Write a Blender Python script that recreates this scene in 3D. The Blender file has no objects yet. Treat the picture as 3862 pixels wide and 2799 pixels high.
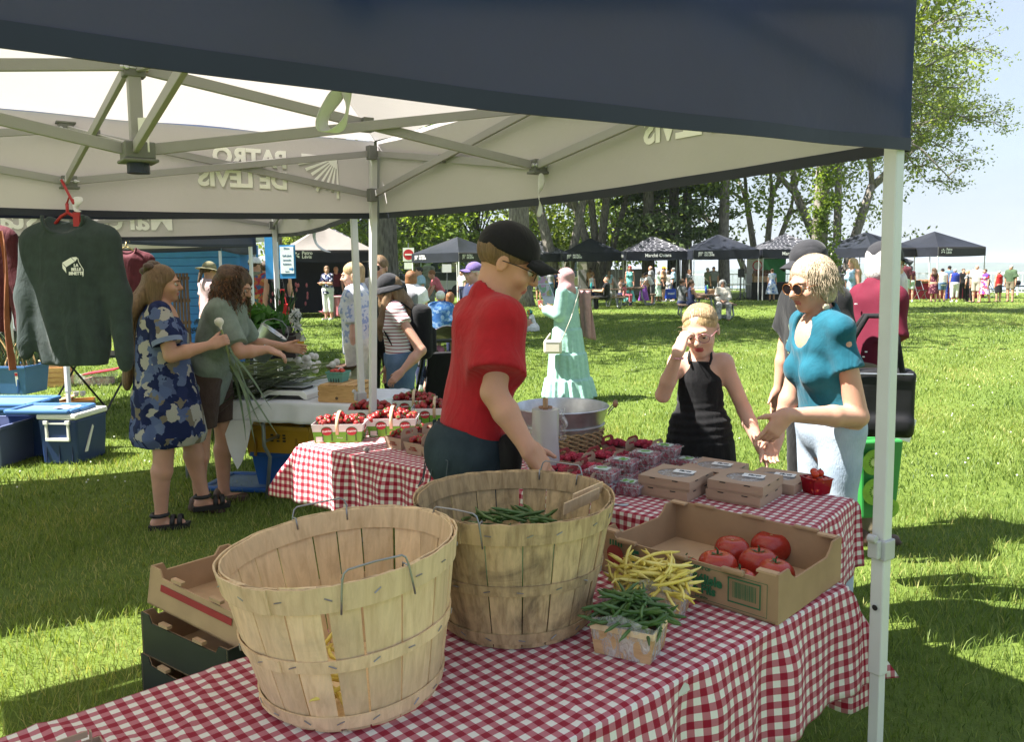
import bpy,math,random
import numpy as np
from mathutils import Vector,Matrix,Quaternion
rnd=random.Random(7)
SC=bpy.context.scene
COL=SC.collection
R_=math.radians
# ------------------------------------------------------------------ camera, sky, sun, exposure
FPX,CX,CY,EYE=3050.0,1931.0,1300.0,1.66
PITCH,ROLL=math.atan(290/3050),0.012
cam=bpy.data.cameras.new('camera')
cam.sensor_width=36.0
cam.lens=FPX/3862*36
cam.shift_y=-(1399.5-CY)/3862
cam.clip_start=0.05
cam.clip_end=6000
camo=bpy.data.objects.new('camera',cam)
COL.objects.link(camo)
fw=Vector((0,math.cos(PITCH),-math.sin(PITCH)));up0=Vector((0,math.sin(PITCH),math.cos(PITCH)));rt0=Vector((1,0,0))
rt=rt0*math.cos(ROLL)-up0*math.sin(ROLL);up=up0*math.cos(ROLL)+rt0*math.sin(ROLL)
camo.matrix_world=Matrix(((rt.x,up.x,-fw.x,0),(rt.y,up.y,-fw.y,0),(rt.z,up.z,-fw.z,EYE),(0,0,0,1)))
SC.camera=camo
TOSUN=Vector((-0.643,-0.09,1.0)).normalized()
SUN_EL=math.asin(TOSUN.z);SUN_AZ=math.atan2(TOSUN.x,TOSUN.y)
W=bpy.data.worlds.new('World');SC.world=W;W.use_nodes=True
wn=W.node_tree.nodes;wl=W.node_tree.links;wn.clear()
sky=wn.new('ShaderNodeTexSky');sky.sky_type='NISHITA';sky.sun_disc=False
sky.sun_elevation=SUN_EL;sky.sun_rotation=SUN_AZ;sky.air_density=1.2;sky.dust_density=.8;sky.ozone_density=1.2
tc=wn.new('ShaderNodeTexCoord');mp=wn.new('ShaderNodeMapping');mp.inputs['Scale'].default_value=(1.0,1.0,3.2)
nz=wn.new('ShaderNodeTexNoise');nz.inputs['Scale'].default_value=2.3;nz.inputs['Detail'].default_value=7;nz.inputs['Roughness'].default_value=.55
cr=wn.new('ShaderNodeValToRGB');cr.color_ramp.elements[0].position=.42;cr.color_ramp.elements[1].position=.72
cr.color_ramp.elements[0].color=(.78,.78,.78,1);cr.color_ramp.elements[1].color=(.95,.95,.95,1)
mx=wn.new('ShaderNodeMix');mx.data_type='RGBA';mx.inputs[7].default_value=(2.5,2.85,3.4,1)
bg=wn.new('ShaderNodeBackground');bg.inputs['Strength'].default_value=0.064
ow=wn.new('ShaderNodeOutputWorld')
wl.new(tc.outputs['Generated'],mp.inputs['Vector']);wl.new(mp.outputs[0],nz.inputs['Vector']);wl.new(nz.outputs['Fac'],cr.inputs[0])
wl.new(cr.outputs['Color'],mx.inputs[0]);wl.new(sky.outputs[0],mx.inputs[6]);wl.new(mx.outputs[2],bg.inputs[0]);wl.new(bg.outputs[0],ow.inputs[0])
sl=bpy.data.lights.new('sun','SUN');sl.energy=4.8;sl.angle=R_(.53);sl.color=(1,.955,.89)
so=bpy.data.objects.new('sun',sl);COL.objects.link(so)
so.rotation_euler=TOSUN.to_track_quat('Z','Y').to_euler()
VS=SC.view_settings
SC.display_settings.display_device='sRGB'
VS.view_transform='Standard';VS.look='None';VS.gamma=1.0;VS.exposure=2.1;VS.use_curve_mapping=False
SC.render.engine='CYCLES'
SC.cycles.max_bounces=7;SC.cycles.diffuse_bounces=4;SC.cycles.transmission_bounces=5;SC.cycles.transparent_max_bounces=8;SC.cycles.volume_bounces=0
# ------------------------------------------------------------------ measuring helpers: a pixel of the photo -> a place in the world
def ray(px,py):
 u=(px-CX)/FPX;v=(CY-py)/FPX;c,s=math.cos(ROLL),math.sin(ROLL)
 u,v=u*c+v*s,-u*s+v*c
 return Vector((u,math.cos(PITCH)+v*math.sin(PITCH),-math.sin(PITCH)+v*math.cos(PITCH)))
def G(px,py,z=0.0):
 d=ray(px,py);return Vector((0,0,EYE))+d*((z-EYE)/d.z)
def D(px,py,y):
 d=ray(px,py);return Vector((0,0,EYE))+d*(y/d.y)
def V(*a):return Vector(a)
def unit(a):return Vector(a).normalized()
# ------------------------------------------------------------------ object helpers
def tag(o,label=None,cat=None,group=None,kind=None):
 if label:o['label']=label
 if cat:o['category']=cat
 if group:o['group']=group
 if kind:o['kind']=kind
 return o
def thing(name,label,cat,loc=(0,0,0),rz=0.0,group=None):
 o=bpy.data.objects.new(name,None);COL.objects.link(o);o.empty_display_size=.1
 o.location=loc;o.rotation_euler=(0,0,rz)
 return tag(o,label,cat,group)
def link(name,me,parent=None,loc=None,rot=None):
 o=bpy.data.objects.new(name,me);COL.objects.link(o)
 if parent is not None:o.parent=parent
 if loc is not None:o.location=loc
 if rot is not None:o.rotation_euler=rot
 return o
def copy_tree(o,parent=None):
 c=o.copy();COL.objects.link(c);c.parent=parent
 for ch in list(o.children):copy_tree(ch,c)
 return c
def basis(zdir,xhint=(1,0,0)):
 z=unit(zdir);x=Vector(xhint);x=x-z*x.dot(z)
 if x.length<1e-4:x=Vector((0,1,0));x=x-z*x.dot(z)
 x.normalize();y=z.cross(x)
 return Matrix((x,y,z)).transposed()
def rotz(a):return Matrix.Rotation(a,3,'Z')
def rotx(a):return Matrix.Rotation(a,3,'X')
def roty(a):return Matrix.Rotation(a,3,'Y')
class MB:
 def __init__(s):s.v=[];s.f=[];s.m=[];s.uv={}
 def add(s,vs,fs,mi=0,uvs=None):
  b=len(s.v);s.v+=[tuple(p)for p in vs]
  for k,f in enumerate(fs):
   if uvs:s.uv[len(s.f)]=[uvs[i]for i in f]
   s.f.append(tuple(i+b for i in f));s.m.append(mi)
  return s
 def box(s,c,d,rot=None,mi=0,taper=1.0):
  x,y,z=d[0]/2,d[1]/2,d[2]/2;t=taper
  p=[V(-x*t,-y*t,-z),V(x*t,-y*t,-z),V(x*t,y*t,-z),V(-x*t,y*t,-z),V(-x,-y,z),V(x,-y,z),V(x,y,z),V(-x,y,z)]
  if isinstance(rot,(int,float)):rot=rotz(rot)
  if rot is not None:p=[rot@q for q in p]
  c=Vector(c)
  return s.add([q+c for q in p],[(0,3,2,1),(4,5,6,7),(0,1,5,4),(1,2,6,5),(2,3,7,6),(3,0,4,7)],mi)
 def tube(s,pts,r,n=8,mi=0,caps=True,flat=None,closed=False):
  pts=[Vector(p)for p in pts];N=len(pts)
  rs=r if isinstance(r,(list,tuple))else[r]*N
  vs=[];pv=None;X=None
  for i,p in enumerate(pts):
   if closed:d=pts[(i+1)%N]-pts[i-1]
   else:d=pts[min(i+1,N-1)]-pts[max(i-1,0)]
   if d.length<1e-9:d=Vector((0,0,1))
   d.normalize()
   if X is None:X=basis(d,(.31,.87,.12)if flat is None else flat[0]).col[0].copy()
   X=X-d*X.dot(d)
   if X.length<1e-5:X=basis(d).col[0].copy()
   X.normalize();Y=d.cross(X)
   fa=1.0 if flat is None else flat[1]
   for k in range(n):
    a=2*math.pi*k/n
    vs.append(p+X*(math.cos(a)*rs[i])+Y*(math.sin(a)*rs[i]*fa))
  fs=[]
  for i in range(N if closed else N-1):
   j=(i+1)%N
   for k in range(n):
    l=(k+1)%n;fs.append((i*n+k,i*n+l,j*n+l,j*n+k))
  if caps and not closed:fs.append(tuple(range(n-1,-1,-1)));fs.append(tuple((N-1)*n+k for k in range(n)))
  return s.add(vs,fs,mi)
 def bar(s,a,b,w,h,upv=(0,0,1),mi=0):
  a=Vector(a);b=Vector(b);d=b-a;B=basis(d,Vector(upv).cross(d)if Vector(upv).cross(d).length>1e-6 else(1,0,0))
  return s.box((a+b)/2,(w,h,d.length),B,mi)
 def lathe(s,prof,n=24,c=(0,0,0),rot=None,mi=0,a0=0,a1=2*math.pi):
  full=abs(a1-a0-2*math.pi)<1e-6;m=n if full else n+1;vs=[];c=Vector(c)
  for(r,z)in prof:
   for k in range(m):
    a=a0+(a1-a0)*k/n;q=V(r*math.cos(a),r*math.sin(a),z)
    vs.append((rot@q if rot is not None else q)+c)
  fs=[]
  for i in range(len(prof)-1):
   for k in range(n):
    l=(k+1)%m;fs.append((i*m+k,i*m+l,(i+1)*m+l,(i+1)*m+k))
  return s.add(vs,fs,mi)
 def ell(s,c,r,n=12,m=8,rot=None,mi=0):
  if isinstance(r,(int,float)):r=(r,r,r)
  c=Vector(c);vs=[];fs=[]
  q=V(0,0,-r[2]);vs.append(c+(rot@q if rot is not None else q))
  for i in range(1,m):
   t=math.pi*i/m
   for k in range(n):
    a=2*math.pi*k/n;q=V(r[0]*math.sin(t)*math.cos(a),r[1]*math.sin(t)*math.sin(a),-r[2]*math.cos(t))
    vs.append(c+(rot@q if rot is not None else q))
  q=V(0,0,r[2]);vs.append(c+(rot@q if rot is not None else q));T=len(vs)-1
  for k in range(n):
   l=(k+1)%n;fs.append((0,1+l,1+k));fs.append((T,T-n+k,T-n+l))
   for i in range(m-2):fs.append((1+i*n+k,1+i*n+l,1+(i+1)*n+l,1+(i+1)*n+k))
  return s.add(vs,fs,mi)
 def grid(s,fn,nu,nv,mi=0,uvfn=None):
  vs=[];uv=[]
  for j in range(nv+1):
   for i in range(nu+1):
    u,v=i/nu,j/nv;vs.append(Vector(fn(u,v)))
    uv.append(uvfn(u,v)if uvfn else(u,v))
  fs=[(j*(nu+1)+i,j*(nu+1)+i+1,(j+1)*(nu+1)+i+1,(j+1)*(nu+1)+i)for j in range(nv)for i in range(nu)]
  return s.add(vs,fs,mi,uv)
 def prism(s,poly,o,ux,uy,t,mi=0):
  """polygon in the plane (o, ux, uy), thickened by t along ux x uy"""
  o=Vector(o);ux=unit(ux);uy=unit(uy);nn=ux.cross(uy);n=len(poly)
  a=[o+ux*p[0]+uy*p[1]for p in poly];b=[q+nn*t for q in a]
  fs=[tuple(range(n-1,-1,-1)),tuple(range(n,2*n))]+[(i,(i+1)%n,n+(i+1)%n,n+i)for i in range(n)]
  return s.add(a+b,fs,mi)
 def mesh(s,name,mats,smooth=False):
  me=bpy.data.meshes.new(name);me.from_pydata(s.v,[],s.f)
  if not isinstance(mats,(list,tuple)):mats=[mats]
  for m in mats:me.materials.append(m)
  if len(mats)>1:me.polygons.foreach_set('material_index',s.m)
  if s.uv:
   ul=me.uv_layers.new(name='UVMap');buf=[]
   for k,f in enumerate(s.f):buf+=[c for q in s.uv.get(k,[(0,0)]*len(f))for c in q]
   ul.data.foreach_set('uv',buf)
  if smooth:me.polygons.foreach_set('use_smooth',[True]*len(s.f))
  me.update();return me
 def obj(s,name,mats,parent=None,smooth=False,bevel=0,auto=None,loc=None,rot=None):
  o=link(name,s.mesh(name,mats,smooth),parent,loc,rot)
  if bevel:
   b=o.modifiers.new('bevel','BEVEL');b.width=bevel;b.segments=2;b.limit_method='ANGLE';b.angle_limit=R_(35)
  if auto is not None:o.data.set_sharp_from_angle(angle=R_(auto))
  return o
def textmesh(body,size,mat,name='lettering',bold=0.0,align='CENTER',ext=.0008,sx=1.0,shear=0,sp=1.0):
 cu=bpy.data.curves.new(name,'FONT');cu.body=body;cu.size=size;cu.extrude=ext;cu.offset=bold;cu.align_x=align;cu.align_y='CENTER';cu.resolution_u=3;cu.shear=shear;cu.space_line=sp
 o=bpy.data.objects.new(name,cu);me=bpy.data.meshes.new_from_object(o)
 bpy.data.objects.remove(o);bpy.data.curves.remove(cu)
 me.materials.clear();me.materials.append(mat)
 if sx!=1.0:me.transform(Matrix.Diagonal((sx,1,1,1)))
 return me
def place(name,me,parent,o,ux,uy):
 """mesh in its xy plane put at o with x along ux, y along uy"""
 ob=link(name,me,parent);ux=unit(ux);uy=Vector(uy);uy=(uy-ux*uy.dot(ux)).normalized();n=ux.cross(uy);o=Vector(o)
 ob.matrix_local=Matrix(((ux.x,uy.x,n.x,o.x),(ux.y,uy.y,n.y,o.y),(ux.z,uy.z,n.z,o.z),(0,0,0,1)))
 return ob
_mc={}
class NT:
 def __init__(s,name):
  s.mat=bpy.data.materials.new(name);s.mat.use_nodes=True;s.t=s.mat.node_tree;s.b=s.t.nodes['Principled BSDF'];s.out=s.t.nodes['Material Output']
 def n(s,typ,**kw):
  x=s.t.nodes.new('ShaderNode'+typ)
  for k,v in kw.items():
   if hasattr(x,k)and not k.startswith('in_'):setattr(x,k,v)
  return x
 def put(s,node,key,val):
  i=node.inputs[key]
  if hasattr(val,'is_output')and val.is_output:s.t.links.new(val,i)
  elif isinstance(val,(tuple,list))and len(val)==3 and i.type=='RGBA':i.default_value=(*val,1)
  else:i.default_value=val
  return s
 def noise(s,vec,scale,detail=3,rough=.55,dist=0):
  x=s.n('TexNoise');s.put(x,'Scale',scale).put(x,'Detail',detail).put(x,'Roughness',rough).put(x,'Distortion',dist)
  if vec is not None:s.put(x,'Vector',vec)
  return x.outputs['Fac']
 def coord(s,k='Object',scale=(1,1,1),rot=(0,0,0)):
  c=s.n('TexCoord');m=s.n('Mapping');s.put(m,'Vector',c.outputs[k]);m.inputs['Scale'].default_value=scale;m.inputs['Rotation'].default_value=rot
  return m.outputs[0]
 def ramp(s,fac,stops,interp='LINEAR'):
  r=s.n('ValToRGB');r.color_ramp.interpolation=interp;e=r.color_ramp.elements
  while len(e)<len(stops):e.new(.5)
  for q,(p,c)in zip(e,stops):q.position=p;q.color=(*c,1)if len(c)==3 else c
  s.put(r,0,fac);return r.outputs[0]
 def mix(s,fac,a,b,blend='MIX'):
  x=s.n('Mix');x.data_type='RGBA';x.blend_type=blend;s.put(x,0,fac);s.put(x,6,a);s.put(x,7,b);return x.outputs[2]
 def math(s,op,a,b=0.0):
  x=s.n('Math');x.operation=op;s.put(x,0,a);s.put(x,1,b);return x.outputs[0]
 def bump(s,h,strength,dist=.01):
  x=s.n('Bump');s.put(x,'Height',h).put(x,'Strength',strength).put(x,'Distance',dist);s.put(s.b,'Normal',x.outputs[0]);return s
 def trans(s,col,fac):
  """add light let through the sheet"""
  t=s.n('BsdfTranslucent');s.put(t,'Color',col);m=s.n('MixShader');s.put(m,0,fac);s.t.links.new(s.b.outputs[0],m.inputs[1]);s.t.links.new(t.outputs[0],m.inputs[2]);s.t.links.new(m.outputs[0],s.out.inputs[0]);return s
def mat(name,col,rough=.6,var=.12,vs=6.0,bump=0,bs=80,metal=0,trans=0,spec=.5,sheen=0,coat=0,sss=0,alpha=1):
 key=name
 if key in _mc:return _mc[key]
 t=NT(name);co=t.coord('Object')
 n=t.noise(co,vs,4)
 lo=tuple(max(0,c*(1-var))for c in col);hi=tuple(min(1,c*(1+var))for c in col)
 c=t.ramp(n,[(.3,lo),(.7,hi)])
 t.put(t.b,'Base Color',c).put(t.b,'Roughness',rough).put(t.b,'Metallic',metal).put(t.b,'Specular IOR Level',spec)
 if sheen:t.put(t.b,'Sheen Weight',sheen)
 if coat:t.put(t.b,'Coat Weight',coat)
 if sss:t.put(t.b,'Subsurface Weight',sss);t.b.inputs['Subsurface Radius'].default_value=(.012,.004,.002)
 if alpha<1:t.put(t.b,'Alpha',alpha)
 if bump:t.bump(t.noise(co,bs,3),bump,.004)
 if trans:t.trans(c,trans)
 _mc[key]=t.mat;return t.mat
def srgb(r,g,b):
 f=lambda c:(c/255/12.92)if c<=10 else((c/255+.055)/1.055)**2.4
 return(f(r),f(g),f(b))
def sdf_mesh(prims,vox,noise=None,pad=.04):
 """prims: list of dicts; returns verts (n,3), quads"""
 lo=np.array([1e9]*3);hi=-lo
 for p in prims:
  if p['op']=='add':
   b=_bb(p);lo=np.minimum(lo,b[0]);hi=np.maximum(hi,b[1])
 lo=lo-pad;hi=hi+pad
 dims=np.ceil((hi-lo)/vox).astype(int)+1
 F=np.full(dims,.12,np.float32)
 xs=[lo[i]+np.arange(dims[i])*vox for i in range(3)]
 for p in prims:
  k=p.get('k',.02)
  if p['op']=='cut':
   n=np.array(p['n'],float);n/=np.linalg.norm(n)
   d=((xs[0]-p['o'][0])*n[0])[:,None,None]+((xs[1]-p['o'][1])*n[1])[None,:,None]+((xs[2]-p['o'][2])*n[2])[None,None,:]
   np.maximum(F,d,out=F);continue
  b=_bb(p);mg=k*1.5+3*vox
  i0=np.clip(((b[0]-mg-lo)/vox).astype(int),0,dims);i1=np.clip(np.ceil((b[1]+mg-lo)/vox).astype(int)+1,0,dims)
  if(i1<=i0).any():continue
  sl_=tuple(slice(i0[q],i1[q])for q in range(3))
  X=xs[0][sl_[0]][:,None,None].astype(np.float32);Y=xs[1][sl_[1]][None,:,None].astype(np.float32);Z=xs[2][sl_[2]][None,None,:].astype(np.float32)
  d=_dist(p,X,Y,Z);f=F[sl_]
  if p['op']=='add':
   h=np.clip(.5+.5*(d-f)/k,0,1);F[sl_]=d+(f-d)*h-k*h*(1-h)
  elif p['op']=='and':
   np.maximum(f,d,out=f)
  else:
   h=np.clip(.5-.5*(f+d)/k,0,1);F[sl_]=f+(-d-f)*h+k*h*(1-h)
 if noise is not None:
  F=F+noise(xs[0][:,None,None],xs[1][None,:,None],xs[2][None,None,:]).astype(np.float32)
 F[0]=F[-1]=.1;F[:,0]=F[:,-1]=.1;F[:,:,0]=F[:,:,-1]=.1
 return _nets(F,lo,vox)
def _bb(p):
 if p['t']=='rc':
  a=np.array(p['a']);b=np.array(p['b']);r=max(p['ra'],p['rb']);return np.minimum(a,b)-r,np.maximum(a,b)+r
 if p['t']=='ell':
  r=max(p['r']);c=np.array(p['c']);return c-r,c+r
 if p['t']=='loft':
  S=np.array(p['s']);return np.array([(S[:,1]-S[:,3]).min(),(S[:,2]-S[:,4]).min(),S[:,0].min()]),np.array([(S[:,1]+S[:,3]).max(),(S[:,2]+S[:,4]).max(),S[:,0].max()])
 if p['t']=='box':
  c=np.array(p['c']);r=np.linalg.norm(p['h'])+p.get('rr',0);return c-r,c+r
 return np.array(p['bb'][0]),np.array(p['bb'][1])
def _dist(p,X,Y,Z):
 t=p['t']
 if t=='rc':
  a=p['a'];ba=[p['b'][i]-a[i]for i in range(3)];L2=max(1e-9,sum(q*q for q in ba))
  px,py,pz=X-a[0],Y-a[1],Z-a[2]
  h0=(px*ba[0]+py*ba[1]+pz*ba[2])/L2;h=np.clip(h0,0,1)
  wx,wy,wz=px-ba[0]*h,py-ba[1]*h,pz-ba[2]*h
  if 'fl' in p:
   n,s=p['fl'];q=(wx*n[0]+wy*n[1]+wz*n[2])*(1/s-1);wx,wy,wz=wx+n[0]*q,wy+n[1]*q,wz+n[2]*q
  d=np.sqrt(wx*wx+wy*wy+wz*wz)-(p['ra']+(p['rb']-p['ra'])*h)
  if 'fl' in p and p['fl'][1]<1:d=d*max(.5,p['fl'][1])
  if p.get('cap'):d=np.maximum(d,(h0-1)*math.sqrt(L2))
  return d
 if t=='ell':
  c=p['c'];r=p['r'];px,py,pz=X-c[0],Y-c[1],Z-c[2]
  if p.get('R')is not None:
   M=p['R']
   px,py,pz=(px*M[0][i]+py*M[1][i]+pz*M[2][i]for i in range(3))
  k0=np.sqrt((px/r[0])**2+(py/r[1])**2+(pz/r[2])**2);k1=np.sqrt((px/r[0]**2)**2+(py/r[1]**2)**2+(pz/r[2]**2)**2)
  return k0*(k0-1)/np.maximum(k1,1e-6)
 if t=='loft':
  S=np.array(p['s'],float);S=S[np.argsort(S[:,0])];z=Z.ravel()
  cx,cy,rx,ry=(np.interp(z,S[:,0],S[:,i])[None,None,:].astype(np.float32)for i in(1,2,3,4))
  ux,uy=X-cx,Y-cy
  if 'fold' in p:
   nf,am,z0,z1=p['fold'];th=np.arctan2(uy,ux);w=np.clip((z0-Z)/(z0-z1),0,1)
   g=1+am*w*(np.sin(th*nf+1.3*np.sin(2*th)+4*Z)+.5*np.sin(th*(nf*1.7)+2+3*Z));rx=rx*g;ry=ry*g
  q=np.sqrt((ux/rx)**2+(uy/ry)**2);d=(q-1)*np.minimum(rx,ry)
  return np.maximum(d,np.maximum(S[0,0]-Z,Z-S[-1,0]))
 if t=='box':
  c=p['c'];px,py,pz=X-c[0],Y-c[1],Z-c[2]
  if p.get('R')is not None:
   M=p['R'];px,py,pz=(px*M[0][i]+py*M[1][i]+pz*M[2][i]for i in range(3))
  rr=p.get('rr',.0);hx=p['h']
  qx,qy,qz=np.abs(px)-hx[0]+rr,np.abs(py)-hx[1]+rr,np.abs(pz)-hx[2]+rr
  return np.sqrt(np.maximum(qx,0)**2+np.maximum(qy,0)**2+np.maximum(qz,0)**2)+np.minimum(np.maximum(qx,np.maximum(qy,qz)),0)-rr
def _nets(F,lo,vox):
 S=F<0;nx,ny,nz=F.shape
 cnt=np.zeros((nx-1,ny-1,nz-1),np.uint8)
 for dx in(0,1):
  for dy in(0,1):
   for dz in(0,1):cnt+=S[dx:nx-1+dx,dy:ny-1+dy,dz:nz-1+dz]
 I=np.argwhere((cnt>0)&(cnt<8))
 if len(I)==0:return np.zeros((0,3)),np.zeros((0,4),int)
 acc=np.zeros((len(I),3));num=np.zeros(len(I))
 cor=[(a,b,c)for a in(0,1)for b in(0,1)for c in(0,1)]
 val={c:F[I[:,0]+c[0],I[:,1]+c[1],I[:,2]+c[2]]for c in cor}
 for c in cor:
  for ax in range(3):
   if c[ax]:continue
   e=list(c);e[ax]=1;e=tuple(e);f0,f1=val[c],val[e];cr_=(f0<0)!=(f1<0)
   t=np.where(cr_,f0/np.where(cr_,f0-f1,1),0)
   pos=np.tile(np.array(c,float),(len(I),1));pos[:,ax]+=t
   acc+=pos*cr_[:,None];num+=cr_
 P=(I+acc/num[:,None])*vox+lo
 idm=np.full(cnt.shape,-1,np.int64);idm[I[:,0],I[:,1],I[:,2]]=np.arange(len(I))
 Q=[]
 for ax in range(3):
  b,c=(ax+1)%3,(ax+2)%3
  s0=[slice(None)]*3;s1=[slice(None)]*3;s0[ax]=slice(0,-1);s1[ax]=slice(1,None)
  A,B=S[tuple(s0)],S[tuple(s1)];E=np.argwhere(A!=B)
  E=E[(E[:,b]>0)&(E[:,c]>0)&(E[:,b]<F.shape[b]-1)&(E[:,c]<F.shape[c]-1)]
  if len(E)==0:continue
  inside=A[E[:,0],E[:,1],E[:,2]]
  def g(db,dc):
   q=E.copy();q[:,b]-=db;q[:,c]-=dc;return idm[q[:,0],q[:,1],q[:,2]]
  q=np.stack([g(1,1),g(0,1),g(0,0),g(1,0)],1)
  q[~inside]=q[~inside][:,::-1];Q.append(q)
 return P,np.concatenate(Q)
def sdf_obj(name,prims,vox,mats,parent,noise=None,zone=None):
 P,Q=sdf_mesh(prims,vox,noise)
 me=bpy.data.meshes.new(name)
 me.vertices.add(len(P));me.vertices.foreach_set('co',P.astype(np.float32).ravel())
 me.loops.add(len(Q)*4);me.loops.foreach_set('vertex_index',Q.astype(np.int32).ravel())
 me.polygons.add(len(Q));me.polygons.foreach_set('loop_start',np.arange(0,len(Q)*4,4,dtype=np.int32))
 try:me.polygons.foreach_set('loop_total',np.full(len(Q),4,np.int32))
 except Exception:pass
 me.polygons.foreach_set('use_smooth',np.ones(len(Q),bool))
 if not isinstance(mats,(list,tuple)):mats=[mats]
 for m in mats:me.materials.append(m)
 if zone is not None and len(Q):
  me.polygons.foreach_set('material_index',zone(P[Q].mean(1)).astype(np.int32))
 me.update(calc_edges=True);me.validate()
 return link(name,me,parent)
def rc(a,b,ra,rb=None,k=.02,op='add',fl=None,cap=False):
 d=dict(t='rc',a=tuple(a),b=tuple(b),ra=ra,rb=ra if rb is None else rb,k=k,op=op)
 if fl:d['fl']=(tuple(unit(fl[0])),fl[1])
 if cap:d['cap']=True
 return d
def el(c,r,k=.02,op='add',R=None):return dict(t='ell',c=tuple(c),r=tuple(r),k=k,op=op,R=R)
def loft(s,k=.02,op='add',fold=None):
 d=dict(t='loft',s=s,k=k,op=op)
 if fold:d['fold']=fold
 return d
def bxp(c,h,rr=.01,k=.01,op='add',R=None):return dict(t='box',c=tuple(c),h=tuple(h),rr=rr,k=k,op=op,R=R)
def cut(o,n):return dict(t='cut',o=tuple(o),n=tuple(n),op='cut')
def wrinkle(amp,f=28,seed=0,dirv=(.5,.3,1)):
 r_=random.Random(seed);ph=[r_.uniform(0,6.28)for _ in range(6)];a,b,c=dirv
 def fn(X,Y,Z):
  w=1.6*np.sin(7*X+ph[0])+1.4*np.sin(6*Y+5*Z+ph[1])+np.sin(9*Z-5*X+ph[2])
  s=np.sin(f*(a*X+b*Y+c*Z)+w)*(.5+.5*np.sin(5*Z+6*X+ph[3]))+.6*np.sin(f*.55*(c*X-b*Y+.5*Z)+w*1.3+ph[4])
  return amp*s
 return fn
def m_gingham():
 t=NT('gingham_cloth');uv=t.n('UVMap').outputs[0]
 sp=t.n('SeparateXYZ');t.put(sp,0,uv)
 def stripe(o):
  f=t.math('FRACT',t.math('DIVIDE',o,.036));return t.math('LESS_THAN',f,.5)
 a,b=stripe(sp.outputs[0]),stripe(sp.outputs[1]);s=t.math('ADD',a,b)
 c=t.ramp(t.math('MULTIPLY',s,.5),[(0,(.86,.84,.76)),(.3,(.54,.18,.21)),(.8,(.33,.008,.030))],'CONSTANT')
 n=t.noise(t.coord('Object'),9,4);c=t.mix(t.math('MULTIPLY',n,.22),c,(.55,.45,.42),'MULTIPLY')
 t.put(t.b,'Base Color',c).put(t.b,'Roughness',.85).put(t.b,'Specular IOR Level',.2).put(t.b,'Sheen Weight',.15)
 w=t.n('TexWave');t.put(w,'Scale',420.0);t.put(w,'Vector',uv)
 t.bump(t.math('ADD',t.math('MULTIPLY',w.outputs['Fac'],.25),t.noise(t.coord('Object'),34,3)),.35,.002)
 t.trans(c,.12);return t.mat
GING=m_gingham()
def m_wood(name,base,dark,sc=(30,30,3),stain=.6,stc=(.12,.085,.05)):
 t=NT(name);co=t.coord('Object',sc);o2=t.coord('Object')
 oi=t.n('ObjectInfo');rn=oi.outputs['Random']
 va=t.n('VectorMath');va.operation='ADD';t.put(va,0,co);cb=t.n('CombineXYZ');t.put(cb,2,t.math('MULTIPLY',rn,40));t.put(cb,0,t.math('MULTIPLY',rn,17));t.put(va,1,cb.outputs[0])
 g=t.noise(va.outputs[0],2.2,6,.65,.6);c=t.ramp(g,[(.28,dark),(.52,base),(.78,tuple(min(1,q*1.18)for q in base))])
 hue=t.math('ADD',t.math('MULTIPLY',rn,.5),.72);hc=t.n('CombineColor');[t.put(hc,i,hue)for i in range(3)]
 c=t.mix(.6,c,hc.outputs[0],'MULTIPLY')
 s=t.ramp(t.noise(o2,7.5,6,.62,.8),[(.50,(0,0,0)),(.70,(1,1,1))]);s2=t.ramp(t.noise(co,.9,5,.7),[(.45,(0,0,0)),(.75,(1,1,1))])
 f=t.math('MULTIPLY',t.math('ADD',s,s2),stain*.5)
 c=t.mix(f,c,stc)
 t.put(t.b,'Base Color',c).put(t.b,'Roughness',.78).put(t.b,'Specular IOR Level',.25);t.bump(g,.35,.002);return t.mat
WOOD1=m_wood('pale_basket_wood',(.80,.60,.36),(.64,.45,.25),(22,22,2.2),.42,(.26,.21,.15))
WOOD2=m_wood('old_basket_wood',(.56,.41,.23),(.33,.22,.11),(22,22,2.2),1.25,(.095,.07,.048))
CRATEW=m_wood('pine_wood',(.56,.33,.14),(.40,.21,.08),(5,30,30),.12)
DKWOOD=m_wood('dark_brown_wood',(.12,.075,.05),(.06,.035,.025),(20,20,3),.2)
PALEW=m_wood('pale_veneer',(.66,.50,.32),(.54,.38,.22),(20,20,4),.05)
CARD=mat('cardboard',(.36,.235,.135),.85,.10,9,.15,60,spec=.2)
CARDL=mat('pale_cardboard',(.47,.315,.19),.85,.08,9,.1,60,spec=.2)
CARDP=mat('pinkish_card',(.40,.285,.205),.85,.06,9,.1,60,spec=.2)
CARDIN=mat('red_card',(.30,.05,.05),.8,.1,9)
BLACKCARD=mat('black_card',(.018,.022,.022),.55,.2,6)
METAL=mat('galvanised_metal',(.46,.48,.50),.38,.22,14,.08,40,metal=.85)
STEELW=mat('steel_wire',(.30,.31,.33),.4,.15,9,metal=.8)
POSTW=mat('white_painted_post',(.60,.61,.61),.42,.05,5,.05,300)
FRAMEG=mat('grey_painted_frame',(.29,.285,.29),.5,.06,5,.06,300)
JOINT=mat('grey_plastic_joint',(.14,.145,.14),.55,.1,9)
NAVYPL=mat('navy_plastic',(.012,.02,.05),.4)
WHITE=mat('white_print',(.80,.80,.78),.7,.03,5)
INKG=mat('green_ink',(.015,.12,.05),.8,.05,5)
INKB=mat('dark_ink',(.02,.02,.02),.8,.05,5)
BLUEPL=mat('blue_plastic',(.012,.085,.30),.38,.12,3,.05,30)
BLUEPL2=mat('mid_blue_plastic',(.045,.14,.34),.42,.1,3,.05,30)
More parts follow.
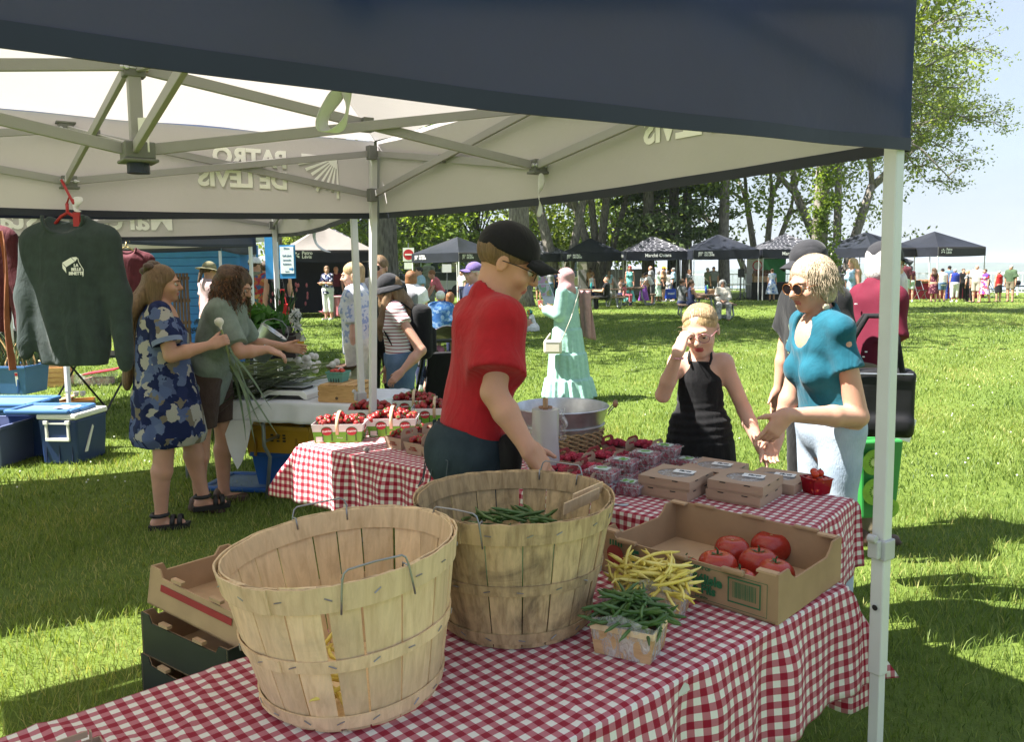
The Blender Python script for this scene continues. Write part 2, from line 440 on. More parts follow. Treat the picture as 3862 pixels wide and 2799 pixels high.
GREYBL=mat('grey_blue_plastic',(.10,.125,.25),.45,.1,3)
NAVYC=mat('cooler_blue_plastic',(.012,.035,.12),.5,.1,3,.1,200)
WHITEPL=mat('white_plastic',(.74,.74,.70),.4,.05,4)
YELPL=mat('yellow_plastic',(.50,.27,.012),.45,.12,5,.05,40)
BLKPL=mat('black_plastic',(.012,.012,.013),.45,.1,5)
DARKBR=mat('dark_crate_plastic',(.028,.018,.018),.5,.1,5)
WCLOTH=mat('white_cloth',(.74,.74,.74),.9,.05,6,.25,22,trans=.1,spec=.1)
def m_canopy(name,out,inn,tr=.16,trc=(.85,.8,.74)):
 t=NT(name);g=t.n('NewGeometry');n=t.noise(t.coord('Object'),2.5,5)
 o2=t.ramp(n,[(.3,tuple(c*.82 for c in out)),(.7,tuple(c*1.2 for c in out))]);i2=t.ramp(n,[(.3,tuple(c*.95 for c in inn)),(.7,inn)])
 c=t.mix(g.outputs['Backfacing'],o2,i2)
 t.put(t.b,'Base Color',c).put(t.b,'Roughness',.65).put(t.b,'Specular IOR Level',.2)
 t.bump(t.math('ADD',t.noise(t.coord('Object'),7,5,.6,.5),t.math('MULTIPLY',t.noise(t.coord('Object'),500,1),.04)),.22,.02)
 t.trans(trc,tr);return t.mat
CANOPY=m_canopy('navy_canopy_fabric',(.014,.030,.075),(.84,.80,.82),.185,(.86,.79,.78))
CANOPYF=m_canopy('black_canopy_fabric',(.013,.016,.026),(.66,.64,.60),.05)
HEM=mat('dark_hem',(.010,.014,.028),.6)
def m_patterned():
 t=NT('patterned_black_canopy');co=t.coord('Object',(1,1,1))
 sp=t.n('SeparateXYZ');t.put(sp,0,co)
 def ck(a,p,off=0):return t.math('ABSOLUTE',t.math('SUBTRACT',t.math('FRACT',t.math('ADD',t.math('DIVIDE',a,p),off)),.5))
 s=t.math('ADD',sp.outputs[0],sp.outputs[1])
 d=t.math('ADD',ck(s,.26),ck(sp.outputs[2],.15));m=t.math('LESS_THAN',t.math('ABSOLUTE',t.math('SUBTRACT',d,.42)),.09)
 t.put(t.b,'Base Color',t.mix(m,(.012,.013,.022),(.20,.20,.22))).put(t.b,'Roughness',.55);t.trans((.5,.5,.5),.05);return t.mat
CANOPYP=m_patterned()
CANTAN=mat('painted_glare_canopy',(.20,.18,.165),.8,.06,3,trans=.05)  # sun glare on the black tent roof, put into the colour as tan
def m_grass():
 t=NT('grass_ground');co=t.coord('Object')
 n1=t.noise(co,.35,4);n2=t.noise(co,14,5,.7);n3=t.noise(co,90,3,.7)
 a=t.ramp(n2,[(.25,(.042,.068,.014)),(.55,(.105,.15,.028)),(.8,(.18,.22,.048))]);b=t.ramp(n1,[(.35,(.70,.85,.7)),(.65,(1.1,1.05,.9))])
 c=t.mix(.8,a,b,'MULTIPLY');c=t.mix(t.math('MULTIPLY',n3,.5),c,(.20,.27,.05))
 t.put(t.b,'Base Color',c).put(t.b,'Roughness',.8).put(t.b,'Specular IOR Level',.15)
 t.bump(t.math('ADD',n3,n2),.7,.03);return t.mat
GRASSG=m_grass()
def m_blade():
 t=NT('grass_blade');at=t.n('Attribute',attribute_name='tint')
 c=t.ramp(at.outputs['Fac'],[(0,(.04,.08,.013)),(.42,(.135,.20,.038)),(.8,(.24,.29,.07)),(1,(.40,.37,.14))])
 t.put(t.b,'Base Color',c).put(t.b,'Roughness',.5).put(t.b,'Specular IOR Level',.3);t.trans(t.mix(1,c,(1.5,1.5,.8),'MULTIPLY'),.35);return t.mat
BLADE=m_blade()
def m_leaf(name,c0,c1,tr=.55):
 t=NT(name);at=t.n('Attribute',attribute_name='tint');c=t.ramp(at.outputs['Fac'],[(0,c0),(.6,c1),(1,tuple(q*1.5 for q in c1))])
 t.put(t.b,'Base Color',c).put(t.b,'Roughness',.5).put(t.b,'Specular IOR Level',.3);t.trans(t.mix(1,c,(1.7,1.6,.7),'MULTIPLY'),tr);return t.mat
LEAF=m_leaf('maple_leaf',(.065,.105,.024),(.15,.215,.042));LEAFY=m_leaf('ash_leaf',(.075,.11,.035),(.17,.22,.06));LEAFD=m_leaf('pine_needle',(.045,.075,.032),(.10,.145,.05),.3)
HERB=m_leaf('herb_leaf',(.03,.10,.015),(.06,.17,.03),.3)
def m_bark(name,a,b):
 t=NT(name);co=t.coord('Object',(7,7,1.6));n=t.noise(co,1.6,7,.68,1.2);v=t.n('TexVoronoi');t.put(v,'Scale',2.2);t.put(v,'Vector',co)
 h=t.math('ADD',n,t.math('MULTIPLY',v.outputs['Distance'],.6));t.put(t.b,'Base Color',t.ramp(h,[(.45,a),(.95,b)])).put(t.b,'Roughness',.9).put(t.b,'Specular IOR Level',.15);t.bump(h,1.0,.05);return t.mat
BARK=m_bark('tree_bark',(.075,.066,.056),(.26,.235,.205));BARK2=m_bark('dark_bark',(.045,.04,.035),(.17,.155,.135))
def m_cells(name,cols,scale,rough=.85,k='Object',dist=1.0,trans=0):
 """printed cloth: irregular patches in several colours"""
 t=NT(name);co=t.coord(k);nn=t.n('TexNoise');t.put(nn,'Scale',scale*.9).put(nn,'Detail',3.0).put(nn,'Vector',co)
 va=t.n('VectorMath');va.operation='MULTIPLY_ADD';t.put(va,0,nn.outputs['Color']);va.inputs[1].default_value=(dist/scale,)*3;t.put(va,2,co)
 v=t.n('TexVoronoi');t.put(v,'Scale',scale);t.put(v,'Vector',va.outputs[0]);sp=t.n('SeparateColor');t.put(sp,0,v.outputs['Color'])
 N=len(cols);c=t.ramp(sp.outputs[0],[(i/N,q)for i,q in enumerate(cols)],'CONSTANT')
 f=t.noise(co,200,2);c=t.mix(t.math('MULTIPLY',f,.3),c,(.5,.5,.5),'MULTIPLY')
 t.put(t.b,'Base Color',c).put(t.b,'Roughness',rough).put(t.b,'Specular IOR Level',.2);t.bump(t.noise(co,30,3),.2,.01)
 if trans:t.trans(c,trans)
 return t.mat
DRESSP=m_cells('blue_patch_print',[(.012,.02,.075),(.10,.135,.27),(.43,.41,.36),(.012,.02,.075),(.085,.11,.22),(.43,.41,.36),(.02,.03,.10),(.13,.17,.30),(.012,.02,.075),(.2,.17,.12)],15,dist=1.9)
FLORR=m_cells('red_floral_print',[(.35,.03,.04),(.05,.14,.13),(.4,.12,.05),(.08,.16,.12),(.05,.10,.25),(.3,.05,.09),(.45,.25,.08)],17)
FLORN=m_cells('navy_floral_print',[(.012,.015,.05),(.012,.015,.05),(.55,.56,.62),(.02,.03,.10),(.012,.015,.05),(.2,.25,.4)],22)
FLORD=m_cells('wine_floral_print',[(.07,.012,.03),(.05,.01,.02),(.3,.12,.14),(.08,.015,.03)],20)
FLORC=m_cells('bright_floral_print',[(.5,.03,.05),(.55,.5,.55),(.12,.05,.3),(.5,.06,.1),(.6,.3,.3)],14)
FLORB=m_cells('blue_white_print',[(.55,.6,.68),(.25,.35,.55),(.6,.64,.7),(.12,.2,.42),(.5,.55,.65)],12)
BLUEB=m_cells('blue_batik',[(.04,.13,.38),(.12,.25,.5),(.05,.16,.42),(.25,.38,.6)],20)
CAMO=m_cells('grey_camo',[(.3,.31,.3),(.18,.19,.18),(.42,.43,.42)],12)
HATP=m_cells('bright_hat_print',[(.05,.3,.32),(.5,.25,.05),(.08,.35,.25),(.45,.08,.1),(.1,.25,.4)],20)
def m_stripes(name,a,b,freq,axis=2,duty=.5,k='Object'):
 t=NT(name);sp=t.n('SeparateXYZ');t.put(sp,0,t.coord(k));m=t.math('LESS_THAN',t.math('FRACT',t.math('MULTIPLY',sp.outputs[axis],freq)),duty)
 t.put(t.b,'Base Color',t.mix(m,a,b)).put(t.b,'Roughness',.85).put(t.b,'Specular IOR Level',.2);t.bump(t.noise(t.coord('Object'),30,3),.2,.01);return t.mat
STRRED=m_stripes('red_striped_tee',(.72,.70,.68),(.28,.03,.05),36,2,.28)
STRBW=m_stripes('black_white_stripes',(.65,.65,.62),(.015,.015,.02),26,0,.5)
STRBL=m_stripes('navy_striped_knit',(.55,.56,.60),(.03,.04,.08),62,2,.45)
def m_denim(name,a,b):
 t=NT(name);co=t.coord('Object');n=t.noise(co,5,4,.6,.4);f=t.noise(t.coord('Object',(260,260,60)),1,2)
 t.put(t.b,'Base Color',t.mix(t.math('MULTIPLY',f,.35),t.ramp(n,[(.32,a),(.68,b)]),(.5,.55,.6),'MULTIPLY')).put(t.b,'Roughness',.85).put(t.b,'Specular IOR Level',.2);t.bump(t.math('ADD',t.noise(co,18,4,.6),f),.3,.01);return t.mat
DENIMD=m_denim('dark_denim',(.012,.024,.034),(.035,.055,.07));DENIML=m_denim('light_denim',(.30,.38,.47),(.46,.53,.60));DENIMM=m_denim('mid_denim',(.07,.13,.22),(.15,.22,.32))
def cloth(name,col,var=.12,tr=0):
 if name in _mc:return _mc[name]
 t=NT(name);co=t.coord('Object',(1,1,.55));f=t.noise(co,5.5,4,.5,1.8);g=t.noise(t.coord('Object'),22,3)
 c=t.ramp(g,[(.3,tuple(q*(1-var)for q in col)),(.7,tuple(min(1,q*(1+var))for q in col))]);t.put(t.b,'Base Color',c).put(t.b,'Roughness',.85).put(t.b,'Specular IOR Level',.2).put(t.b,'Sheen Weight',.1)
 t.bump(t.math('ADD',f,t.math('MULTIPLY',g,.12)),.5,.03)
 if tr:t.trans(c,tr)
 _mc[name]=t.mat;return t.mat
SKIN=mat('skin',(.54,.295,.205),.5,.10,7,.08,60,spec=.35,sss=.25)
SKINP=mat('fair_skin',(.60,.355,.265),.5,.10,7,.08,60,spec=.35,sss=.25)
SKINT=mat('tanned_skin',(.42,.225,.145),.5,.10,7,.08,60,spec=.35,sss=.2)
SKIND=mat('brown_skin',(.16,.085,.055),.5,.10,7,.08,60,spec=.35,sss=.15)
LIP=mat('lips',(.42,.13,.115),.45);LIPR=mat('red_lips',(.33,.045,.05),.4)
def m_hair(name,a,b,sc=(60,60,7)):
 t=NT(name);co=t.coord('Object',sc);n=t.noise(co,1.3,5,.7,.8);t.put(t.b,'Base Color',t.ramp(n,[(.3,a),(.72,b)])).put(t.b,'Roughness',.5).put(t.b,'Specular IOR Level',.4);t.bump(n,.9,.012);return t.mat
HBRN=m_hair('brown_hair',(.030,.018,.010),(.13,.078,.042));HBLD=m_hair('blond_hair',(.26,.16,.07),(.62,.45,.25));HLBR=m_hair('light_brown_hair',(.10,.058,.026),(.27,.165,.085))
HGIRL=m_hair('golden_hair',(.24,.145,.055),(.66,.46,.22),(90,25,25));HBLK=m_hair('black_hair',(.008,.007,.007),(.035,.03,.028));HGRY=m_hair('grey_hair',(.20,.19,.18),(.50,.49,.47));HWHT=m_hair('white_hair',(.45,.43,.40),(.80,.78,.74));HRED=m_hair('red_hair',(.35,.012,.01),(.62,.04,.03));HAUB=m_hair('auburn_hair',(.13,.045,.016),(.36,.17,.07));HCUR=m_hair('curly_brown_hair',(.028,.015,.009),(.15,.08,.042),(30,30,20));HASH=m_hair('ash_blond_hair',(.22,.16,.095),(.68,.56,.40),(45,45,20))
EYEW=mat('eye_white',(.50,.48,.46),.25);IRIS=mat('iris',(.03,.025,.02),.2)
BLKCL=cloth('black_cloth',(.010,.010,.011));CAPB=cloth('black_cap_cloth',(.010,.010,.014));CAPG=cloth('charcoal_cap_cloth',(.030,.030,.034))
SHOEB=mat('black_shoe',(.014,.013,.013),.55);SHOEW=mat('white_shoe',(.68,.68,.68),.6);SHOEBR=mat('brown_shoe',(.08,.045,.03),.6)
def m_plast(name,col=(1,1,1),rough=.12,fac=.75):
 """thin clear film: mostly see-through with bright creases"""
 t=NT(name);co=t.coord('Object',(1,1,.45));n=t.noise(co,42,5,.6,1.4);tr=t.n('BsdfTransparent');t.put(tr,0,col)
 t.put(t.b,'Base Color',(.85,.86,.88)).put(t.b,'Roughness',rough);t.bump(n,1.0,.02)
 m=t.n('MixShader');f=t.ramp(n,[(.44,(fac,)*3),(.62,(fac*.55,)*3)]);t.put(m,0,f);t.t.links.new(t.b.outputs[0],m.inputs[1]);t.t.links.new(tr.outputs[0],m.inputs[2]);t.t.links.new(m.outputs[0],t.out.inputs[0]);return t.mat
FILM=m_plast('clear_film');FILMC=m_plast('clear_box_plastic',(.97,.98,.98),.08,.90);FILMR=m_plast('bag_roll_film',(.96,.95,.97),.15,.22);FILMG=m_plast('window_film',(.9,.92,.92),.05,.7)
def m_fruit(name,a,b,sc,rough=.3,seeds=None):
 t=NT(name);oi=t.n('ObjectInfo');n=t.noise(t.coord('Object'),sc,3);x=t.math('ADD',t.math('MULTIPLY',n,.5),t.math('MULTIPLY',oi.outputs['Random'],.5))
 c=t.ramp(x,[(.25,a),(.75,b)])
 if seeds:
  v=t.n('TexVoronoi');t.put(v,'Scale',seeds[0]);t.put(v,'Vector',t.coord('Object'));m=t.math('LESS_THAN',v.outputs['Distance'],seeds[1]);c=t.mix(m,c,seeds[2]);t.bump(v.outputs['Distance'],.6,.003)
 t.put(t.b,'Base Color',c).put(t.b,'Roughness',rough).put(t.b,'Specular IOR Level',.5);return t.mat
STRAW=m_fruit('strawberry_skin',(.20,.008,.012),(.38,.018,.018),30,.32,(230,.16,(.5,.22,.05)));RASP=m_fruit('raspberry_skin',(.30,.012,.04),(.50,.03,.07),60,.4);TOMATO=m_fruit('tomato_skin',(.26,.012,.009),(.44,.045,.02),11,.25);CHERRY=m_fruit('cherry_tomato_skin',(.42,.02,.01),(.55,.05,.015),10,.15)
BEANG=m_fruit('green_bean_skin',(.040,.095,.020),(.085,.165,.045),20,.4);BEANY=m_fruit('yellow_bean_skin',(.72,.57,.09),(.82,.70,.22),20,.4);STEMG=mat('green_stem',(.03,.09,.02),.6,.25,30);GARL=mat('garlic_skin',(.70,.66,.58),.5,.12,30,.2,60)
GSTEM=m_leaf('garlic_stalk',(.035,.075,.025),(.09,.13,.04),.1);PETAL=mat('white_petal',(.78,.78,.74),.6,.05,20,trans=.3);DRYL=mat('dry_leaf',(.34,.22,.08),.7,.3,20)
def plain(n,c,r=.6):return mat(n,c,r)
# ------------------------------------------------------------------ ground, river, far shore
def smooth01(x):x=max(0,min(1,x));return x*x*(3-2*x)
def gz(x,y):
 d=.8*y+.6*x if x>-20 else.8*y+.6*-20+(x+20)*.2
 return-44*smooth01((d-57)/45)
ys=[-12,-6,-2]+[i*1.0 for i in range(0,30)]+[30+2*i for i in range(0,45)]+[130,160,220,400,700]
xs=[-600,-300,-160,-100]+[-80+3*i for i in range(0,54)]+[90,110,140,200,320,640]
g=MB();g.v=[(x,y,gz(x,y))for y in ys for x in xs];nx=len(xs)
g.f=[(j*nx+i,j*nx+i+1,(j+1)*nx+i+1,(j+1)*nx+i)for j in range(len(ys)-1)for i in range(nx-1)];g.m=[0]*len(g.f)
tag(g.obj('ground',GRASSG,smooth=True),kind='structure')
RIVER=mat('river_water',(.16,.22,.26),.25,.06,.01)
tag(MB().add([(-2500,60,-43),(3500,60,-43),(3500,2600,-43),(-2500,2600,-43)],[(0,1,2,3)]).obj('river',RIVER),kind='structure')
hl=MB();r_=random.Random(3)
NH=90;rows=[]
for j,(yy,hh)in enumerate([(1750,-44),(1800,-33),(1900,-24),(2050,-14),(2300,-8),(2700,-8)]):
 for i in range(NH):
  x=-2600+6000*i/(NH-1);w=.75+.35*math.sin(i*.23+1.2)+.18*math.sin(i*.71+j)+.1*r_.random()
  hl.v.append((x,yy+40*math.sin(i*.4),-44+(hh+44)*(w if j else 1)))
hl.f=[(j*NH+i,j*NH+i+1,(j+1)*NH+i+1,(j+1)*NH+i)for j in range(5)for i in range(NH-1)];hl.m=[0]*len(hl.f)
tag(hl.obj('far_shore_hills',mat('wooded_hills',(.045,.07,.035),.9,.4,.02),smooth=True),kind='structure')
ROADM=mat('asphalt',(.055,.055,.057),.9,.15,2)
tag(MB().add([(-90,47,.004),(-14,47,.004),(-14,55,.004),(-90,55,.004)],[(0,1,2,3)]).obj('road',ROADM),kind='structure')
# ------------------------------------------------------------------ grass blades in front of the lens
def grass_blades():
 r=np.random.default_rng(5)
 P=[];Hh=[];Wd=[]
 for(d0,d1,dens,hgt,wid)in[(1.2,3.4,3400,.042,.0036),(3.4,5.5,2900,.042,.0045),(5.5,9,1700,.042,.0065),(9,15,620,.042,.0095),(15,26,200,.042,.015),(26,40,40,.045,.026)]:
  x0,x1=-.72*d1-.3,.72*d1+.3
  n=int((x1-x0)*(d1-d0)*dens);x=r.uniform(x0,x1,n);y=r.uniform(d0,d1,n)
  k=np.abs(x)<.72*y+.4
  x,y=x[k],y[k];n=len(x)
  P.append(np.stack([x,y],1));Hh.append(hgt*r.uniform(.45,1.35,n)*(1+.35*np.sin(x*3.1+2*np.sin(y*2.3))));Wd.append(wid*r.uniform(.7,1.3,n))
 P=np.concatenate(P);h=np.concatenate(Hh);w=np.concatenate(Wd);n=len(P)
 a=r.uniform(0,2*np.pi,n);dx,dy=np.cos(a),np.sin(a);b=r.uniform(0,2*np.pi,n);le=h*r.uniform(.2,1.0,n)
 lx,ly=np.cos(b)*le,np.sin(b)*le
 z=np.zeros(n)
 v=np.empty((n,5,3),np.float32)
 v[:,0]=np.stack([P[:,0]-dx*w/2,P[:,1]-dy*w/2,z-.004],1);v[:,1]=np.stack([P[:,0]+dx*w/2,P[:,1]+dy*w/2,z-.004],1)
 v[:,2]=np.stack([P[:,0]+lx*.4+dx*w*.4,P[:,1]+ly*.4+dy*w*.4,h*.62],1);v[:,3]=np.stack([P[:,0]+lx*.4-dx*w*.4,P[:,1]+ly*.4-dy*w*.4,h*.62],1)
 v[:,4]=np.stack([P[:,0]+lx,P[:,1]+ly,h],1)
 base=(np.arange(n)*5)[:,None]
 me=bpy.data.meshes.new('grass');me.vertices.add(n*5);me.vertices.foreach_set('co',v.ravel())
 loops=np.concatenate([base+np.array([0,1,2,3]),base+np.array([3,2,4])],1).astype(np.int32)
 me.loops.add(n*7);me.loops.foreach_set('vertex_index',loops.ravel())
 st=np.stack([np.arange(n)*7,np.arange(n)*7+4],1).astype(np.int32).ravel()
 me.polygons.add(n*2);me.polygons.foreach_set('loop_start',st)
 try:me.polygons.foreach_set('loop_total',np.tile([4,3],n).astype(np.int32))
 except Exception:pass
 tint=np.repeat(np.clip(r.normal(.45,.2,n)+.13*np.sin(P[:,0]*1.3+P[:,1])+.14*np.sin(P[:,0]*.45+2*np.sin(P[:,1]*.33))+.10*np.sin(P[:,0]*4.1-P[:,1]*3.3),0,1)**1.0,5).astype(np.float32)
 me.attributes.new('tint','FLOAT','POINT').data.foreach_set('value',tint)
 me.materials.append(BLADE);me.update(calc_edges=True)
 tag(link('grass',me),kind='stuff')
 m=900;cl=MB();rr=random.Random(9)
 for i in range(m):
  y=6+22*rr.random()**1.5;x=rr.uniform(-.7,.7)*y
  if math.sin(x*1.1+1)*math.sin(y*.8)+rr.uniform(-.5,.5)<.1:continue
  cl.ell((x,y,.045),(.008,.008,.007),5,3)
 tag(cl.obj('clover_flowers',mat('clover_white',(.7,.72,.62),.7)),kind='stuff')
grass_blades()
# ------------------------------------------------------------------ trees
def leaves_mesh(name,clusters,n,size,spread,m,seed,flat=.6):
 r=np.random.default_rng(seed);C=np.array(clusters);w=C[:,3]**2;w/=w.sum()
 idx=r.choice(len(C),n,p=w);p=C[idx,:3]+r.normal(0,1,(n,3))*(C[idx,3:4]*spread)*np.array([1,1,flat])
 s=size*r.uniform(.6,1.4,n)
 a=r.normal(0,1,(n,3));a/=np.linalg.norm(a,axis=1)[:,None];b=np.cross(a,r.normal(0,1,(n,3)));b/=np.linalg.norm(b,axis=1)[:,None]
 v=np.stack([p-a*s[:,None],p+b*s[:,None]*.5,p+a*s[:,None],p-b*s[:,None]*.5],1).astype(np.float32)
 me=bpy.data.meshes.new(name);me.vertices.add(n*4);me.vertices.foreach_set('co',v.ravel());me.loops.add(n*4);me.loops.foreach_set('vertex_index',np.arange(n*4,dtype=np.int32))
 me.polygons.add(n);me.polygons.foreach_set('loop_start',np.arange(0,n*4,4,dtype=np.int32))
 try:me.polygons.foreach_set('loop_total',np.full(n,4,np.int32))
 except Exception:pass
 me.attributes.new('tint','FLOAT','POINT').data.foreach_set('value',np.repeat(np.clip(r.normal(.45,.25,n),0,1),4).astype(np.float32))
 me.materials.append(m);me.update(calc_edges=True);return me
def grow(mb,p,d,L,r,depth,rr,tips,up=.25,spread=.55,n=6):
 pts=[Vector(p)];rs=[r];dd=Vector(d)
 for i in range(4):
  dd=(dd+Vector((rr.uniform(-.16,.16),rr.uniform(-.16,.16),rr.uniform(-.05,.12)*up*3))).normalized();pts.append(pts[-1]+dd*L/4);rs.append(r*(1-.12*(i+1)))
 mb.tube(pts,rs,n)
 tips.append((*pts[-1],L*.33+.25))
 if depth<=0:return
 for k in range(rr.choice([2,3,3])):
  q=Vector((rr.uniform(-1,1),rr.uniform(-1,1),rr.uniform(-.25,.7)+up));nd=(dd*(1-spread*.6)+q.normalized()*spread).normalized()
  s=rr.choice([2,3,4]);grow(mb,pts[s],nd,L*rr.uniform(.58,.8),rs[s]*.62,depth-1,rr,tips,up,spread,max(4,n-1))
def tree(base,h0,r0,label,stems=None,L=4.5,depth=3,nleaf=16000,lsize=.11,spread=.75,seed=1,leaf=None,bark=None,up=.25,lean=(0,0),bsp=.55,droop=None,group='trees of the park',minz=None,extra=None):
 rr=random.Random(seed);t=thing('tree',label,'tree',base,0,group);mb=MB();tips=[]
 stems=stems or[(0,0,1,1)]
 for k,(sx,sy,sr,sh)in enumerate(stems):
  top=V(lean[0]+sx,lean[1]+sy,h0*sh);pts=[V(sx*.12,sy*.12,-.1),V(sx*.2,sy*.2,.5),V(sx*.4+rr.uniform(-.1,.1),sy*.4,h0*sh*.45),top]
  mb.tube(pts,[r0*sr*1.35,r0*sr*1.05,r0*sr*.9,r0*sr*.75],12)
  for q in range(4 if len(stems)==1 else 2):
   a=2*math.pi*q/4+rr.uniform(-.5,.5)if len(stems)==1 else math.atan2(sy,sx)+rr.uniform(-1,1)
   grow(mb,top-V(0,0,rr.uniform(0,h0*.12)),unit((math.cos(a)*.8,math.sin(a)*.8,rr.uniform(.35,1.0))),L*rr.uniform(.8,1.15),r0*sr*.55,depth,rr,tips,up,bsp)
  grow(mb,top,unit((rr.uniform(-.2,.2),rr.uniform(-.2,.2),1)),L,r0*sr*.6,depth,rr,tips,up,bsp)
 mb.obj('trunk',bark or BARK,t,smooth=True)
 if extra:tips+=extra
 if minz:tips=[q for q in tips if q[2]>minz]
 if nleaf:link('crown',leaves_mesh('crown',tips,nleaf,lsize,spread,leaf or LEAF,seed),t)
 return t
def tree_px(px,Y,**kw):
 p=D(px,1000,Y);return tree((p.x,Y,gz(p.x,Y)),**kw)
_r=random.Random(50)
SHADE1=[(_r.uniform(-2,6.5),_r.uniform(-6,4),_r.uniform(7.0,10.5))for _ in range(30)]  # leaf clusters out of view, added to the crown to shade the lawn
SHADE2=[(_r.uniform(-4,3),_r.uniform(-11,0),_r.uniform(7.0,10.0))for _ in range(26)]  # unseen foliage added to cast shade on the grass at the left
AIRY=[(_r.uniform(-4.5,4.5),_r.uniform(-1.5,1.5),_r.uniform(3.2,9),.75)for _ in range(40)]
SHADE3=[(_r.uniform(-8.5,-1.0),_r.uniform(-7.5,-2),_r.uniform(8.0,11.0))for _ in range(24)]  # hidden clusters added so the right side of the lawn is shaded
tree_px(1462,21,h0=5.2,r0=.30,label='broad dark trunk directly behind the two white tent posts',L=5.0,depth=3,nleaf=17000,lsize=.16,seed=11,bark=BARK2,up=.35,spread=.85,minz=4.6,extra=[(rx*1.0,ry*1.0,rz,1.1)for rx,ry,rz in SHADE1])
tree_px(1040,24,h0=4.5,r0=.25,label='mottled grey trunk seen between the posts above the floral shirt',L=3.5,nleaf=15000,lsize=.15,seed=12,spread=.85,minz=3.8,extra=[(*q,1.0)for q in SHADE2])
tree_px(1962,35,h0=6.0,r0=.52,label='thick old trunk standing above the boy in the black cap',L=4.6,nleaf=13000,lsize=.15,seed=13,spread=.85,minz=4.2)
tree_px(2118,43,h0=4.0,r0=.33,label='forked trunk just left of the pink headscarf',stems=[(-1.2,.2,1,1.25),(1.2,.3,.8,1.3)],L=4.2,nleaf=13000,lsize=.16,seed=14,minz=3.0)
tree_px(2255,45,h0=4.4,r0=.30,label='many stemmed tree rising behind the second plain black tent',stems=[(-1.3,0,.9,1.2),(-.4,.4,.8,1.4),(.5,-.3,.9,1.35),(1.5,.2,.7,1.15)],L=4.0,nleaf=13000,lsize=.16,seed=15,minz=3.2)
tree_px(2590,46,h0=7,r0=.30,label='straight trunk right of the pine behind the tents',L=3.8,nleaf=9000,lsize=.16,seed=17,minz=5)
tree_px(2732,43,h0=7.5,r0=.30,label='single upright trunk rising right behind the plain tent peak',L=3.6,depth=3,nleaf=9000,lsize=.13,seed=18,minz=4.5,extra=AIRY)
tree_px(2875,50,h0=3.0,r0=.26,label='open tree with thin leaning stems left of the ivy trunk',stems=[(-3.6,.3,.75,1.6),(-.9,.5,.85,1.9),(.4,-.4,.8,2.0),(1.8,.3,.7,1.7)],L=4.0,nleaf=14000,lsize=.12,seed=19,leaf=LEAFY,minz=2.6,extra=AIRY)
tree_px(3160,47,h0=3.6,r0=.42,label='forked trunk rising between the black caps',stems=[(-2.6,.3,.7,1.7),(.1,.5,.6,2.0),(1.7,-.3,.7,1.7)],L=4.2,depth=3,nleaf=15000,lsize=.12,seed=21,leaf=LEAFY,minz=2.8,extra=AIRY)
ivy=tree_px(3082,27,h0=7.0,r0=.27,label='ivy covered trunk with the wide airy crown to its right',L=3.4,depth=3,nleaf=11000,lsize=.11,seed=20,leaf=LEAFY,minz=5.5,lean=(.2,0),bsp=.5,extra=[(*q,1.15)for q in SHADE3])
def airy_limbs():
 rr=random.Random(4);mb=MB();tips=[]
 for(px,py,ln)in[(3560,60,0),(3690,170,0),(3620,330,0),(3700,460,0),(3560,560,0),(3600,690,0),(3480,250,0),(3450,480,0),(3500,690,0),(3420,120,0),(3350,30,0),(3390,640,0),(3300,700,0),(3660,60,0),(3540,420,0),(3740,440,0)]:
  e=D(px,py,27+rr.uniform(-2.2,2.2))-ivy.location;s=V(.2,0,5.2+rr.uniform(0,2.4));m1=s.lerp(e,.45)+V(0,0,rr.uniform(.2,.8));pts=[s,s.lerp(m1,.5)+V(0,0,.25),m1,m1.lerp(e,.55)+V(0,0,.2),e]
  mb.tube(pts,[.10,.085,.06,.035,.012],6)
  for k in range(9):
   u=rr.uniform(.42,1.0);p=pts[2].lerp(pts[4],(u-.42)/.58);q=p+V(rr.uniform(-.2,1.1),rr.uniform(-.9,.9),rr.uniform(-.5,.55));mid=(p+q)/2+V(0,0,.1)
   mb.tube([p,mid,q],[.02,.014,.006],4);tips.append((*q,.34));tips.append((*mid,.26))
   for k2 in range(2):
    q2=q+V(rr.uniform(-.1,.6),rr.uniform(-.4,.4),rr.uniform(-.3,.3));mb.tube([mid,q2],[.01,.004],3);tips.append((*q2,.25))
 mb.obj('limb',BARK,ivy,smooth=True)
 link('foliage',leaves_mesh('foliage',tips,13500,.048,.62,LEAFY,77,.55),ivy)
 iv=[];r2=random.Random(8)
 for i in range(60):iv.append((r2.uniform(-.25,.45),-.32+r2.uniform(-.05,.1),r2.uniform(.6,6.8),.2))
 link('ivy',leaves_mesh('ivy',iv,3800,.06,.6,LEAF,78,1.0),ivy)
airy_limbs()
def pine(px,Y,H,label,seed):
 p=D(px,1000,Y);t=thing('pine_tree',label,'tree',(p.x,Y,gz(p.x,Y)),0,'trees of the park');rr=random.Random(seed);mb=MB();mb.tube([V(0,0,-.1),V(0,0,H*.5),V(0,0,H)],[.38,.25,.05],10);tips=[]
 for i in range(46):
  z=rr.uniform(3.2,H);a=rr.uniform(0,6.28);L=3.6*(1-z/H)**.6+.6;e=V(math.cos(a)*L,math.sin(a)*L,z-.25*L);mb.tube([V(0,0,z),V(math.cos(a)*L*.5,math.sin(a)*L*.5,z+.1),e],[.05,.035,.01],5)
  for k in range(4):u=rr.uniform(.3,1);tips.append((e.x*u+rr.uniform(-.3,.3),e.y*u+rr.uniform(-.3,.3),z-.25*L*u,.5))
 mb.obj('trunk',BARK2,t,smooth=True);link('crown',leaves_mesh('crown',tips,15000,.13,.75,LEAFD,seed,.4),t)
pine(2445,44,14,'dark dense evergreen behind the first lettered tent',31)
pine(2540,45,13,'dark evergreen between the lettered and the plain tent',32)
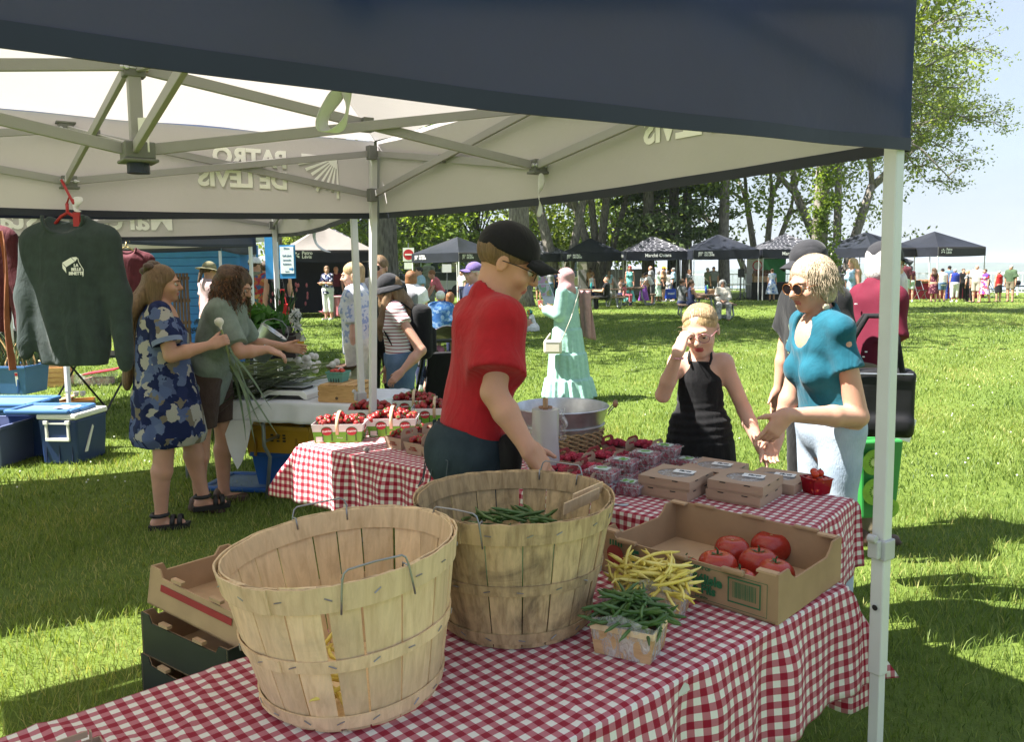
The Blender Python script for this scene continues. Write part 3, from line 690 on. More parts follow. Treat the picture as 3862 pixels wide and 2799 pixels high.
def bushy(px,Y,H,rad,label,seed,leaf=None,n=9000,ls=.14,zc=.62):
 p=D(px,1000,Y);t=thing('tree',label,'tree',(p.x,Y,gz(p.x,Y)),0,'trees of the park');rr=random.Random(seed);mb=MB();tips=[]
 mb.tube([V(0,0,-.1),V(.1,0,H*.3),V(0,.1,H*.6)],[.2,.17,.1],8)
 for i in range(26):
  a=rr.uniform(0,6.28);q=rr.random()**.5;z=H*zc+rr.uniform(-1,1)*H*(1-zc);w=math.sqrt(max(0.05,1-((z-H*zc)/(H*(1-zc)))**2));e=V(math.cos(a)*q*rad*w,math.sin(a)*q*rad*w,z);tips.append((*e,rad*.3));mb.tube([V(0,0,H*.3),V(e.x*.5,e.y*.5,z*.8),e],[.07,.05,.02],5)
 mb.obj('trunk',BARK2,t,smooth=True);link('crown',leaves_mesh('crown',tips,n,ls,.7,leaf or LEAF,seed),t)
bushy(1570,50,9.5,4.0,'leafy tree just right of the broad dark trunk',41,n=5200,ls=.17)
bushy(1690,52,10.5,4.4,'round leafy tree behind the left black tent peak',42,n=5800,ls=.17)
bushy(1800,54,10,4.2,'leafy tree left of the cap above the plain tent roof',43,n=5600,ls=.17)
bushy(2000,62,11,5,'pale leafy tree behind the thick old trunk',44,LEAFY,7000,.2)
bushy(2350,60,11,5,'leafy tree behind the gap beside the pine',45,n=7000,ls=.2)
bushy(1270,56,9.5,4.0,'leafy tree above the patterned black roof',46,n=10000,ls=.18)
bushy(1180,48,8,3.4,'feathery tree beyond the pale tent roof',47,LEAFY,8000,.14)
# ------------------------------------------------------------------ buildings, street and promenade railing
WINM=mat('window_glass_dark',(.05,.07,.09),.15)
def house(px,Y,w,d,h,col,label,gable=True,rows=2,cols=3,rz=0,roofc=(.10,.10,.11)):
 p=D(px,1000,Y);t=thing('house',label,'house',(p.x,Y,0),rz);cm=mat('wall_%d'%px,col,.8,.05,2)
 b=MB().box((0,0,h/2),(w,d,h))
 if gable:b.add([(-w/2,-d/2,h),(w/2,-d/2,h),(0,-d/2,h+w*.38)],[(0,1,2)]);b.add([(-w/2,d/2,h),(w/2,d/2,h),(0,d/2,h+w*.38)],[(1,0,2)])
 b.obj('wall',cm,t);rm=mat('roof_%d'%px,roofc,.8)
 if gable:
  for s in(-1,1):MB().prism([(0,-.3),(w*.66,-.3),(w*.66,d+.3),(0,d+.3)],(0,-d/2,h+w*.38),(s*.797,0,-.604),(0,1,0),.12*s).obj('roof',rm,t)
 else:MB().box((0,0,h+.1),(w+.3,d+.3,.2)).obj('roof',rm,t)
 for r in range(rows):
  for c in range(cols):
   x=(c+.5)/cols*w-w/2;z=1.5+r*2.7
   f=MB();f.box((x,-d/2-.02,z),(1.0,.08,1.5));fo=f.obj('window',WHITE,t);MB().box((x,-d/2-.07,z),(.82,.03,1.32)).obj('pane',WINM,fo)
 return t
house(1498,62,4.4,8,4.8,(.30,.40,.31),'pale green gabled house beyond the left black tent',True,2,2)
house(1615,70,8.5,8,4.2,(.42,.36,.31),'low beige flat building right of the pale green house',False,1,4)
house(1860,72,16,8,3.6,(.40,.36,.30),'long beige building behind the purple cap',False,1,6)
house(20,44,14,6,7,(.20,.085,.06),'brick house at the far left behind the hanging clothes',False,2,5)
WALLC=mat('concrete_wall',(.34,.33,.31),.9,.1,3)
w0=MB();a=D(2180,1000,47);b=D(2470,1000,47);w0.bar((a.x,47,.75),(b.x,47,.75),.3,1.5);tag(w0.obj('wall',WALLC),'low grey wall behind the picnic tables and the lettered tent','wall')
RAILW=mat('white_railing',(.62,.63,.65),.5)
def railing():
 a=G(2560,1100);b=V(38,30.5,0);a=V(9.5,53.0,0);t=thing('railing','white promenade railing along the edge of the lawn','railing',a);d=(b-a);n=int(d.length/2.0)
 MB().bar(V(0,0,1.1),d+V(0,0,1.1),.06,.06).obj('top_rail',RAILW,t);MB().bar(V(0,0,.15),d+V(0,0,.15),.05,.05).obj('bottom_rail',RAILW,t)
 me=MB().box((0,0,.57),(.07,.07,1.14)).mesh('post',RAILW);mb2=MB().box((0,0,.6),(.02,.02,.9)).mesh('baluster',RAILW)
 for i in range(n+1):link('post',me,t,d*(i/n))
 for i in range(n*6):link('baluster',mb2,t,d*((i+.5)/(n*6)))
railing()
# ------------------------------------------------------------------ pop-up market tents
S_=3.05;HS=S_/2
SIDES=[((1,-1),(1,1)),((1,1),(-1,1)),((-1,1),(-1,-1)),((-1,-1),(1,-1))]
LETIN=mat('painted_glow_print',(.96,.95,.93),.7,.01,5)  # light shining through the inside letters, put into a near-white colour
VALM=m_canopy('navy_valance_fabric',(.006,.017,.062),(.47,.44,.44),.07)
def rays_logo(size):
 m=MB();n=9
 for i in range(n):
  a=math.pi/2*i/(n-1);L=size*(.95+.12*math.sin(i*1.7));w0,w1=size*.012,size*.042
  d=V(math.cos(a),-math.sin(a),0);q=V(-d.y,d.x,0);s=d*size*.16
  p=[s-q*w0,d*L-q*w1,d*L+q*w1,s+q*w0]
  m.add([(x.x,x.y,.001)for x in p],[(0,1,2,3)])
 m.add([(0,0,.001),(size*.3,0,.001),(size*.19,-size*.19,.001),(0,-size*.3,.001)],[(3,2,1,0)]);return m
def petal_logo(size):
 m=MB();s=size/2
 for sx in(-1,1):
  for poly in([(.08,.05),(.95,.35),(.95,.75),(.35,.30)],[(.08,-.05),(.30,-.35),(.95,-.75),(.95,-.1)]):
   p=[(sx*x*s,y*s,.001)for x,y in poly];m.add(p if sx>0 else p,[tuple(range(len(p)))])
 m.add([(.3*s*math.cos(a*.7854),.72*s+.3*s*math.sin(a*.7854),.001)for a in range(8)],[tuple(range(8))]);return m
def tent(label,c,rz,hero=0,roof=None,valm=None,text=None,zv=(1.97,2.37),peak=3.15,tops=None,zf=0,sides=(0,1,2,3),inner=True,sag=.07,ground=0,lets=None,lean=None):
 t=thing('market_tent',label,'tent',(c[0],c[1],ground),rz,'pop up market tents');roof=roof or CANOPY;valm=valm or VALM
 zb,zt=zv;nseg=26 if hero else 10
 mr=MB();rr=random.Random(hash(label)%999)
 for k,(a,b)in enumerate(SIDES):
  A=V(a[0]*HS,a[1]*HS,zt);B=V(b[0]*HS,b[1]*HS,zt);P=V(0,0,peak)
  def fn(u,v,A=A,B=B,P=P,k=k):
   q=A.lerp(B,u).lerp(P,v);w=math.sin(math.pi*v)*math.sin(math.pi*u)**.5
   q.z-=.07*w+.06*math.sin(math.pi*v)*(1-abs(2*u-1));q.z+=(.006*math.sin(u*23+k)*(1-v)*math.sin(v*9+u*5)if hero else 0);return q
  mr.grid(fn,nseg,nseg)
 mr.obj('canopy_roof',tops or roof,t,smooth=True)
 for k in range(4):
  if k not in sides:continue
  (a,b)=SIDES[k];A=V(a[0]*HS,a[1]*HS,0);B=V(b[0]*HS,b[1]*HS,0);nrm=V(*[(1,0,0),(0,1,0),(-1,0,0),(0,-1,0)][k])
  def wav(u,v,k=k):
   return(.005*math.sin(u*19+k*2)+.003*math.sin(u*41+3*v)+.006*math.sin(u*7+k))*(1-v)if hero else.01*math.sin(u*9+k)*(1-v)
  def low(u):return zb-sag*math.sin(math.pi*u)
  def fv(u,v):p=A.lerp(B,u)+nrm*(.012+wav(u,v));p.z=low(u)+.028+(zt-low(u)-.028)*v;return p
  mv=MB();mv.grid(fv,nseg*2,8);mv.obj('valance',valm,t,smooth=True)
  mh=MB()
  def fh(u,v):p=A.lerp(B,u)+nrm*(.0135+wav(u,0));p.z=low(u)+.0315*v;return p
  mh.grid(fh,nseg*2,1);ho=mh.obj('hem',HEM,t);so_=ho.modifiers.new('thick','SOLIDIFY');so_.thickness=.004
  ux=V(0,0,1).cross(nrm)
  kind=(lets or{}).get(k,text)
  if kind:
   ctr=nrm*(HS+.012)
   def put(me,x,z,nm='lettering'):
    sgn=1 if(B-A).dot(ux)>0 else-1
    for off,mt,en in((.003 if hero else.008,WHITE,True),(-.004,LETIN,inner)):
     if not en:continue
     m2=me.copy();m2.materials.clear();m2.materials.append(mt)
     for vt in m2.vertices:
      u=.5+sgn*(x+vt.co.x)/S_;vt.co.z+=wav(u,(z+vt.co.y-zb)/(zt-zb))
     place(nm,m2,t,ctr+nrm*off+ux*x+V(0,0,z),ux,(0,0,1))
   mid=(zb+zt)/2
   if kind=='patro':
    put(rays_logo(.21).mesh('logo',WHITE),-1.30,mid+.11,'logo');put(textmesh('PATRO\nDE LÉVIS',.118,WHITE,bold=.005,align='LEFT',sp=.92),-1.02,mid+.02)
   elif kind=='petal':
    put(petal_logo(.24).mesh('logo',WHITE),-1.22,mid,'logo');put(textmesh('Patro\nLévis',.165,WHITE,bold=.004,align='LEFT',sp=.8),-1.02,mid+.02)
   elif kind=='marche':put(textmesh('Marché Ostara',.225,WHITE,bold=.0045,sx=.92),0,mid)
   elif kind=='marche_low':put(textmesh('Marché Ostara',.27,WHITE,bold=.006,sx=.92),.1,mid-.06)
 zu,zl=2.30,2.07;h=HS-.022
 cs=[(h,-h),(h,h),(-h,h),(-h,-h)]
 for k,q in enumerate(cs):
  lo_=V(*((lean or{}).get(k,(0,0))),0);F_=V(q[0],q[1],0)+lo_;Tp=V(q[0],q[1],2.34);lat=lambda z:F_.lerp(Tp,z/2.34)
  lm=MB();lm.bar(lat(.55),Tp,.037,.037,(0,1,0));lm.obj('leg',POSTW,t,bevel=.004 if hero else 0)
  if hero:
   e=MB().bar(lat(0),lat(.6),.030,.030,(0,1,0)).obj('leg_extension',POSTW,t,bevel=.003);MB().box((F_.x,F_.y,.005),(.11,.11,.01)).obj('foot',STEELW,t)
   if k==0:MB().tube([(q[0]-.024,q[1],.74),(q[0]-.0237,q[1],.74)],.008,12).obj('pin_hole',BLKPL,t)
   q0_=q;q=lat(.9 if k==0 else.62)
   cl=MB();cl.box((q[0],q[1],.90 if k==0 else.62),(.050,.050,.055));cl.box((q[0]+(-.034 if q[0]>0 else.034),q[1],.905 if k==0 else.625),(.02,.03,.05));cl.tube([(q[0]-.045,q[1]-.012,.935 if k==0 else.65),(q[0]-.045,q[1]+.012,.935 if k==0 else.65)],.012,10)
   cl.obj('height_clamp',mat('pale_grey_plastic',(.42,.42,.42),.5),t,bevel=.004)
  else:MB().box((q[0],q[1],.28),(.038,.038,.56)).obj('leg_extension',POSTW,t)
 if hero:
  mids=[(h,0),(0,h),(-h,0),(0,-h)]
  def bar(p,q,off=0,w=.016,hh=.034):
   p=Vector(p);q=Vector(q);d=(q-p).normalized();o=d.cross(V(0,0,1)).normalized()*off
   MB().bar(p+d*.02+o,q-d*.02+o,w,hh).obj('frame_bar',FRAMEG,t,bevel=.002)
  def joint(p,up_,rz_=0):
   m=MB();m.box(p,(.062,.042,.05));m.box((p[0],p[1],p[2]+(.028 if up_ else-.028)),(.08,.052,.010))
   m.tube([(p[0]-.022,p[1]-.028,p[2]),(p[0]-.022,p[1]+.028,p[2])],.009,8,1);m.tube([(p[0]+.022,p[1]-.028,p[2]),(p[0]+.022,p[1]+.028,p[2])],.009,8,1);m.tube([(p[0]-.04,p[1]-.013,p[2]),(p[0]+.04,p[1]-.013,p[2])],.009,8,1)
   m.obj('joint',[JOINT,METAL],t,bevel=.003)
  for k in range(4):
   m_=mids[k]
   for q in(cs[k],cs[(k+1)%4]):
    bar((*q,zu),(*m_,zl),-.012);bar((*q,zl),(*m_,zu),.012)
    pm=(V(*q,0)+V(*m_,0))/2;MB().box((pm.x,pm.y,(zu+zl)/2),(.034,.034,.040)).obj('pivot',JOINT,t)
   joint((*m_,zu),True);joint((*m_,zl),False)
   bar((*m_,zu),(0,0,zl-.05),-.012,.016,.034);bar((*m_,zl),(0,0,zu-.03),.012,.016,.034)
   MB().box((m_[0]/2,m_[1]/2,(zu+zl)/2-.02),(.036,.036,.048)).obj('pivot',JOINT,t)
  for q in cs:MB().box((q[0]*.985,q[1]*.985,zu),(.048,.048,.075)).obj('joint',JOINT,t,bevel=.003);MB().box((q[0]*.985,q[1]*.985,zl),(.048,.048,.07)).obj('joint',JOINT,t,bevel=.003)
  MB().bar((0,0,zl-.06),(0,0,peak-.03),.036,.036).obj('hub_pole',FRAMEG,t,bevel=.003)
  joint((0,0,zu-.04),True);m=MB().box((0,0,zl-.05),(.085,.085,.05));m.box((0,0,zl-.08),(.10,.10,.010));m.obj('joint',JOINT,t,bevel=.004)
  MB().tube([(0,0,zl-.086),(0,0,zl-.115)],.032,20).obj('end_cap',NAVYPL,t)
 else:
  for k in range(4):MB().bar((*cs[k],2.28),(*cs[(k+1)%4],2.28),.03,.03).obj('frame_bar',FRAMEG,t)
 return t
MAIN=tent('open dark blue market tent overhead whose white corner post stands at the right',(-1.112,2.462),math.atan2(.578,.816),hero=1,lets={0:'patro',1:'patro'},sag=.03,zv=(1.945,2.37),lean={1:(.02,.20)})
def strap(parent,pts,w,name='strap',m=None):
 mb=MB();pts=[Vector(p)for p in pts]
 tw=[V(*q).normalized()for q in([(1,.2,0),(.8,-.6,0),(.2,1,.1),(.9,.5,.1),(1,0,0),(.7,.7,0),(1,.2,0)]*3)[:len(pts)]]
 vs=[]
 for p,d in zip(pts,tw):vs+=[p-d*w/2,p+d*w/2]
 mb.add(vs,[(2*i,2*i+1,2*i+3,2*i+2)for i in range(len(pts)-1)])
 o=mb.obj(name,m or mat('white_webbing',(.72,.73,.72),.8,.04,8,.2,200,trans=.08),parent,smooth=True)
 s=o.modifiers.new('sub','SUBSURF');s.levels=2;s.render_levels=2;s2=o.modifiers.new('thick','SOLIDIFY');s2.thickness=.0015;return o
mi=Matrix.Translation(MAIN.location)@Matrix.Rotation(MAIN.rotation_euler.z,4,'Z');mi.invert()
def loc_pts(pxs):return[mi@D(*q)for q in pxs]
strap(MAIN,loc_pts([(1285,250,1.45),(1300,320,1.45),(1318,410,1.44),(1285,490,1.42),(1225,505,1.40),(1205,450,1.41),(1255,385,1.43),(1285,330,1.44)]),.034)
strap(MAIN,loc_pts([(2040,650,3.3),(2045,700,3.3),(2025,740,3.29),(2042,775,3.29),(2030,820,3.29)]),.035)
strap(MAIN,loc_pts([(295,740,3.68),(292,765,3.66),(278,790,3.66),(300,800,3.66)]),.05)
MB().box(mi@D(542,508,2.44),(.03,.002,.10),-MAIN.rotation_euler.z).obj('sticker',WHITE,MAIN)
tent('second open tent beyond the first one with its pale inside showing reversed lettering',(-2.905,5.475),math.atan2(.415,.91),hero=1,lets={1:'marche_low'},sag=.04,lean={0:(.06,.10)})
strap(thing('loose_strap','white strap hanging over the dark edge left of the twin posts','strap',D(1190,850,6.3)),[V(0,0,0),V(-.02,0,-.08),V(.0,0,-.15),V(.05,0,-.19),V(.11,0,-.21)],.035)
tent('third tent at the left whose dark outside band hides behind the hanging shirts',(-5.19,9.38),R_(-16.3),hero=1,sag=.03)
tent('unseen tent added left of the second one to shade the grass',(-5.66,4.22),math.atan2(.415,.91),sag=.04)  # out of view, added to throw its shadow on the left grass
tent('fourth tent at the left standing in front of the blue kiosk',(-6.1,13.6),R_(8),sag=.03)
def far(label,px,Y,rz,text,roof=None,**kw):
 p=D(px,1000,Y);return tent(label,(p.x,Y),R_(rz),text=text,roof=roof or CANOPYF,valm=CANOPYF,inner=False,sag=.03,**kw)
def walls(t,idx,m):
 for k in idx:
  (a,b)=SIDES[k];q=.985;MB().bar((a[0]*HS*q,a[1]*HS*q,1.0),(b[0]*HS*q,b[1]*HS*q,1.0),.02,1.98).obj('side_wall',m,t)
BLKW=mat('black_tent_wall',(.010,.013,.020),.7)
Q0=D(1268,1000,28);cp=(Q0.x-.85,30.0)
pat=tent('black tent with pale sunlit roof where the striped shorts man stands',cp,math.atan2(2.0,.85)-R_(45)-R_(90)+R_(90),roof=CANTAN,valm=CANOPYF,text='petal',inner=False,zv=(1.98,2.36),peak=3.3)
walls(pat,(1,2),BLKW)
tw_=MB().box((0,0,0),(6.2,.05,2.0));wl_=thing('backdrop','black fabric backdrop printed with pale grey lettering behind the bearded man','backdrop',(cp[0]-1.2,31.9,1.0));tw_.obj('panel',BLKW,wl_)
GREYP=mat('grey_print',(.22,.22,.22),.8);place('lettering',textmesh('Patro\nLévis',.33,GREYP,bold=.006,align='LEFT',sp=.8),wl_,(D(1128,1050,31.85).x-wl_.location.x,-.032,.02),(1,0,0),(0,0,1));place('logo',petal_logo(.55).mesh('logo',GREYP),wl_,(D(1103,1050,31.85).x-wl_.location.x,-.032,-.05),(1,0,0),(0,0,1))
p_=D(1262,1000,35.5);tent('tent with patterned black roof behind the pale sunlit roof',(p_.x,35.5),R_(30),roof=CANOPYP,valm=CANOPYF,text='petal',inner=False,zv=(2.0,2.36),peak=3.45)
far('plain black tent left of the boy with a corner turned towards the lawn',1727,38.5,50,'patro')
far('patterned tent mostly hidden behind the thick old trunk',2030,44,5,None,CANOPYP)
far('plain black tent right above the pink headscarf',2226,42.2,0,'patro')
far('patterned roof tent with white lettering in the middle of the row',2461,40.5,0,'marche',CANOPYP)
far('plain black tent over the open table in front of the single upright trunk',2708,39.2,0,'patro')
t6=far('patterned roof tent beside the green booth, its lettering cut off by a cap',2958,39.3,0,'marche',CANOPYP)
far('plain black tent between the two black caps',3262,38.5,28,'patro')
far('black tent with flower logo right of the white corner post',3520,38.8,22,'petal')
# ------------------------------------------------------------------ tables and gingham cloths
TZ=.74
def draped(name,label,cat,corner,e1,e2,L,Wd,z,over,m,grp=None,seed=0,seg=.022,amp=.014,uvrot=0,thick=.0015,corner_flare=.55):
 """cloth over a table: corner = table corner, e1 long way, e2 across"""
 e1=unit(e1);e2=unit(e2);c0=Vector((corner[0],corner[1],0));rr=random.Random(seed);ph=[rr.uniform(0,6.28)for _ in range(8)]
 o1,o2,o3,o4=over
 nu=int((L+o1+o2)/seg);nv=int((Wd+o3+o4)/seg);mb=MB()
 def fn(u,v):
  s=-o1+(L+o1+o2)*u;t=-o3+(Wd+o3+o4)*v
  ds=-s if s<0 else max(0,s-L);dt=-t if t<0 else max(0,t-Wd);ss=-1 if s<0 else 1;st=-1 if t<0 else 1
  cs_,ct=min(max(s,0),L),min(max(t,0),Wd);d=max(ds,dt);mn=min(ds,dt);rad=.014
  drop=d-.35*mn+.18*mn if mn>0 else d
  z_=z-(drop if drop>rad else drop*drop/(2*rad)if drop<rad else drop)+(rad/2 if drop>rad else 0)
  k=min(1,d/.12);am_=amp*(.35+.9*abs(math.sin(s*2.3+t*1.9+ph[6])));wv=am_*k*(math.sin(s*21+ph[0])+.6*math.sin(s*37+ph[1]+3*d))if dt>=ds else am_*k*(math.sin(t*19+ph[2])+.6*math.sin(t*33+ph[3]+3*d))
  out=.012*k+wv+.05*d
  a=out*(1 if ds>0 else 0)*(1 if ds>=dt else.3);b=out*(1 if dt>0 else 0)*(1 if dt>=ds else.3)
  if mn>0:
   a+=mn*corner_flare*(.75 if ds>=dt else.55);b+=mn*corner_flare*(.75 if dt>=ds else.55)
  p=c0+e1*(cs_+ss*a)+e2*(ct+st*b);p.z=z_
  if d==0:
   w=math.sin(s*9+t*5+ph[4])*math.sin(t*14-s*3+ph[5]);p.z+=.0012+.0028*max(0,w)**2
   q=abs(math.sin(s*2.1+t*1.4+ph[6]));p.z+=.007*max(0,1-q/.09)**2 if q<.09 else 0;q=min(abs((s+.2)%.46-.23),abs((t+.1)%.38-.19));p.z+=.0022*max(0,1-q/.014)
   q=abs(math.sin(s*3.3-t*2.2+ph[7]));p.z+=.006*max(0,1-q/.08)**2 if q<.08 else 0
  return p
 mb.grid(fn,nu,nv,0,lambda u,v:(-o1+(L+o1+o2)*u,-o3+(Wd+o3+o4)*v))
 o=mb.obj(name,m,None,smooth=True);s=o.modifiers.new('thick','SOLIDIFY');s.thickness=thick
 return tag(o,label,cat,grp)
def folding_table(corner,e1,e2,L,Wd,z,label,grp='folding tables under the cloths'):
 e1=unit(e1);e2=unit(e2);c=Vector((corner[0],corner[1],0))+e1*L/2+e2*Wd/2
 t=thing('folding_table',label,'table',c,math.atan2(e1.y,e1.x),grp)
 MB().box((0,0,z-.027),(L-.004,Wd-.004,.045)).obj('tabletop',mat('pale_table_plastic',(.6,.6,.58),.6),t,bevel=.008)
 for sx in(-1,1):
  for sy in(-1,1):
   MB().tube([(sx*(L/2-.22),sy*(Wd/2-.06),z-.05),(sx*(L/2-.22),sy*(Wd/2-.06),z-.33),(sx*(L/2-.24),sy*(Wd/2-.10),z-.42),(sx*(L/2-.2),sy*(Wd/2-.1),.01)],.0135,10).obj('leg',mat('grey_table_leg',(.20,.22,.23),.4,metal=.4),t,smooth=True)
  MB().tube([(sx*(L/2-.22),-(Wd/2-.06),z-.30),(sx*(L/2-.22),(Wd/2-.06),z-.30)],.011,8).obj('crossbar',STEELW,t)
 return t
T1d=unit((.755,.656,0));T1n=unit((-.656,.755,0));T1R=V(.955,2.24,0)
T1L=2.44;T1o=T1R-T1d*T1L
folding_table(T1o,T1d,T1n,T1L,.76,TZ,'table under the gingham cloth nearest the front, holding the bushel baskets')
draped('tablecloth','red and white gingham cloth in the foreground under the bushel baskets','tablecloth',T1o,T1d,T1n,T1L,.76,TZ,(.2,.40,.31,.14),GING,'gingham tablecloths',1,seg=.020,corner_flare=.36)
T2d=unit((-.775,.632,0));T2n=unit((.632,.775,0));T2R=V(.90,2.56,0);T2L=2.63;T2W=.69
folding_table(T2R,T2d,T2n,T2L,T2W,TZ,'table under the gingham cloth behind the boy, holding the berries')
draped('tablecloth','red and white gingham cloth behind the boy under the berries and pie boxes','tablecloth',T2R,T2d,T2n,T2L,T2W,TZ,(.28,.26,.31,.04),GING,'gingham tablecloths',5,seg=.022)
# ------------------------------------------------------------------ bushel baskets
def bushel(label,c,rb,rtp,h,wood,hang,seed,tilt=(0,0),gaps=(),shear=0):
 rr=random.Random(seed);t=thing('bushel_basket',label,'basket',(c[0],c[1],TZ+.004),0,'bushel baskets on the front table')
 def rad(z):return rb+(rtp-rb)*(z/h)**.85
 def tl(p,sc=1.0):return V(p[0]+shear*(1-p[2]/h),p[1],p[2]+(p[0]*tilt[0]+p[1]*tilt[1])*(.35+.65*p[2]/h))
 n=19;a=rr.uniform(0,1);edges=[a]
 for i in range(n):edges.append(edges[-1]+rr.uniform(.75,1.3))
 sc=2*math.pi/(edges[-1]-edges[0]);edges=[a+(q-a)*sc for q in edges]
 for i in range(n):
  a0,a1=edges[i]+rr.uniform(.004,.010),edges[i+1]-rr.uniform(.004,.012)
  mid=(a0+a1)/2%(2*math.pi)
  for gq,gw in gaps:
   if abs((mid-gq+math.pi)%(2*math.pi)-math.pi)<(a1-a0)/2:a1-=gw
  top=h+rr.uniform(-.006,.004);mb=MB();R=7;C=4;vs=[];off=rr.uniform(-.0025,.0015)
  for s in(0,1):
   for j in range(R+1):
    z=top*j/R
    for k in range(C+1):
     aa=a0+(a1-a0)*k/C;r=rad(min(z,h))+off-.0034*s+.002*math.cos((k/C-.5)*math.pi)
     jag=rr.uniform(-.004,.003)if(j==R)else 0
     vs.append(tl((r*math.cos(aa),r*math.sin(aa),z+jag)))
  W_=C+1;K=(R+1)*W_;fs=[]
  for j in range(R):
   for k in range(C):
    q=j*W_+k;fs.append((q,q+1,q+W_+1,q+W_));fs.append((K+q,K+q+W_,K+q+W_+1,K+q+1))
  for k in range(C):fs.append((R*W_+k,R*W_+k+1,K+R*W_+k+1,K+R*W_+k));fs.append((k,K+k,K+k+1,k+1))
  for j in range(R):fs.append((j*W_,j*W_+W_,K+j*W_+W_,K+j*W_));q=j*W_+C;fs.append((q,K+q,K+q+W_,q+W_))
  mb.add(vs,fs);mb.obj('stave',wood,t)
 def hoop(z0,z1,off,nm='hoop',th=.0038,st=0.0,wav=.002):
  N=64;prof=[];mb=MB();vs=[];ov=.22
  for k in range(N+1):
   aa=st+(2*math.pi+ov)*k/N;e=.0042*max(0,(k/N-.93)/.07)+.0008;dz=wav*math.sin(aa*3+seed)
   jg=(rr.uniform(-.003,.001)if nm=='rim_hoop' else 0)
   for(q,zz)in((0,z0),(0,z1+jg),(-th,z1+jg),(-th,z0)):
    r=rad(min(max(zz,0),h))+off+e+q;vs.append(tl((r*math.cos(aa),r*math.sin(aa),zz+dz)))
  fs=[]
  for k in range(N):
   for q in range(4):l=(q+1)%4;fs.append((k*4+q,(k+1)*4+q,(k+1)*4+l,k*4+l))
  fs+=[(0,1,2,3),(N*4+3,N*4+2,N*4+1,N*4)]
  mb.add(vs,fs);return mb.obj(nm,wood,t)
 hoop(h-.050,h+.004,.0065,'rim_hoop',st=rr.uniform(3.5,4.2));hoop(h-.046,h+.002,-.0045,'rim_hoop',st=rr.uniform(0,6))
 hoop(h*.44,h*.44+.026,.0055,'hoop',st=4.55-.15*seed);hoop(.012,.040,.0055,'hoop',st=rr.uniform(0,6))
 MB().lathe([(.001,.006),(rb*.97,.006),(rb*.97,.012),(.001,.012)],32).obj('bottom',wood,t)
 st=MB()
 for z in(h-.024,h*.44+.013,.026):
  for i in range(17):
   aa=i/17*6.283+rr.uniform(-.05,.05);r=rad(z)+.0085;q=tl((r*math.cos(aa),r*math.sin(aa),z));u=V(-math.sin(aa),math.cos(aa),rr.uniform(-.8,.8)).normalized();st.tube([q-u*.008,q+u*.008],.0013,5)
 tag(st.obj('staples',STEELW,t),kind='stuff')
 for aa in hang:
  da=.255*.25/rtp;hm=MB();r=rtp+.012
  P=lambda q,z,rr_=r:tl((rr_*math.cos(q),rr_*math.sin(q),z))
  b1,b2=aa-da,aa+da
  hm.tube([P(b1-.03,h-.052),P(b1-.015,h-.02),P(b1,h+.008),P(b1+.02,h+.024),P(b1+.05,h+.030),P(aa,h+.031,r-.008),P(b2-.05,h+.030),P(b2-.02,h+.024),P(b2,h+.008),P(b2+.015,h-.02),P(b2+.03,h-.052)],.0021,8)
  for q in(b1,b2):hm.tube([P(q,h+.006),P(q,h+.008,r-.02),P(q,h-.02,r-.025)],.0021,6)
  hm.obj('wire_handle',STEELW,t,smooth=True)
 return t
b1c=D(1286,2400,1.715);B1=bushel('pale empty wooden bushel basket in front at the table edge',(b1c.x+.002,1.715),.185,.252,.322,WOOD1,(R_(-62),R_(112)),3,(.085,0),gaps=((R_(-87),.055),),shear=.026)
b2c=D(1942,2200,2.06);B2=bushel('darker weathered bushel basket behind, holding a few green beans',(b2c.x,2.06),.187,.255,.325,WOOD2,(R_(-122),R_(58)),6,(0,0),gaps=((R_(-40),.035),(R_(85),.03)))
def bean_mesh(name,L,r,bend,m,seed,n=6):
 rr=random.Random(seed);pts=[];rs=[];N=7
 for i in range(N):
  u=i/(N-1)-.5;pts.append((L*u,bend*(u*u*4-1)*.25+rr.uniform(-.1,.1)*r*2,rr.uniform(-.3,.3)*r));rs.append(r*(1.0,1.12)[i%2]*(1 if abs(u)<.4 else.42))
 pts.append((L*.54,pts[-1][1]+r*.9,0));rs.append(r*.12)
 return MB().tube(pts,rs,n,flat=((0,0,1),.8)).mesh(name,m,True)
BG=[bean_mesh('green_bean',L,.0048,b,BEANG,i)for i,(L,b)in enumerate([(.11,.03),(.10,.02),(.12,.045),(.095,-.03)])]
BY=[bean_mesh('yellow_bean',L,.0048,b,BEANY,i+9)for i,(L,b)in enumerate([(.13,.04),(.115,.03),(.125,-.045),(.14,.06)])]
def strew(name,meshes,label,cat,group,spots,rr,tiltmax=.5,z0=0.0,az=None):
 for(x,y,z)in spots:
  o=link(name,rr.choice(meshes),None,(x,y,z),(rr.uniform(-.3,.3),rr.uniform(-tiltmax,tiltmax),rr.uniform(0,6.28)if az is None else az+rr.uniform(-.6,.6)));tag(o,label,cat,group)
rr=random.Random(21);sp=[]
for i in range(34):
 a=rr.uniform(0,6.28);q=rr.random()**.5*.15;sp.append((b2c.x-.02+q*math.cos(a),2.13+q*.7*math.sin(a),TZ+.215+.022*rr.random()+.03*(.15-q)/.15))
strew('green_bean',BG,'dark green bean lying loose inside the weathered bushel basket','bean','loose green beans in the weathered basket',sp,rr,.35)
hid=MB().ell((b2c.x,2.07,TZ+.12),(.20,.20,.10),20,10);tag(hid.obj('bean_heap',BEANG,None,smooth=True),kind='stuff')
sp=[(b1c.x+rr.uniform(-.02,.03),1.545+rr.uniform(0,.06),TZ+.03+.012*i)for i in range(12)]
strew('yellow_bean',BY,'yellow bean glimpsed through the open slit of the pale basket','bean','yellow beans inside the pale basket',sp,rr,.3)
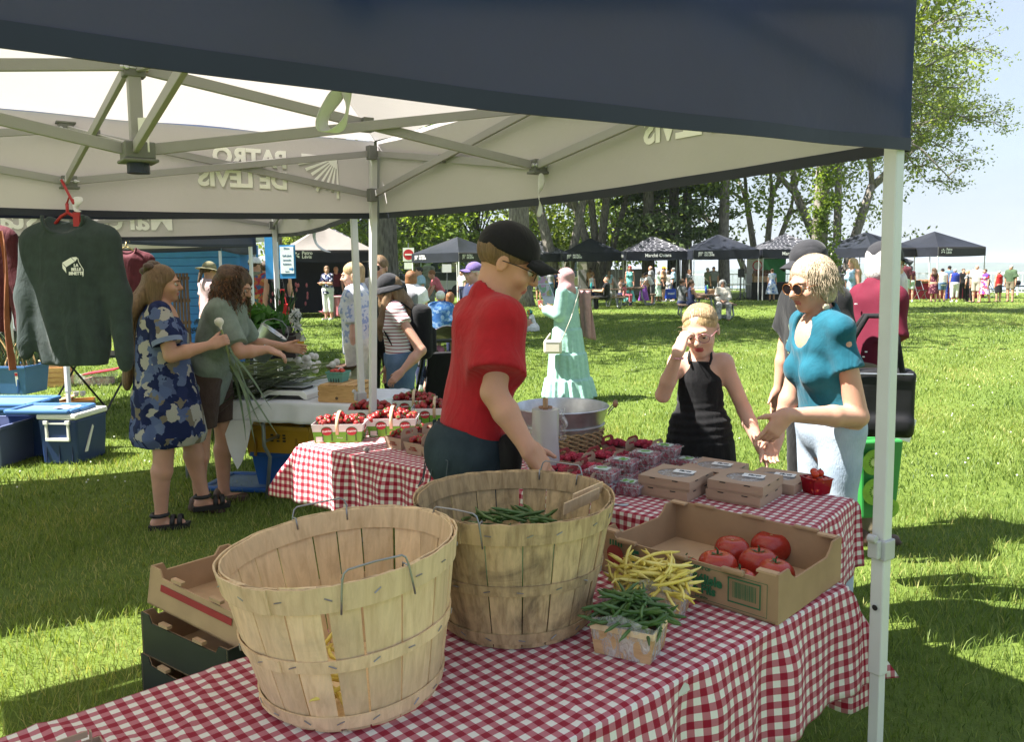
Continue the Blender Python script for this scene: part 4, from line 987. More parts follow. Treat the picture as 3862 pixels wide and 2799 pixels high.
for k,(dx,dy,rot,ln)in enumerate([(.175,-.02,-.45,.13),(.195,.02,-.5,.11)]):
 mb=MB().box((0,0,0),(ln,.004,.034));o=mb.obj('wood_slat',PALEW,None,loc=(b2c.x+dx,2.06+dy+.01*k,TZ+.318+.006*k),rot=(.25,-.13,R_(48)+rot*.3));tag(o,['pale broken slat leaning on the rim of the weathered basket','second broken slat tucked beside the first on the basket rim'][k],'slat','broken slats')
def veneer_basket(px,py,rz,label,w=.135,d=.105,h=.075):
 p=G(px,py,TZ);t=thing('veneer_basket',label,'basket',(p.x,p.y,TZ+.003),rz,'veneer baskets wrapped in film')
 for(sx,sy,ww)in((0,-1,w),(0,1,w),(-1,0,d),(1,0,d)):
  tp=1.14;a=.5*(w if sx else d);mb=MB()
  if sy:q=[(-w/2,sy*d/2,0),(w/2,sy*d/2,0),(w/2*tp,sy*d/2*tp,h),(-w/2*tp,sy*d/2*tp,h)]
  else:q=[(sx*w/2,-d/2,0),(sx*w/2,d/2,0),(sx*w/2*tp,d/2*tp,h),(sx*w/2*tp,-d/2*tp,h)]
  mb.add(q,[(0,1,2,3)]);o=mb.obj('side_panel',m_bw,t);s=o.modifiers.new('t','SOLIDIFY');s.thickness=.0025
  mb=MB();q0,q1=Vector(q[3]),Vector(q[2]);mb.bar(q0-V(0,0,.006),q1-V(0,0,.006),.004,.014);mb.obj('rim_strip',PALEW,t)
 MB().box((0,0,.002),(w,d,.003)).obj('bottom',m_bw,t)
 fl=MB();r2=random.Random(px)
 def fn(u,v):
  a=u*2*math.pi;ex=.5*w*(1.03+.2*v);ey=.5*d*(1.03+.2*v);c_,s_=math.cos(a),math.sin(a);m_=max(abs(c_),abs(s_))**.8
  k=1+.025*math.sin(a*9+v*7)+.02*math.sin(a*17-v*5);return(c_/m_*ex*k,s_/m_*ey*k,.0+v*(h+.022+.012*math.sin(a*3)))
 fl.grid(fn,64,10);fl.obj('plastic_wrap',FILM,t,smooth=True);return t
m_bw=m_wood('veneer_wood',(.56,.36,.19),(.44,.26,.12),(14,14,40),.1)
vg=veneer_basket(2376,2455,R_(-28),'film wrapped veneer basket heaped with green beans')
vy=veneer_basket(2480,2310,R_(-28),'film wrapped veneer basket heaped with yellow beans')
rr=random.Random(5)
def heap(c,rz,w,d,h0,top,n,rr):
 out=[]
 for i in range(n):
  x=rr.uniform(-.5,.5)*w;y=rr.uniform(-.5,.5)*d;q=V(x,y,h0+(top*(1-(2*x/w)**2*.6)*(1-(2*y/d)**2*.6))*rr.uniform(.25,1));q=rotz(rz)@q;out.append((c[0]+q.x,c[1]+q.y,c[2]+q.z))
 return out
strew('green_bean',BG,'bright green bean heaped in the front film wrapped basket','bean','green beans in the veneer basket',heap(vg.location,R_(-28),.135,.11,.066,.085,74,rr),rr,.75)
strew('yellow_bean',BY,'pale yellow bean heaped in the rear film wrapped basket','bean','yellow beans in the veneer basket',heap(vy.location+V(-.02,.0,0),R_(-28),.16,.10,.065,.100,84,rr),rr,.55)
# ------------------------------------------------------------------ tomato carton
r0=G(2925,2364,TZ);l0=G(2262,2156,TZ);bl=unit(l0-r0);bs=V(-bl.y,bl.x,0)*(-1 if(-bl.y*.65+bl.x*.76)<0 else 1);TL,TS,TH=.56,.40,.118
tb=thing('cardboard_tray','open brown tomato carton with green print on the front table','box',r0+V(0,0,.004),math.atan2(bl.y,bl.x))
sy_=1 if(rotz(math.atan2(bl.y,bl.x))@V(0,1,0)).dot(bs)>0 else-1
def panel(nm,poly,o,ux,uy,th,m=CARD,par=tb,bev=0):return MB().prism(poly,o,ux,uy,th).obj(nm,m,par)
MB().box((TL/2,sy_*TS/2,.003),(TL,TS,.006)).obj('floor_panel',CARDL,tb)
lw=[(0,0),(TL,0),(TL,TH+.014),(TL-.045,TH+.012),(TL-.06,TH-.008),(.06,TH-.008),(.045,TH+.012),(0,TH+.014)]
panel('side_panel',lw,(0,0,0),(1,0,0),(0,0,1),.006);panel('side_panel',[(0,0),(TL,0),(TL,TH+.014),(0,TH+.012)],(0,sy_*TS,0),(1,0,0),(0,0,1),.006)
ew=[(0,0),(TS,0),(TS,TH+.014),(TS-.06,TH+.014),(TS-.075,TH-.006),(TS-.1,TH-.022),(.1,TH-.022),(.075,TH-.006),(.06,TH+.014),(0,TH+.014)]
for x in(0,TL-.006):
 panel('end_panel',ew,(x,0,0),(0,sy_,0),(0,0,1),.006*-sy_ if sy_<0 else.006)
 for k in range(3):
  MB().box((x+.003,sy_*(.12+.08*k),.055),(.0075,.006,.032)).obj('slot',BLKPL,tb)
for k in range(3):MB().box((.12+.17*k,-.004*sy_,TH-.006),(.065,.018,.013)).obj('tab',CARD,tb,bevel=.004);MB().box((.10+.17*k,sy_*(TS+.002),TH+.014),(.075,.016,.010)).obj('tab',CARD,tb,bevel=.003)
for(x,y)in((.028,.010),(TL-.03,.010),(.03,TS-.012),(TL-.03,TS-.012)):MB().box((x,sy_*y,TH+.012),(.055,.022,.006)).obj('corner_flap',CARDL,tb)
fo=V(0,-.0075 if sy_>0 else.0075,0);FX=V(-1,0,0)
def fr(me,x,z,nm='print'):return place(nm,me,tb,fo+V(x,0,z),FX,(0,0,1))
fr(textmesh('A HARVEST OF',.0125,INKG,bold=.0004),.225,.098);fr(textmesh('Bélisle',.036,INKG,bold=.0013),.195,.068);fr(textmesh('& Fils',.034,INKG,bold=.0013),.205,.040);fr(textmesh('Les Jardins',.009,INKG),.21,.018)
bc=MB()
def rect(m,x0,z0,x1,z1):m.add([(x0,z0,0),(x1,z0,0),(x1,z1,0),(x0,z1,0)],[(0,1,2,3)])
for q in((-.047,-.034,.047,-.030),(-.047,.030,.047,.034),(-.047,-.034,-.043,.034),(.043,-.034,.047,.034)):rect(bc,*q)
r3=random.Random(2);x=-.034
while x<.034:w=r3.choice([.0008,.0012,.002]);rect(bc,x,-.019,x+w,.024);x+=w+r3.choice([.001,.0015])
fr(bc.mesh('barcode',INKG),.085,.062,'barcode')
ln=MB();rect(ln,-.15,.101,.06,.1025);rect(ln,.0585,.012,.06,.1025);rect(ln,-.20,.012,.06,.0135);place('print',ln.mesh('frame_line',INKG),tb,fo+V(.08,0,0),FX,(0,0,1))
lt=MB().lathe([(.0,0),(.03,0)],20,(0,0,0));fr(lt.mesh('tomato_print',mat('red_ink',(.25,.03,.02),.8)),.50,.065);lf=MB();[rect(lf,-.02+.01*i,.028,-.014+.01*i,.045)for i in range(5)];fr(lf.mesh('leaf_print',INKG),.50,.065);fr(textmesh('F',.06,INKG,bold=.002),.43,.07)
ql=MB().lathe([(.014,0),(.028,0)],24);ql.add([(.008,-.012,0),(.016,-.012,0),(.032,-.034,0),(.020,-.034,0)],[(0,1,2,3)])
place('logo',ql.mesh('logo',INKG),tb,V(-.0015,sy_*.038,.062),(0,sy_,0)if sy_>0 else(0,-sy_*-1,0),(0,0,1))
place('print',textmesh('Produit du Québec\nClasse 1\nTomates\nCanada No 1',.009,INKG,align='LEFT'),tb,V(-.0015,sy_*(TS-.075),.085),(0,sy_,0),(0,0,1))
def tomato_mesh(seed):
 rr=random.Random(seed);mb=MB();n,m=28,14;vs=[];k=rr.choice([5,6,7]);p=rr.uniform(0,6)
 vs.append((0,0,-.78))
 for i in range(1,m):
  t=math.pi*i/m
  for j in range(n):
   a=2*math.pi*j/n;rib=1+.045*math.cos(k*a+p)*math.sin(t)*(.4+.6*(i/m))+.03*math.sin(2*a+p);r=math.sin(t)**.8*rib
   vs.append((r*math.cos(a),r*math.sin(a),-.78*math.cos(t)-.17*math.exp(-((math.pi-t)/.35)**2)))
 vs.append((0,0,.60));fs=[];T=len(vs)-1
 for j in range(n):
  l=(j+1)%n;fs.append((0,1+l,1+j));fs.append((T,T-n+j,T-n+l))
  for i in range(m-2):fs.append((1+i*n+j,1+i*n+l,1+(i+1)*n+l,1+(i+1)*n+j))
 return mb.add(vs,fs).mesh('flesh',TOMATO,True)
def calyx(n,L,w,z,m=STEMG,stem=.02,droop=.3,seed=0):
 mb=MB();rr=random.Random(seed)
 for k in range(n):
  a=2*math.pi*k/n+rr.uniform(-.2,.2);d=V(math.cos(a),math.sin(a),0);q=V(-d.y,d.x,0);l=L*rr.uniform(.8,1.15)
  p=[d*l*.1,d*l*.5+q*w+V(0,0,.12*l),d*l+V(0,0,droop*l*rr.uniform(-.4,1)),d*l*.5-q*w+V(0,0,.12*l)];mb.add([x+V(0,0,z)for x in p],[(0,1,2,3)])
 if stem:mb.tube([(0,0,z-.003),(0,0,z+stem*.6),(stem*.3,0,z+stem)],[.0032,.0025,.002],6)
 return mb.mesh('calyx',m)
for i,(px,py,s,lab)in enumerate([(2762,2085,.056,'large tomato at the back left of the carton'),(2908,2072,.060,'largest tomato at the back right of the carton with a bare scar'),(2706,2140,.055,'tomato with green star calyx left in the carton'),(2862,2134,.057,'tomato with dark stem in the middle of the carton'),(2925,2168,.052,'lobed tomato at the front right of the carton'),(2585,2140,.043,'tomato half hidden behind the carton front at its left'),(2790,2190,.045,'small tomato low behind the carton front')]):
 p=G(px,py,TZ+.05);t=thing('tomato',lab,'tomato',(p.x,p.y,TZ+.012+s*.78),i*1.3,'tomatoes in the carton');fo_=link('flesh',tomato_mesh(i),t);fo_.scale=(s,)*3
 if i not in(0,1):link('calyx',calyx(5,.026,.0045,s*.61,seed=i),t)
 else:MB().lathe([(.0005,s*.615),(.008,s*.61),(.011,s*.60)],10).obj('stem_scar',DRYL,t)
A2=math.atan2(T2d.y,T2d.x)
def on2(px,py,z=TZ):p=G(px,py,z);return V(p.x,p.y,TZ+.004)
def pie_box(c,label,rz,lab=True,s=.222,h=.041):
 t=thing('pie_box',label,'box',c,rz,'brown pie boxes');mb=MB()
 mb.box((0,0,h/2-.004),(s-.006,s-.006,h-.008));mb.obj('tray',CARDP,t)
 N=40;pr=[(s*.34*math.cos(6.2832*i/N)*(1+.018*math.cos(i*math.pi)),s*.30*math.sin(6.2832*i/N)*(1+.018*math.cos(i*math.pi)))for i in range(N)]
 sq=[]
 for i in range(N):
  a=6.2832*i/N;c_,s_=math.cos(a),math.sin(a);k=s/2/max(abs(c_),abs(s_));sq.append((k*c_,k*s_))
 lid=MB();lid.add([(x,y,h)for x,y in sq]+[(x,y,h)for x,y in pr]+[(x,y,h-.003)for x,y in pr]+[(x,y,h-.032)for x,y in sq],[(i,(i+1)%N,N+(i+1)%N,N+i)for i in range(N)]+[(N+i,N+(i+1)%N,2*N+(i+1)%N,2*N+i)for i in range(N)]+[(3*N+i,3*N+(i+1)%N,(i+1)%N,i)for i in range(N)])
 lid.obj('lid',CARDP,t)
 for sx in(-1,1):MB().box((sx*s*.22,-s/2-.0006,h-.004),(.024,.0012,.004)).obj('tab_slot',BLKPL,t);MB().box((s/2+.0006,sx*s*.22,h-.004),(.0012,.024,.004)).obj('tab_slot',BLKPL,t)
 MB().lathe([(.0005,0),(s*.31,0)],32,(0,0,h-.0105)).obj('pie_top',mat('pie_crust',(.20,.10,.045),.6,.7,60,.5,60),t)
 w=MB().lathe([(.0005,0),(1,0)],32,(0,0,0));w.v=[(x*s*.35,y*s*.31,h-.0022)for x,y,z in w.v];w.obj('window',FILMG,t)
 if lab:
  MB().box((.02,.035,h+.0008),(.085,.05,.001),.12).obj('label',WHITE,t);place('lettering',textmesh('Tarte',.024,INKB,shear=.4),t,(.02,.035,h+.0022),(math.cos(.12),math.sin(.12),0),(-.12,1,0))
 return t
PB=A2-math.pi
for(px,py,n,labs)in[(2806,1880,2,('bottom pie box of the stack nearest the cherry tomatoes','top pie box of the stack nearest the cherry tomatoes')),(2545,1862,2,('bottom pie box of the left front stack','top pie box of the left front stack beside the raspberries')),(2695,1792,1,('pie box lying behind the left front stack',)),(2930,1835,1,('pie box peeking out behind the right stack',))]:
 c=on2(px,py)
 for k in range(n):pie_box(c+V(.004*k,-.003*k,.0415*k),labs[k],PB+[.0,.03][k],k==n-1)
def clamshell(c,label,rz,s=.118,h=.046):
 t=thing('berry_clamshell',label,'container',c,rz,'clear clamshells of raspberries')
 b=MB();b.box((0,0,h*.46),(s*.95,s*.80,h*.86),taper=.9);b.obj('berries',RASPD,t);bb=MB();bb.box((0,0,h*.42),(s*.98,s*.84,h*.80),taper=.9);bb.obj('tub',FILMC,t)
 MB().box((0,0,h*.82),(s*1.08,s*.95,.004)).obj('flange',FILMC,t);l=MB();l.box((0,0,h*.95),(s*.86,s*.72,h*.22),taper=1.1);l.obj('lid',FILMC,t)
 MB().box((0,0,h*1.065),(s*.50,s*.38,.0012)).obj('label',mat('pale_label',(.50,.58,.55),.5),t);g_=MB();rr=random.Random(int(c.x*1e4))
 for k in range(3):g_.ell((rr.uniform(-.02,.02),rr.uniform(-.012,.012),h*1.08),(.022,.009,.0008),10,4,rotz(rr.uniform(0,3)))
 g_.obj('leaf_print',mat('label_green',(.12,.30,.04),.6),t)
 for k in range(8):MB().box((-s*.48+k*s*.137,-s*.435,h*.86),(.003,.004,.016)).obj('rib',mat('berry_red_rib',(.25,.02,.05),.4),t)
 return t
RASPD=mat('packed_raspberries',(.26,.015,.045),.5,.6,90,.9,90)
for i,(px,py,k,lab)in enumerate([(2272,1858,0,'bottom clamshell of the front left stack'),(2272,1858,1,'top clamshell of the front left stack'),(2345,1818,0,'clamshell under the second one from the front'),(2345,1818,1,'second clamshell from the front in the diagonal row'),(2432,1788,0,'clamshell under the third one from the front'),(2432,1788,1,'third clamshell from the front in the diagonal row'),(2510,1760,0,'clamshell under the farthest big one'),(2510,1760,1,'farthest clamshell of the diagonal row'),(2590,1772,0,'single clamshell next to the pie boxes'),(2372,1862,0,'low clamshell right of the front left stack')]):
 clamshell(on2(px,py)+V(0,0,.049*k),lab,PB+.15,s=.125)
def straw_mesh(seed):
 rr=random.Random(seed);mb=MB();prof=[(.0005,-.020),(.006,-.017),(.0115,-.009),(.0145,0),(.0135,.008),(.008,.0125),(.0005,.012)]
 mb.lathe([(r*rr.uniform(.95,1.08),z)for r,z in prof],9);b=len(mb.f)
 c=calyx(6,.011,.0022,.0125,stem=.006,droop=.2,seed=seed);k=len(mb.v);mb.add([v.co for v in c.vertices],[tuple(p.vertices)for p in c.polygons],1)
 me=mb.mesh('strawberry',[STRAW,HERBP]);me.polygons.foreach_set('use_smooth',[i<b for i in range(len(me.polygons))]);return me
HERBP=mat('calyx_green',(.10,.20,.04),.6,.3,30)
SM=[straw_mesh(i)for i in range(4)]
def rasp_mesh(seed):
 rr=random.Random(seed);mb=MB();
 for(z,r,n)in((-.006,.0052,6),(-.001,.0072,8),(.004,.0066,7),(.0085,.0035,4)):
  for k in range(n):a=6.283*k/n+z*300;mb.ell((r*math.cos(a),r*math.sin(a),-z),.0030,6,4)
 mb.ell((0,0,.001),(.0065,.0065,.0095),7,5);return mb.mesh('raspberry',RASP,True)
RM=[rasp_mesh(i)for i in range(2)]
def pile(meshes,nm,label,cat,grp,c,rz,w,d,z0,hh,n,rr,sc=1.0):
 for i in range(n):
  x=rr.uniform(-.5,.5);y=rr.uniform(-.5,.5);q=rotz(rz)@V(x*w,y*d,0);z=z0+hh*(1-2.4*x*x)*(1-2.4*y*y)*rr.uniform(.55,1)
  o=link(nm,rr.choice(meshes),None,(c[0]+q.x,c[1]+q.y,c[2]+z),(rr.uniform(-1.6,1.6),rr.uniform(-1.6,1.6),rr.uniform(0,6.28)));o.scale=(sc*rr.uniform(.85,1.15),)*3;tag(o,label,cat,grp)
GREENP=mat('box_green',(.13,.36,.03),.55,.05,5);REDP=mat('label_red',(.42,.02,.035),.5,.05,5);BOXW=mat('box_white',(.72,.72,.70),.6,.03,5);YELW=mat('white_note',(.72,.70,.66),.7)
def straw_basket(c,rz,label,w=.245,d=.145,h=.10):
 t=thing('strawberry_basket',label,'basket',c,rz,'large strawberry baskets with wooden handles');tp=1.12
 def P(x,y,z):k=1+(tp-1)*z/h;return V(x*k,y*k,z)
 def side(nm,x0,y0,x1,y1):
  a,b=V(x0,y0,0),V(x1,y1,0);n=(b-a).cross(V(0,0,1)).normalized();zs=h*.60
  for(z0,z1,m)in((0,zs,GREENP),(zs,h,BOXW)):
   mb=MB();q=[P(a.x,a.y,z0),P(b.x,b.y,z0),P(b.x,b.y,z1),P(a.x,a.y,z1)];mb.add(q,[(0,1,2,3)]);o=mb.obj('side_panel',m,t);s=o.modifiers.new('t','SOLIDIFY');s.thickness=.002
  L=(b-a).length;dd=(b-a).normalized();upv=(P(0,y0,h)-P(0,y0,0))if abs(dd.x)>.5 else(P(x0,0,h)-P(x0,0,0));upv.normalize();nn=dd.cross(upv)
  def at(u,z,off):q=P(a.x+(b.x-a.x)*u,a.y+(b.y-a.y)*u,z);return q+nn*off
  k=2 if L>.15 else 1
  for i in range(k):
   u=(i+.5)/k+(.04 if k==2 else 0)
   e=MB().lathe([(.0003,0),(1,0)],18);e.v=[(x*.031,y*.0235,0)for x,y,z in e.v];place('leaf_border',e.mesh('leaf_border',mat('label_dark_green',(.02,.10,.02),.6)),t,at(u,h*.64,.0016),dd,upv)
   e=MB().lathe([(.0003,0),(1,0)],18);e.v=[(x*.027,y*(.020 if y>0 else.0225),0)for x,y,z in e.v];place('logo',e.mesh('logo',REDP),t,at(u,h*.635,.0022),dd,upv)
   place('lettering',textmesh('Fraîches',.0155,WHITE,bold=.0004,shear=.3,ext=.0002),t,at(u,h*.64,.0028),(dd+upv*.12),upv)
   for j in(-1,1):MB().box(at(u+j*.16/k*1.2,h*.30,.0008),(.004,.004,.036),rotz(0)).obj('slot',BLKPL,t)
  place('label',MB().add([(-.02,-.014,0),(.02,-.014,0),(.02,.014,0),(-.02,.014,0)],[(0,1,2,3)]).mesh('label',YELW),t,at(.80 if k==1 else.12,h*.2,.0018),dd,upv)
  if k==2:place('lettering',textmesh('Fraises',.011,BOXW,ext=.0002),t,at(.55,h*.28,.002),dd,upv)
 side('f',-w/2,-d/2,w/2,-d/2);side('r',w/2,-d/2,w/2,d/2);side('b',w/2,d/2,-w/2,d/2);side('l',-w/2,d/2,-w/2,-d/2)
 MB().box((0,0,.0015),(w,d,.003)).obj('bottom',BOXW,t)
 pts=[V(0,-d/2*1.10-.003,h*.45)]+[V(0,-math.cos(math.pi*i/12)*d/2*1.14,h*.98+math.sin(math.pi*i/12)*.062)for i in range(13)]+[V(0,d/2*1.10+.003,h*.45)]
 mb=MB();vs=[]
 for p in pts:vs+=[p+V(-.0085,0,0),p+V(.0085,0,0)]
 mb.add(vs,[(2*i,2*i+1,2*i+3,2*i+2)for i in range(len(pts)-1)]);o=mb.obj('handle',PALEW,t,smooth=True);s=o.modifiers.new('t','SOLIDIFY');s.thickness=.0025
 MB().box((0,0,h*.5),(w*.96,d*.96,h*.7)).obj('filling',mat('deep_strawberry',(.12,.008,.012),.7),t);return t
rr=random.Random(77)
for(px,py,rz,lab)in[(1252,1656,.33,'leftmost strawberry basket, its berries half in the sun'),(1450,1634,.33,'strawberry basket right of the leftmost one, facing front'),(1375,1598,.33,'strawberry basket behind the two front ones'),(1610,1592,.33,'strawberry basket nearest the boy, with two handles crossing'),(1535,1560,.33,'rearmost strawberry basket before the twin posts')]:
 c=on2(px,py)-T2d*.075;straw_basket(c,PB+rz+.35,lab);pile(SM,'strawberry','ripe red strawberry with green calyx heaped in a large handled basket','strawberry','strawberries in the large baskets',c,PB+rz+.35,.245,.145,.090,.05,44,rr,1.12)
def carton(c,rz,label,grp,w=.10,d=.088,h=.060,tabs=(1,),hh=.05,red=False):
 t=thing('berry_carton',label,'container',c,rz,grp);tp=1.22
 q=lambda x,y,z:V(x*w/2*(1+(tp-1)*z/h),y*d/2*(1+(tp-1)*z/h),z)
 for(a,b)in(((-1,-1),(1,-1)),((1,-1),(1,1)),((1,1),(-1,1)),((-1,1),(-1,-1))):
  mb=MB().add([q(*a,0),q(*b,0),q(*b,h),q(*a,h)],[(0,1,2,3)]);o=mb.obj('side_panel',CARDP,t);s=o.modifiers.new('t','SOLIDIFY');s.thickness=.002
 for k in tabs:
  x0,x1=-d/2*tp,d/2*tp;poly=[(x0,0),(x1,0),(x1,hh*.62),(x1*.62,hh),(x0*.62,hh),(x0,hh*.62)];hole=[(x0*.42,hh*.42),(x1*.42,hh*.42),(x1*.42,hh*.74),(x0*.42,hh*.74)]
  mb=MB();o_=V(k*w/2*tp,0,h);vs=[]
  outer=[(x0,0),(x1,0),(x1,hh*.62),(x1*.62,hh),(x0*.62,hh),(x0,hh*.62)];inner=[(x0*.45,hh*.40),(x1*.45,hh*.40),(x1*.45,hh*.66),(x1*.38,hh*.74),(x0*.38,hh*.74),(x0*.45,hh*.66)]
  for off in(0,.0025):vs+=[o_+V(off,y,z)for y,z in outer]+[o_+V(off,y,z)for y,z in inner]
  fs=[]
  for i in range(6):j=(i+1)%6;fs+=[(i,j,6+j,6+i),(12+i,18+i,18+j,12+j),(i,12+i,12+j,j),(6+i,6+j,18+j,18+i)]
  mb.add(vs,fs);mb.obj('handle_panel',CARDIN if(red and k<0)else CARDP,t)
 MB().box((0,0,h*.45),(w*.95,d*.95,h*.8)).obj('filling',mat('deep_berry',(.14,.01,.02),.7),t)
 place('print',textmesh('FRAISES\nDU QUÉBEC' if not red else 'FRAMBOISES',.011,mat('red_ink2',(.3,.05,.03),.8)),t,(0,-d/2*1.12-.002,h*.5),(1,0,0),(0,-.15,1));return t
AX=PB+.0
for i,(px,py,lab)in enumerate([(1512,1690,'brown carton of strawberries at the left end of the carton group'),(1588,1712,'brown carton of strawberries second from the left'),(1655,1732,'brown carton of strawberries half behind the boy'),(1590,1668,'brown carton of strawberries behind the front left one'),(1655,1692,'brown carton of strawberries behind the second one'),(1668,1640,'carton of paler strawberries nearest the big baskets')]):
 c=on2(px,py);carton(c,AX,lab,'brown cartons of strawberries',w=.105,d=.095);pile(SM,'strawberry','strawberry with leafy calyx in a small brown carton','strawberry','strawberries in the small cartons',c,AX,.10,.09,.055,.03,10,rr,1.05)
for i,(px,py,lab)in enumerate([(2118,1820,'raspberry carton by the boy\'s hand'),(2170,1778,'raspberry carton behind the one at the boy\'s hand'),(2240,1820,'raspberry carton in front of the second row'),(2285,1770,'raspberry carton in the middle of the group'),(2345,1772,'raspberry carton left of the clamshell row'),(2335,1722,'rearmost raspberry carton with upright handle'),(2430,1725,'raspberry carton nearest the girl'),(2200,1855,'raspberry carton lowest beside the front left clamshells')]):
 c=on2(px,py);carton(c,AX,lab,'brown cartons of raspberries',tabs=(-1,1),red=True,w=.112,d=.09,h=.05,hh=.042);pile(RM,'raspberry','dark pink raspberry heaped in a small brown carton','raspberry','raspberries in the small cartons',c,AX,.10,.08,.050,.026,26,rr,1.25)
pc=on2(3078,1862);pt=thing('berry_punnet','translucent red plastic punnet at the right table corner','container',pc,.3);REDT=mat('red_clear_plastic',(.48,.012,.03),.15,.05,5,trans=.5)
w,h=.088,.062
for(a,b)in(((-1,-1),(1,-1)),((1,-1),(1,1)),((1,1),(-1,1)),((-1,1),(-1,-1))):
 k=.82;mb=MB().add([(a[0]*w/2*k,a[1]*w/2*k,0),(b[0]*w/2*k,b[1]*w/2*k,0),(b[0]*w/2,b[1]*w/2,h),(a[0]*w/2,a[1]*w/2,h)],[(0,1,2,3)]);o=mb.obj('side_panel',REDT,pt);s=o.modifiers.new('t','SOLIDIFY');s.thickness=.0015
 MB().bar((a[0]*w/2,a[1]*w/2,h),(b[0]*w/2,b[1]*w/2,h),.007,.004).obj('rim',REDT,pt)
MB().box((0,0,.002),(w*.8,w*.8,.003)).obj('bottom',REDT,pt)
cm=MB().ell((0,0,0),(.0155,.0155,.0145),14,9).mesh('skin',CHERRY,True)
for i,(x,y,z)in enumerate([(-.025,-.025,.02),(.02,-.022,.022),(0,.01,.02),(-.022,.022,.02),(.026,.02,.022),(-.028,-.02,.050),(.0,-.028,.052),(.027,-.022,.050),(-.024,.012,.054),(.026,.012,.052),(.002,.004,.058),(-.012,-.008,.078),(.014,-.004,.080),(.0,.016,.082)]):
 q=thing('cherry_tomato','shiny red cherry tomato heaped in the red punnet','tomato',pc+rotz(.3)@V(x,y,z),i,'cherry tomatoes in the red punnet');link('skin',cm,q)
 if i%3==0:link('calyx',calyx(5,.008,.0012,.0145,stem=.004),q)
rp=D(2058,1620,3.45);rpz=TZ+.004;rl=thing('bag_roll','upright roll of clear produce bags on a wooden core beside the boy','bag roll',(rp.x,rp.y,rpz))
MB().tube([(0,0,0),(0,0,.355)],.0115,14).obj('core',mat('core_wood',(.30,.19,.10),.7),rl,smooth=True);MB().lathe([(.018,.312),(.030,.312),(.030,.318),(.018,.318)],24).obj('cap_ring',mat('kraft_ring',(.28,.15,.08),.7),rl)
rm=MB();rm.grid(lambda u,v:((.058+.003*math.sin(u*31+v*9)*(1-v)+.0015*math.sin(u*6.28*5))*math.cos(u*6.2832),(.058+.003*math.sin(u*31+v*9)*(1-v))*math.sin(u*6.2832),.02+.288*v),60,14);rm.lathe([(.03,.308),(.0585,.308)],40);rm.obj('roll',mat('pearly_film',(.66,.63,.66),.22,.06,8,.5,30,coat=.4,trans=.3),rl,smooth=True,auto=50)
ff=MB();ff.grid(lambda u,v:(.064+.028*u+.006*math.sin(v*14)-.02*abs(v-.5),-.015+.02*math.sin(v*5+u*3),.17+.14*v),6,14);ff.obj('loose_bag',FILM,rl,smooth=True);ff=MB();ff.grid(lambda u,v:(-.060-.045*math.sin(v*3.1)*u,.02*math.sin(v*5+u*3)-.03,.02+.22*v),6,14);ff.obj('loose_bag',FILM,rl,smooth=True)
MB().lathe([(.0005,0),(.075,0),(.075,.012),(.0005,.012)],24).obj('base',CRATEW,rl)
tbp=D(2130,1640,3.92);tub=thing('metal_tub','galvanised party tub with braided rope around its lower half and wooden handles','tub',(tbp.x-.015,tbp.y,TZ+.004));H_=.235
MB().lathe([(.0005,.004),(.165,.004),(.170,.01),(.205,H_-.09),(.213,H_-.08),(.205,H_-.075),(.228,H_),(.234,H_+.004),(.230,H_+.008),(.222,H_),(.200,H_-.08),(.166,.014),(.0005,.012)],56).obj('body',METAL,tub,smooth=True,auto=60)
ROPE=mat('braided_rope',(.33,.225,.12),.95,.25,40,.4,90)
for j in range(6):
 z=.016+j*.0215;r=.172+(z/H_)*.045+.006
 for s in(0,1):
  pts=[((r+.004*math.sin(k*.72+s*math.pi))*math.cos(6.2832*k/104),(r+.004*math.sin(k*.72+s*math.pi))*math.sin(6.2832*k/104),z+.0075*math.cos(k*.72+s*math.pi))for k in range(104)];MB().tube(pts,.0062,5,closed=True,caps=False).obj('rope',ROPE,tub,smooth=True)
for s in(-1,1):
 a=R_(-8)if s>0 else R_(172);d=V(math.cos(a),math.sin(a),0);q=V(-d.y,d.x,0)
 for k in(-1,1):MB().tube([d*.226+q*.05*k+V(0,0,H_-.03),d*.238+q*.05*k+V(0,0,H_-.01),d*.262+q*.05*k+V(0,0,H_+.018)],.003,8).obj('wire',STEELW,tub)
 MB().tube([d*.262-q*.055+V(0,0,H_+.018),d*.262+V(0,0,H_+.018),d*.262+q*.055+V(0,0,H_+.018)],[.011,.0135,.011],12).obj('wooden_handle',mat('handle_wood',(.25,.12,.05),.5),tub,smooth=True)
pb=on2(1382,1708);st_=MB().ell((0,0,.012),(.016,.013,.012),12,8);tag(st_.obj('pebble',mat('grey_stone',(.25,.23,.21),.8,.3,60),None,smooth=True,loc=pb),'small grey pebble on the gingham cloth before the strawberry baskets','stone')
sp=on2(2350,1912);sm=MB().ell((0,0,.004),(.024,.014,.003),14,6);sm.tube([(-.02,0,.004),(-.06,.003,.006),(-.09,.004,.005)],.003,6);tag(sm.obj('spoon',METAL,None,smooth=True,loc=sp,rot=(0,0,.1)),'metal spoon lying behind the weathered basket','spoon')
hc=G(305,2790,TZ);ho=MB();
ct=thing('berry_carton','empty brown berry carton peeping in at the bottom left corner','container',G(290,2960,TZ)+V(0,0,.004),T1d.to_2d().angle_signed(Vector((1,0)))if False else.7)
for k in(-1,1):
 pass
for(a,b)in(((-1,-1),(1,-1)),((1,-1),(1,1)),((1,1),(-1,1)),((-1,1),(-1,-1))):MB().bar((a[0]*.05,a[1]*.04,.025),(b[0]*.05,b[1]*.04,.025),.003,.05).obj('side_panel',CARDP,ct)
MB().bar((-.03,.04,.062),(.03,.04,.062),.003,.012).obj('handle_panel',CARDP,ct)
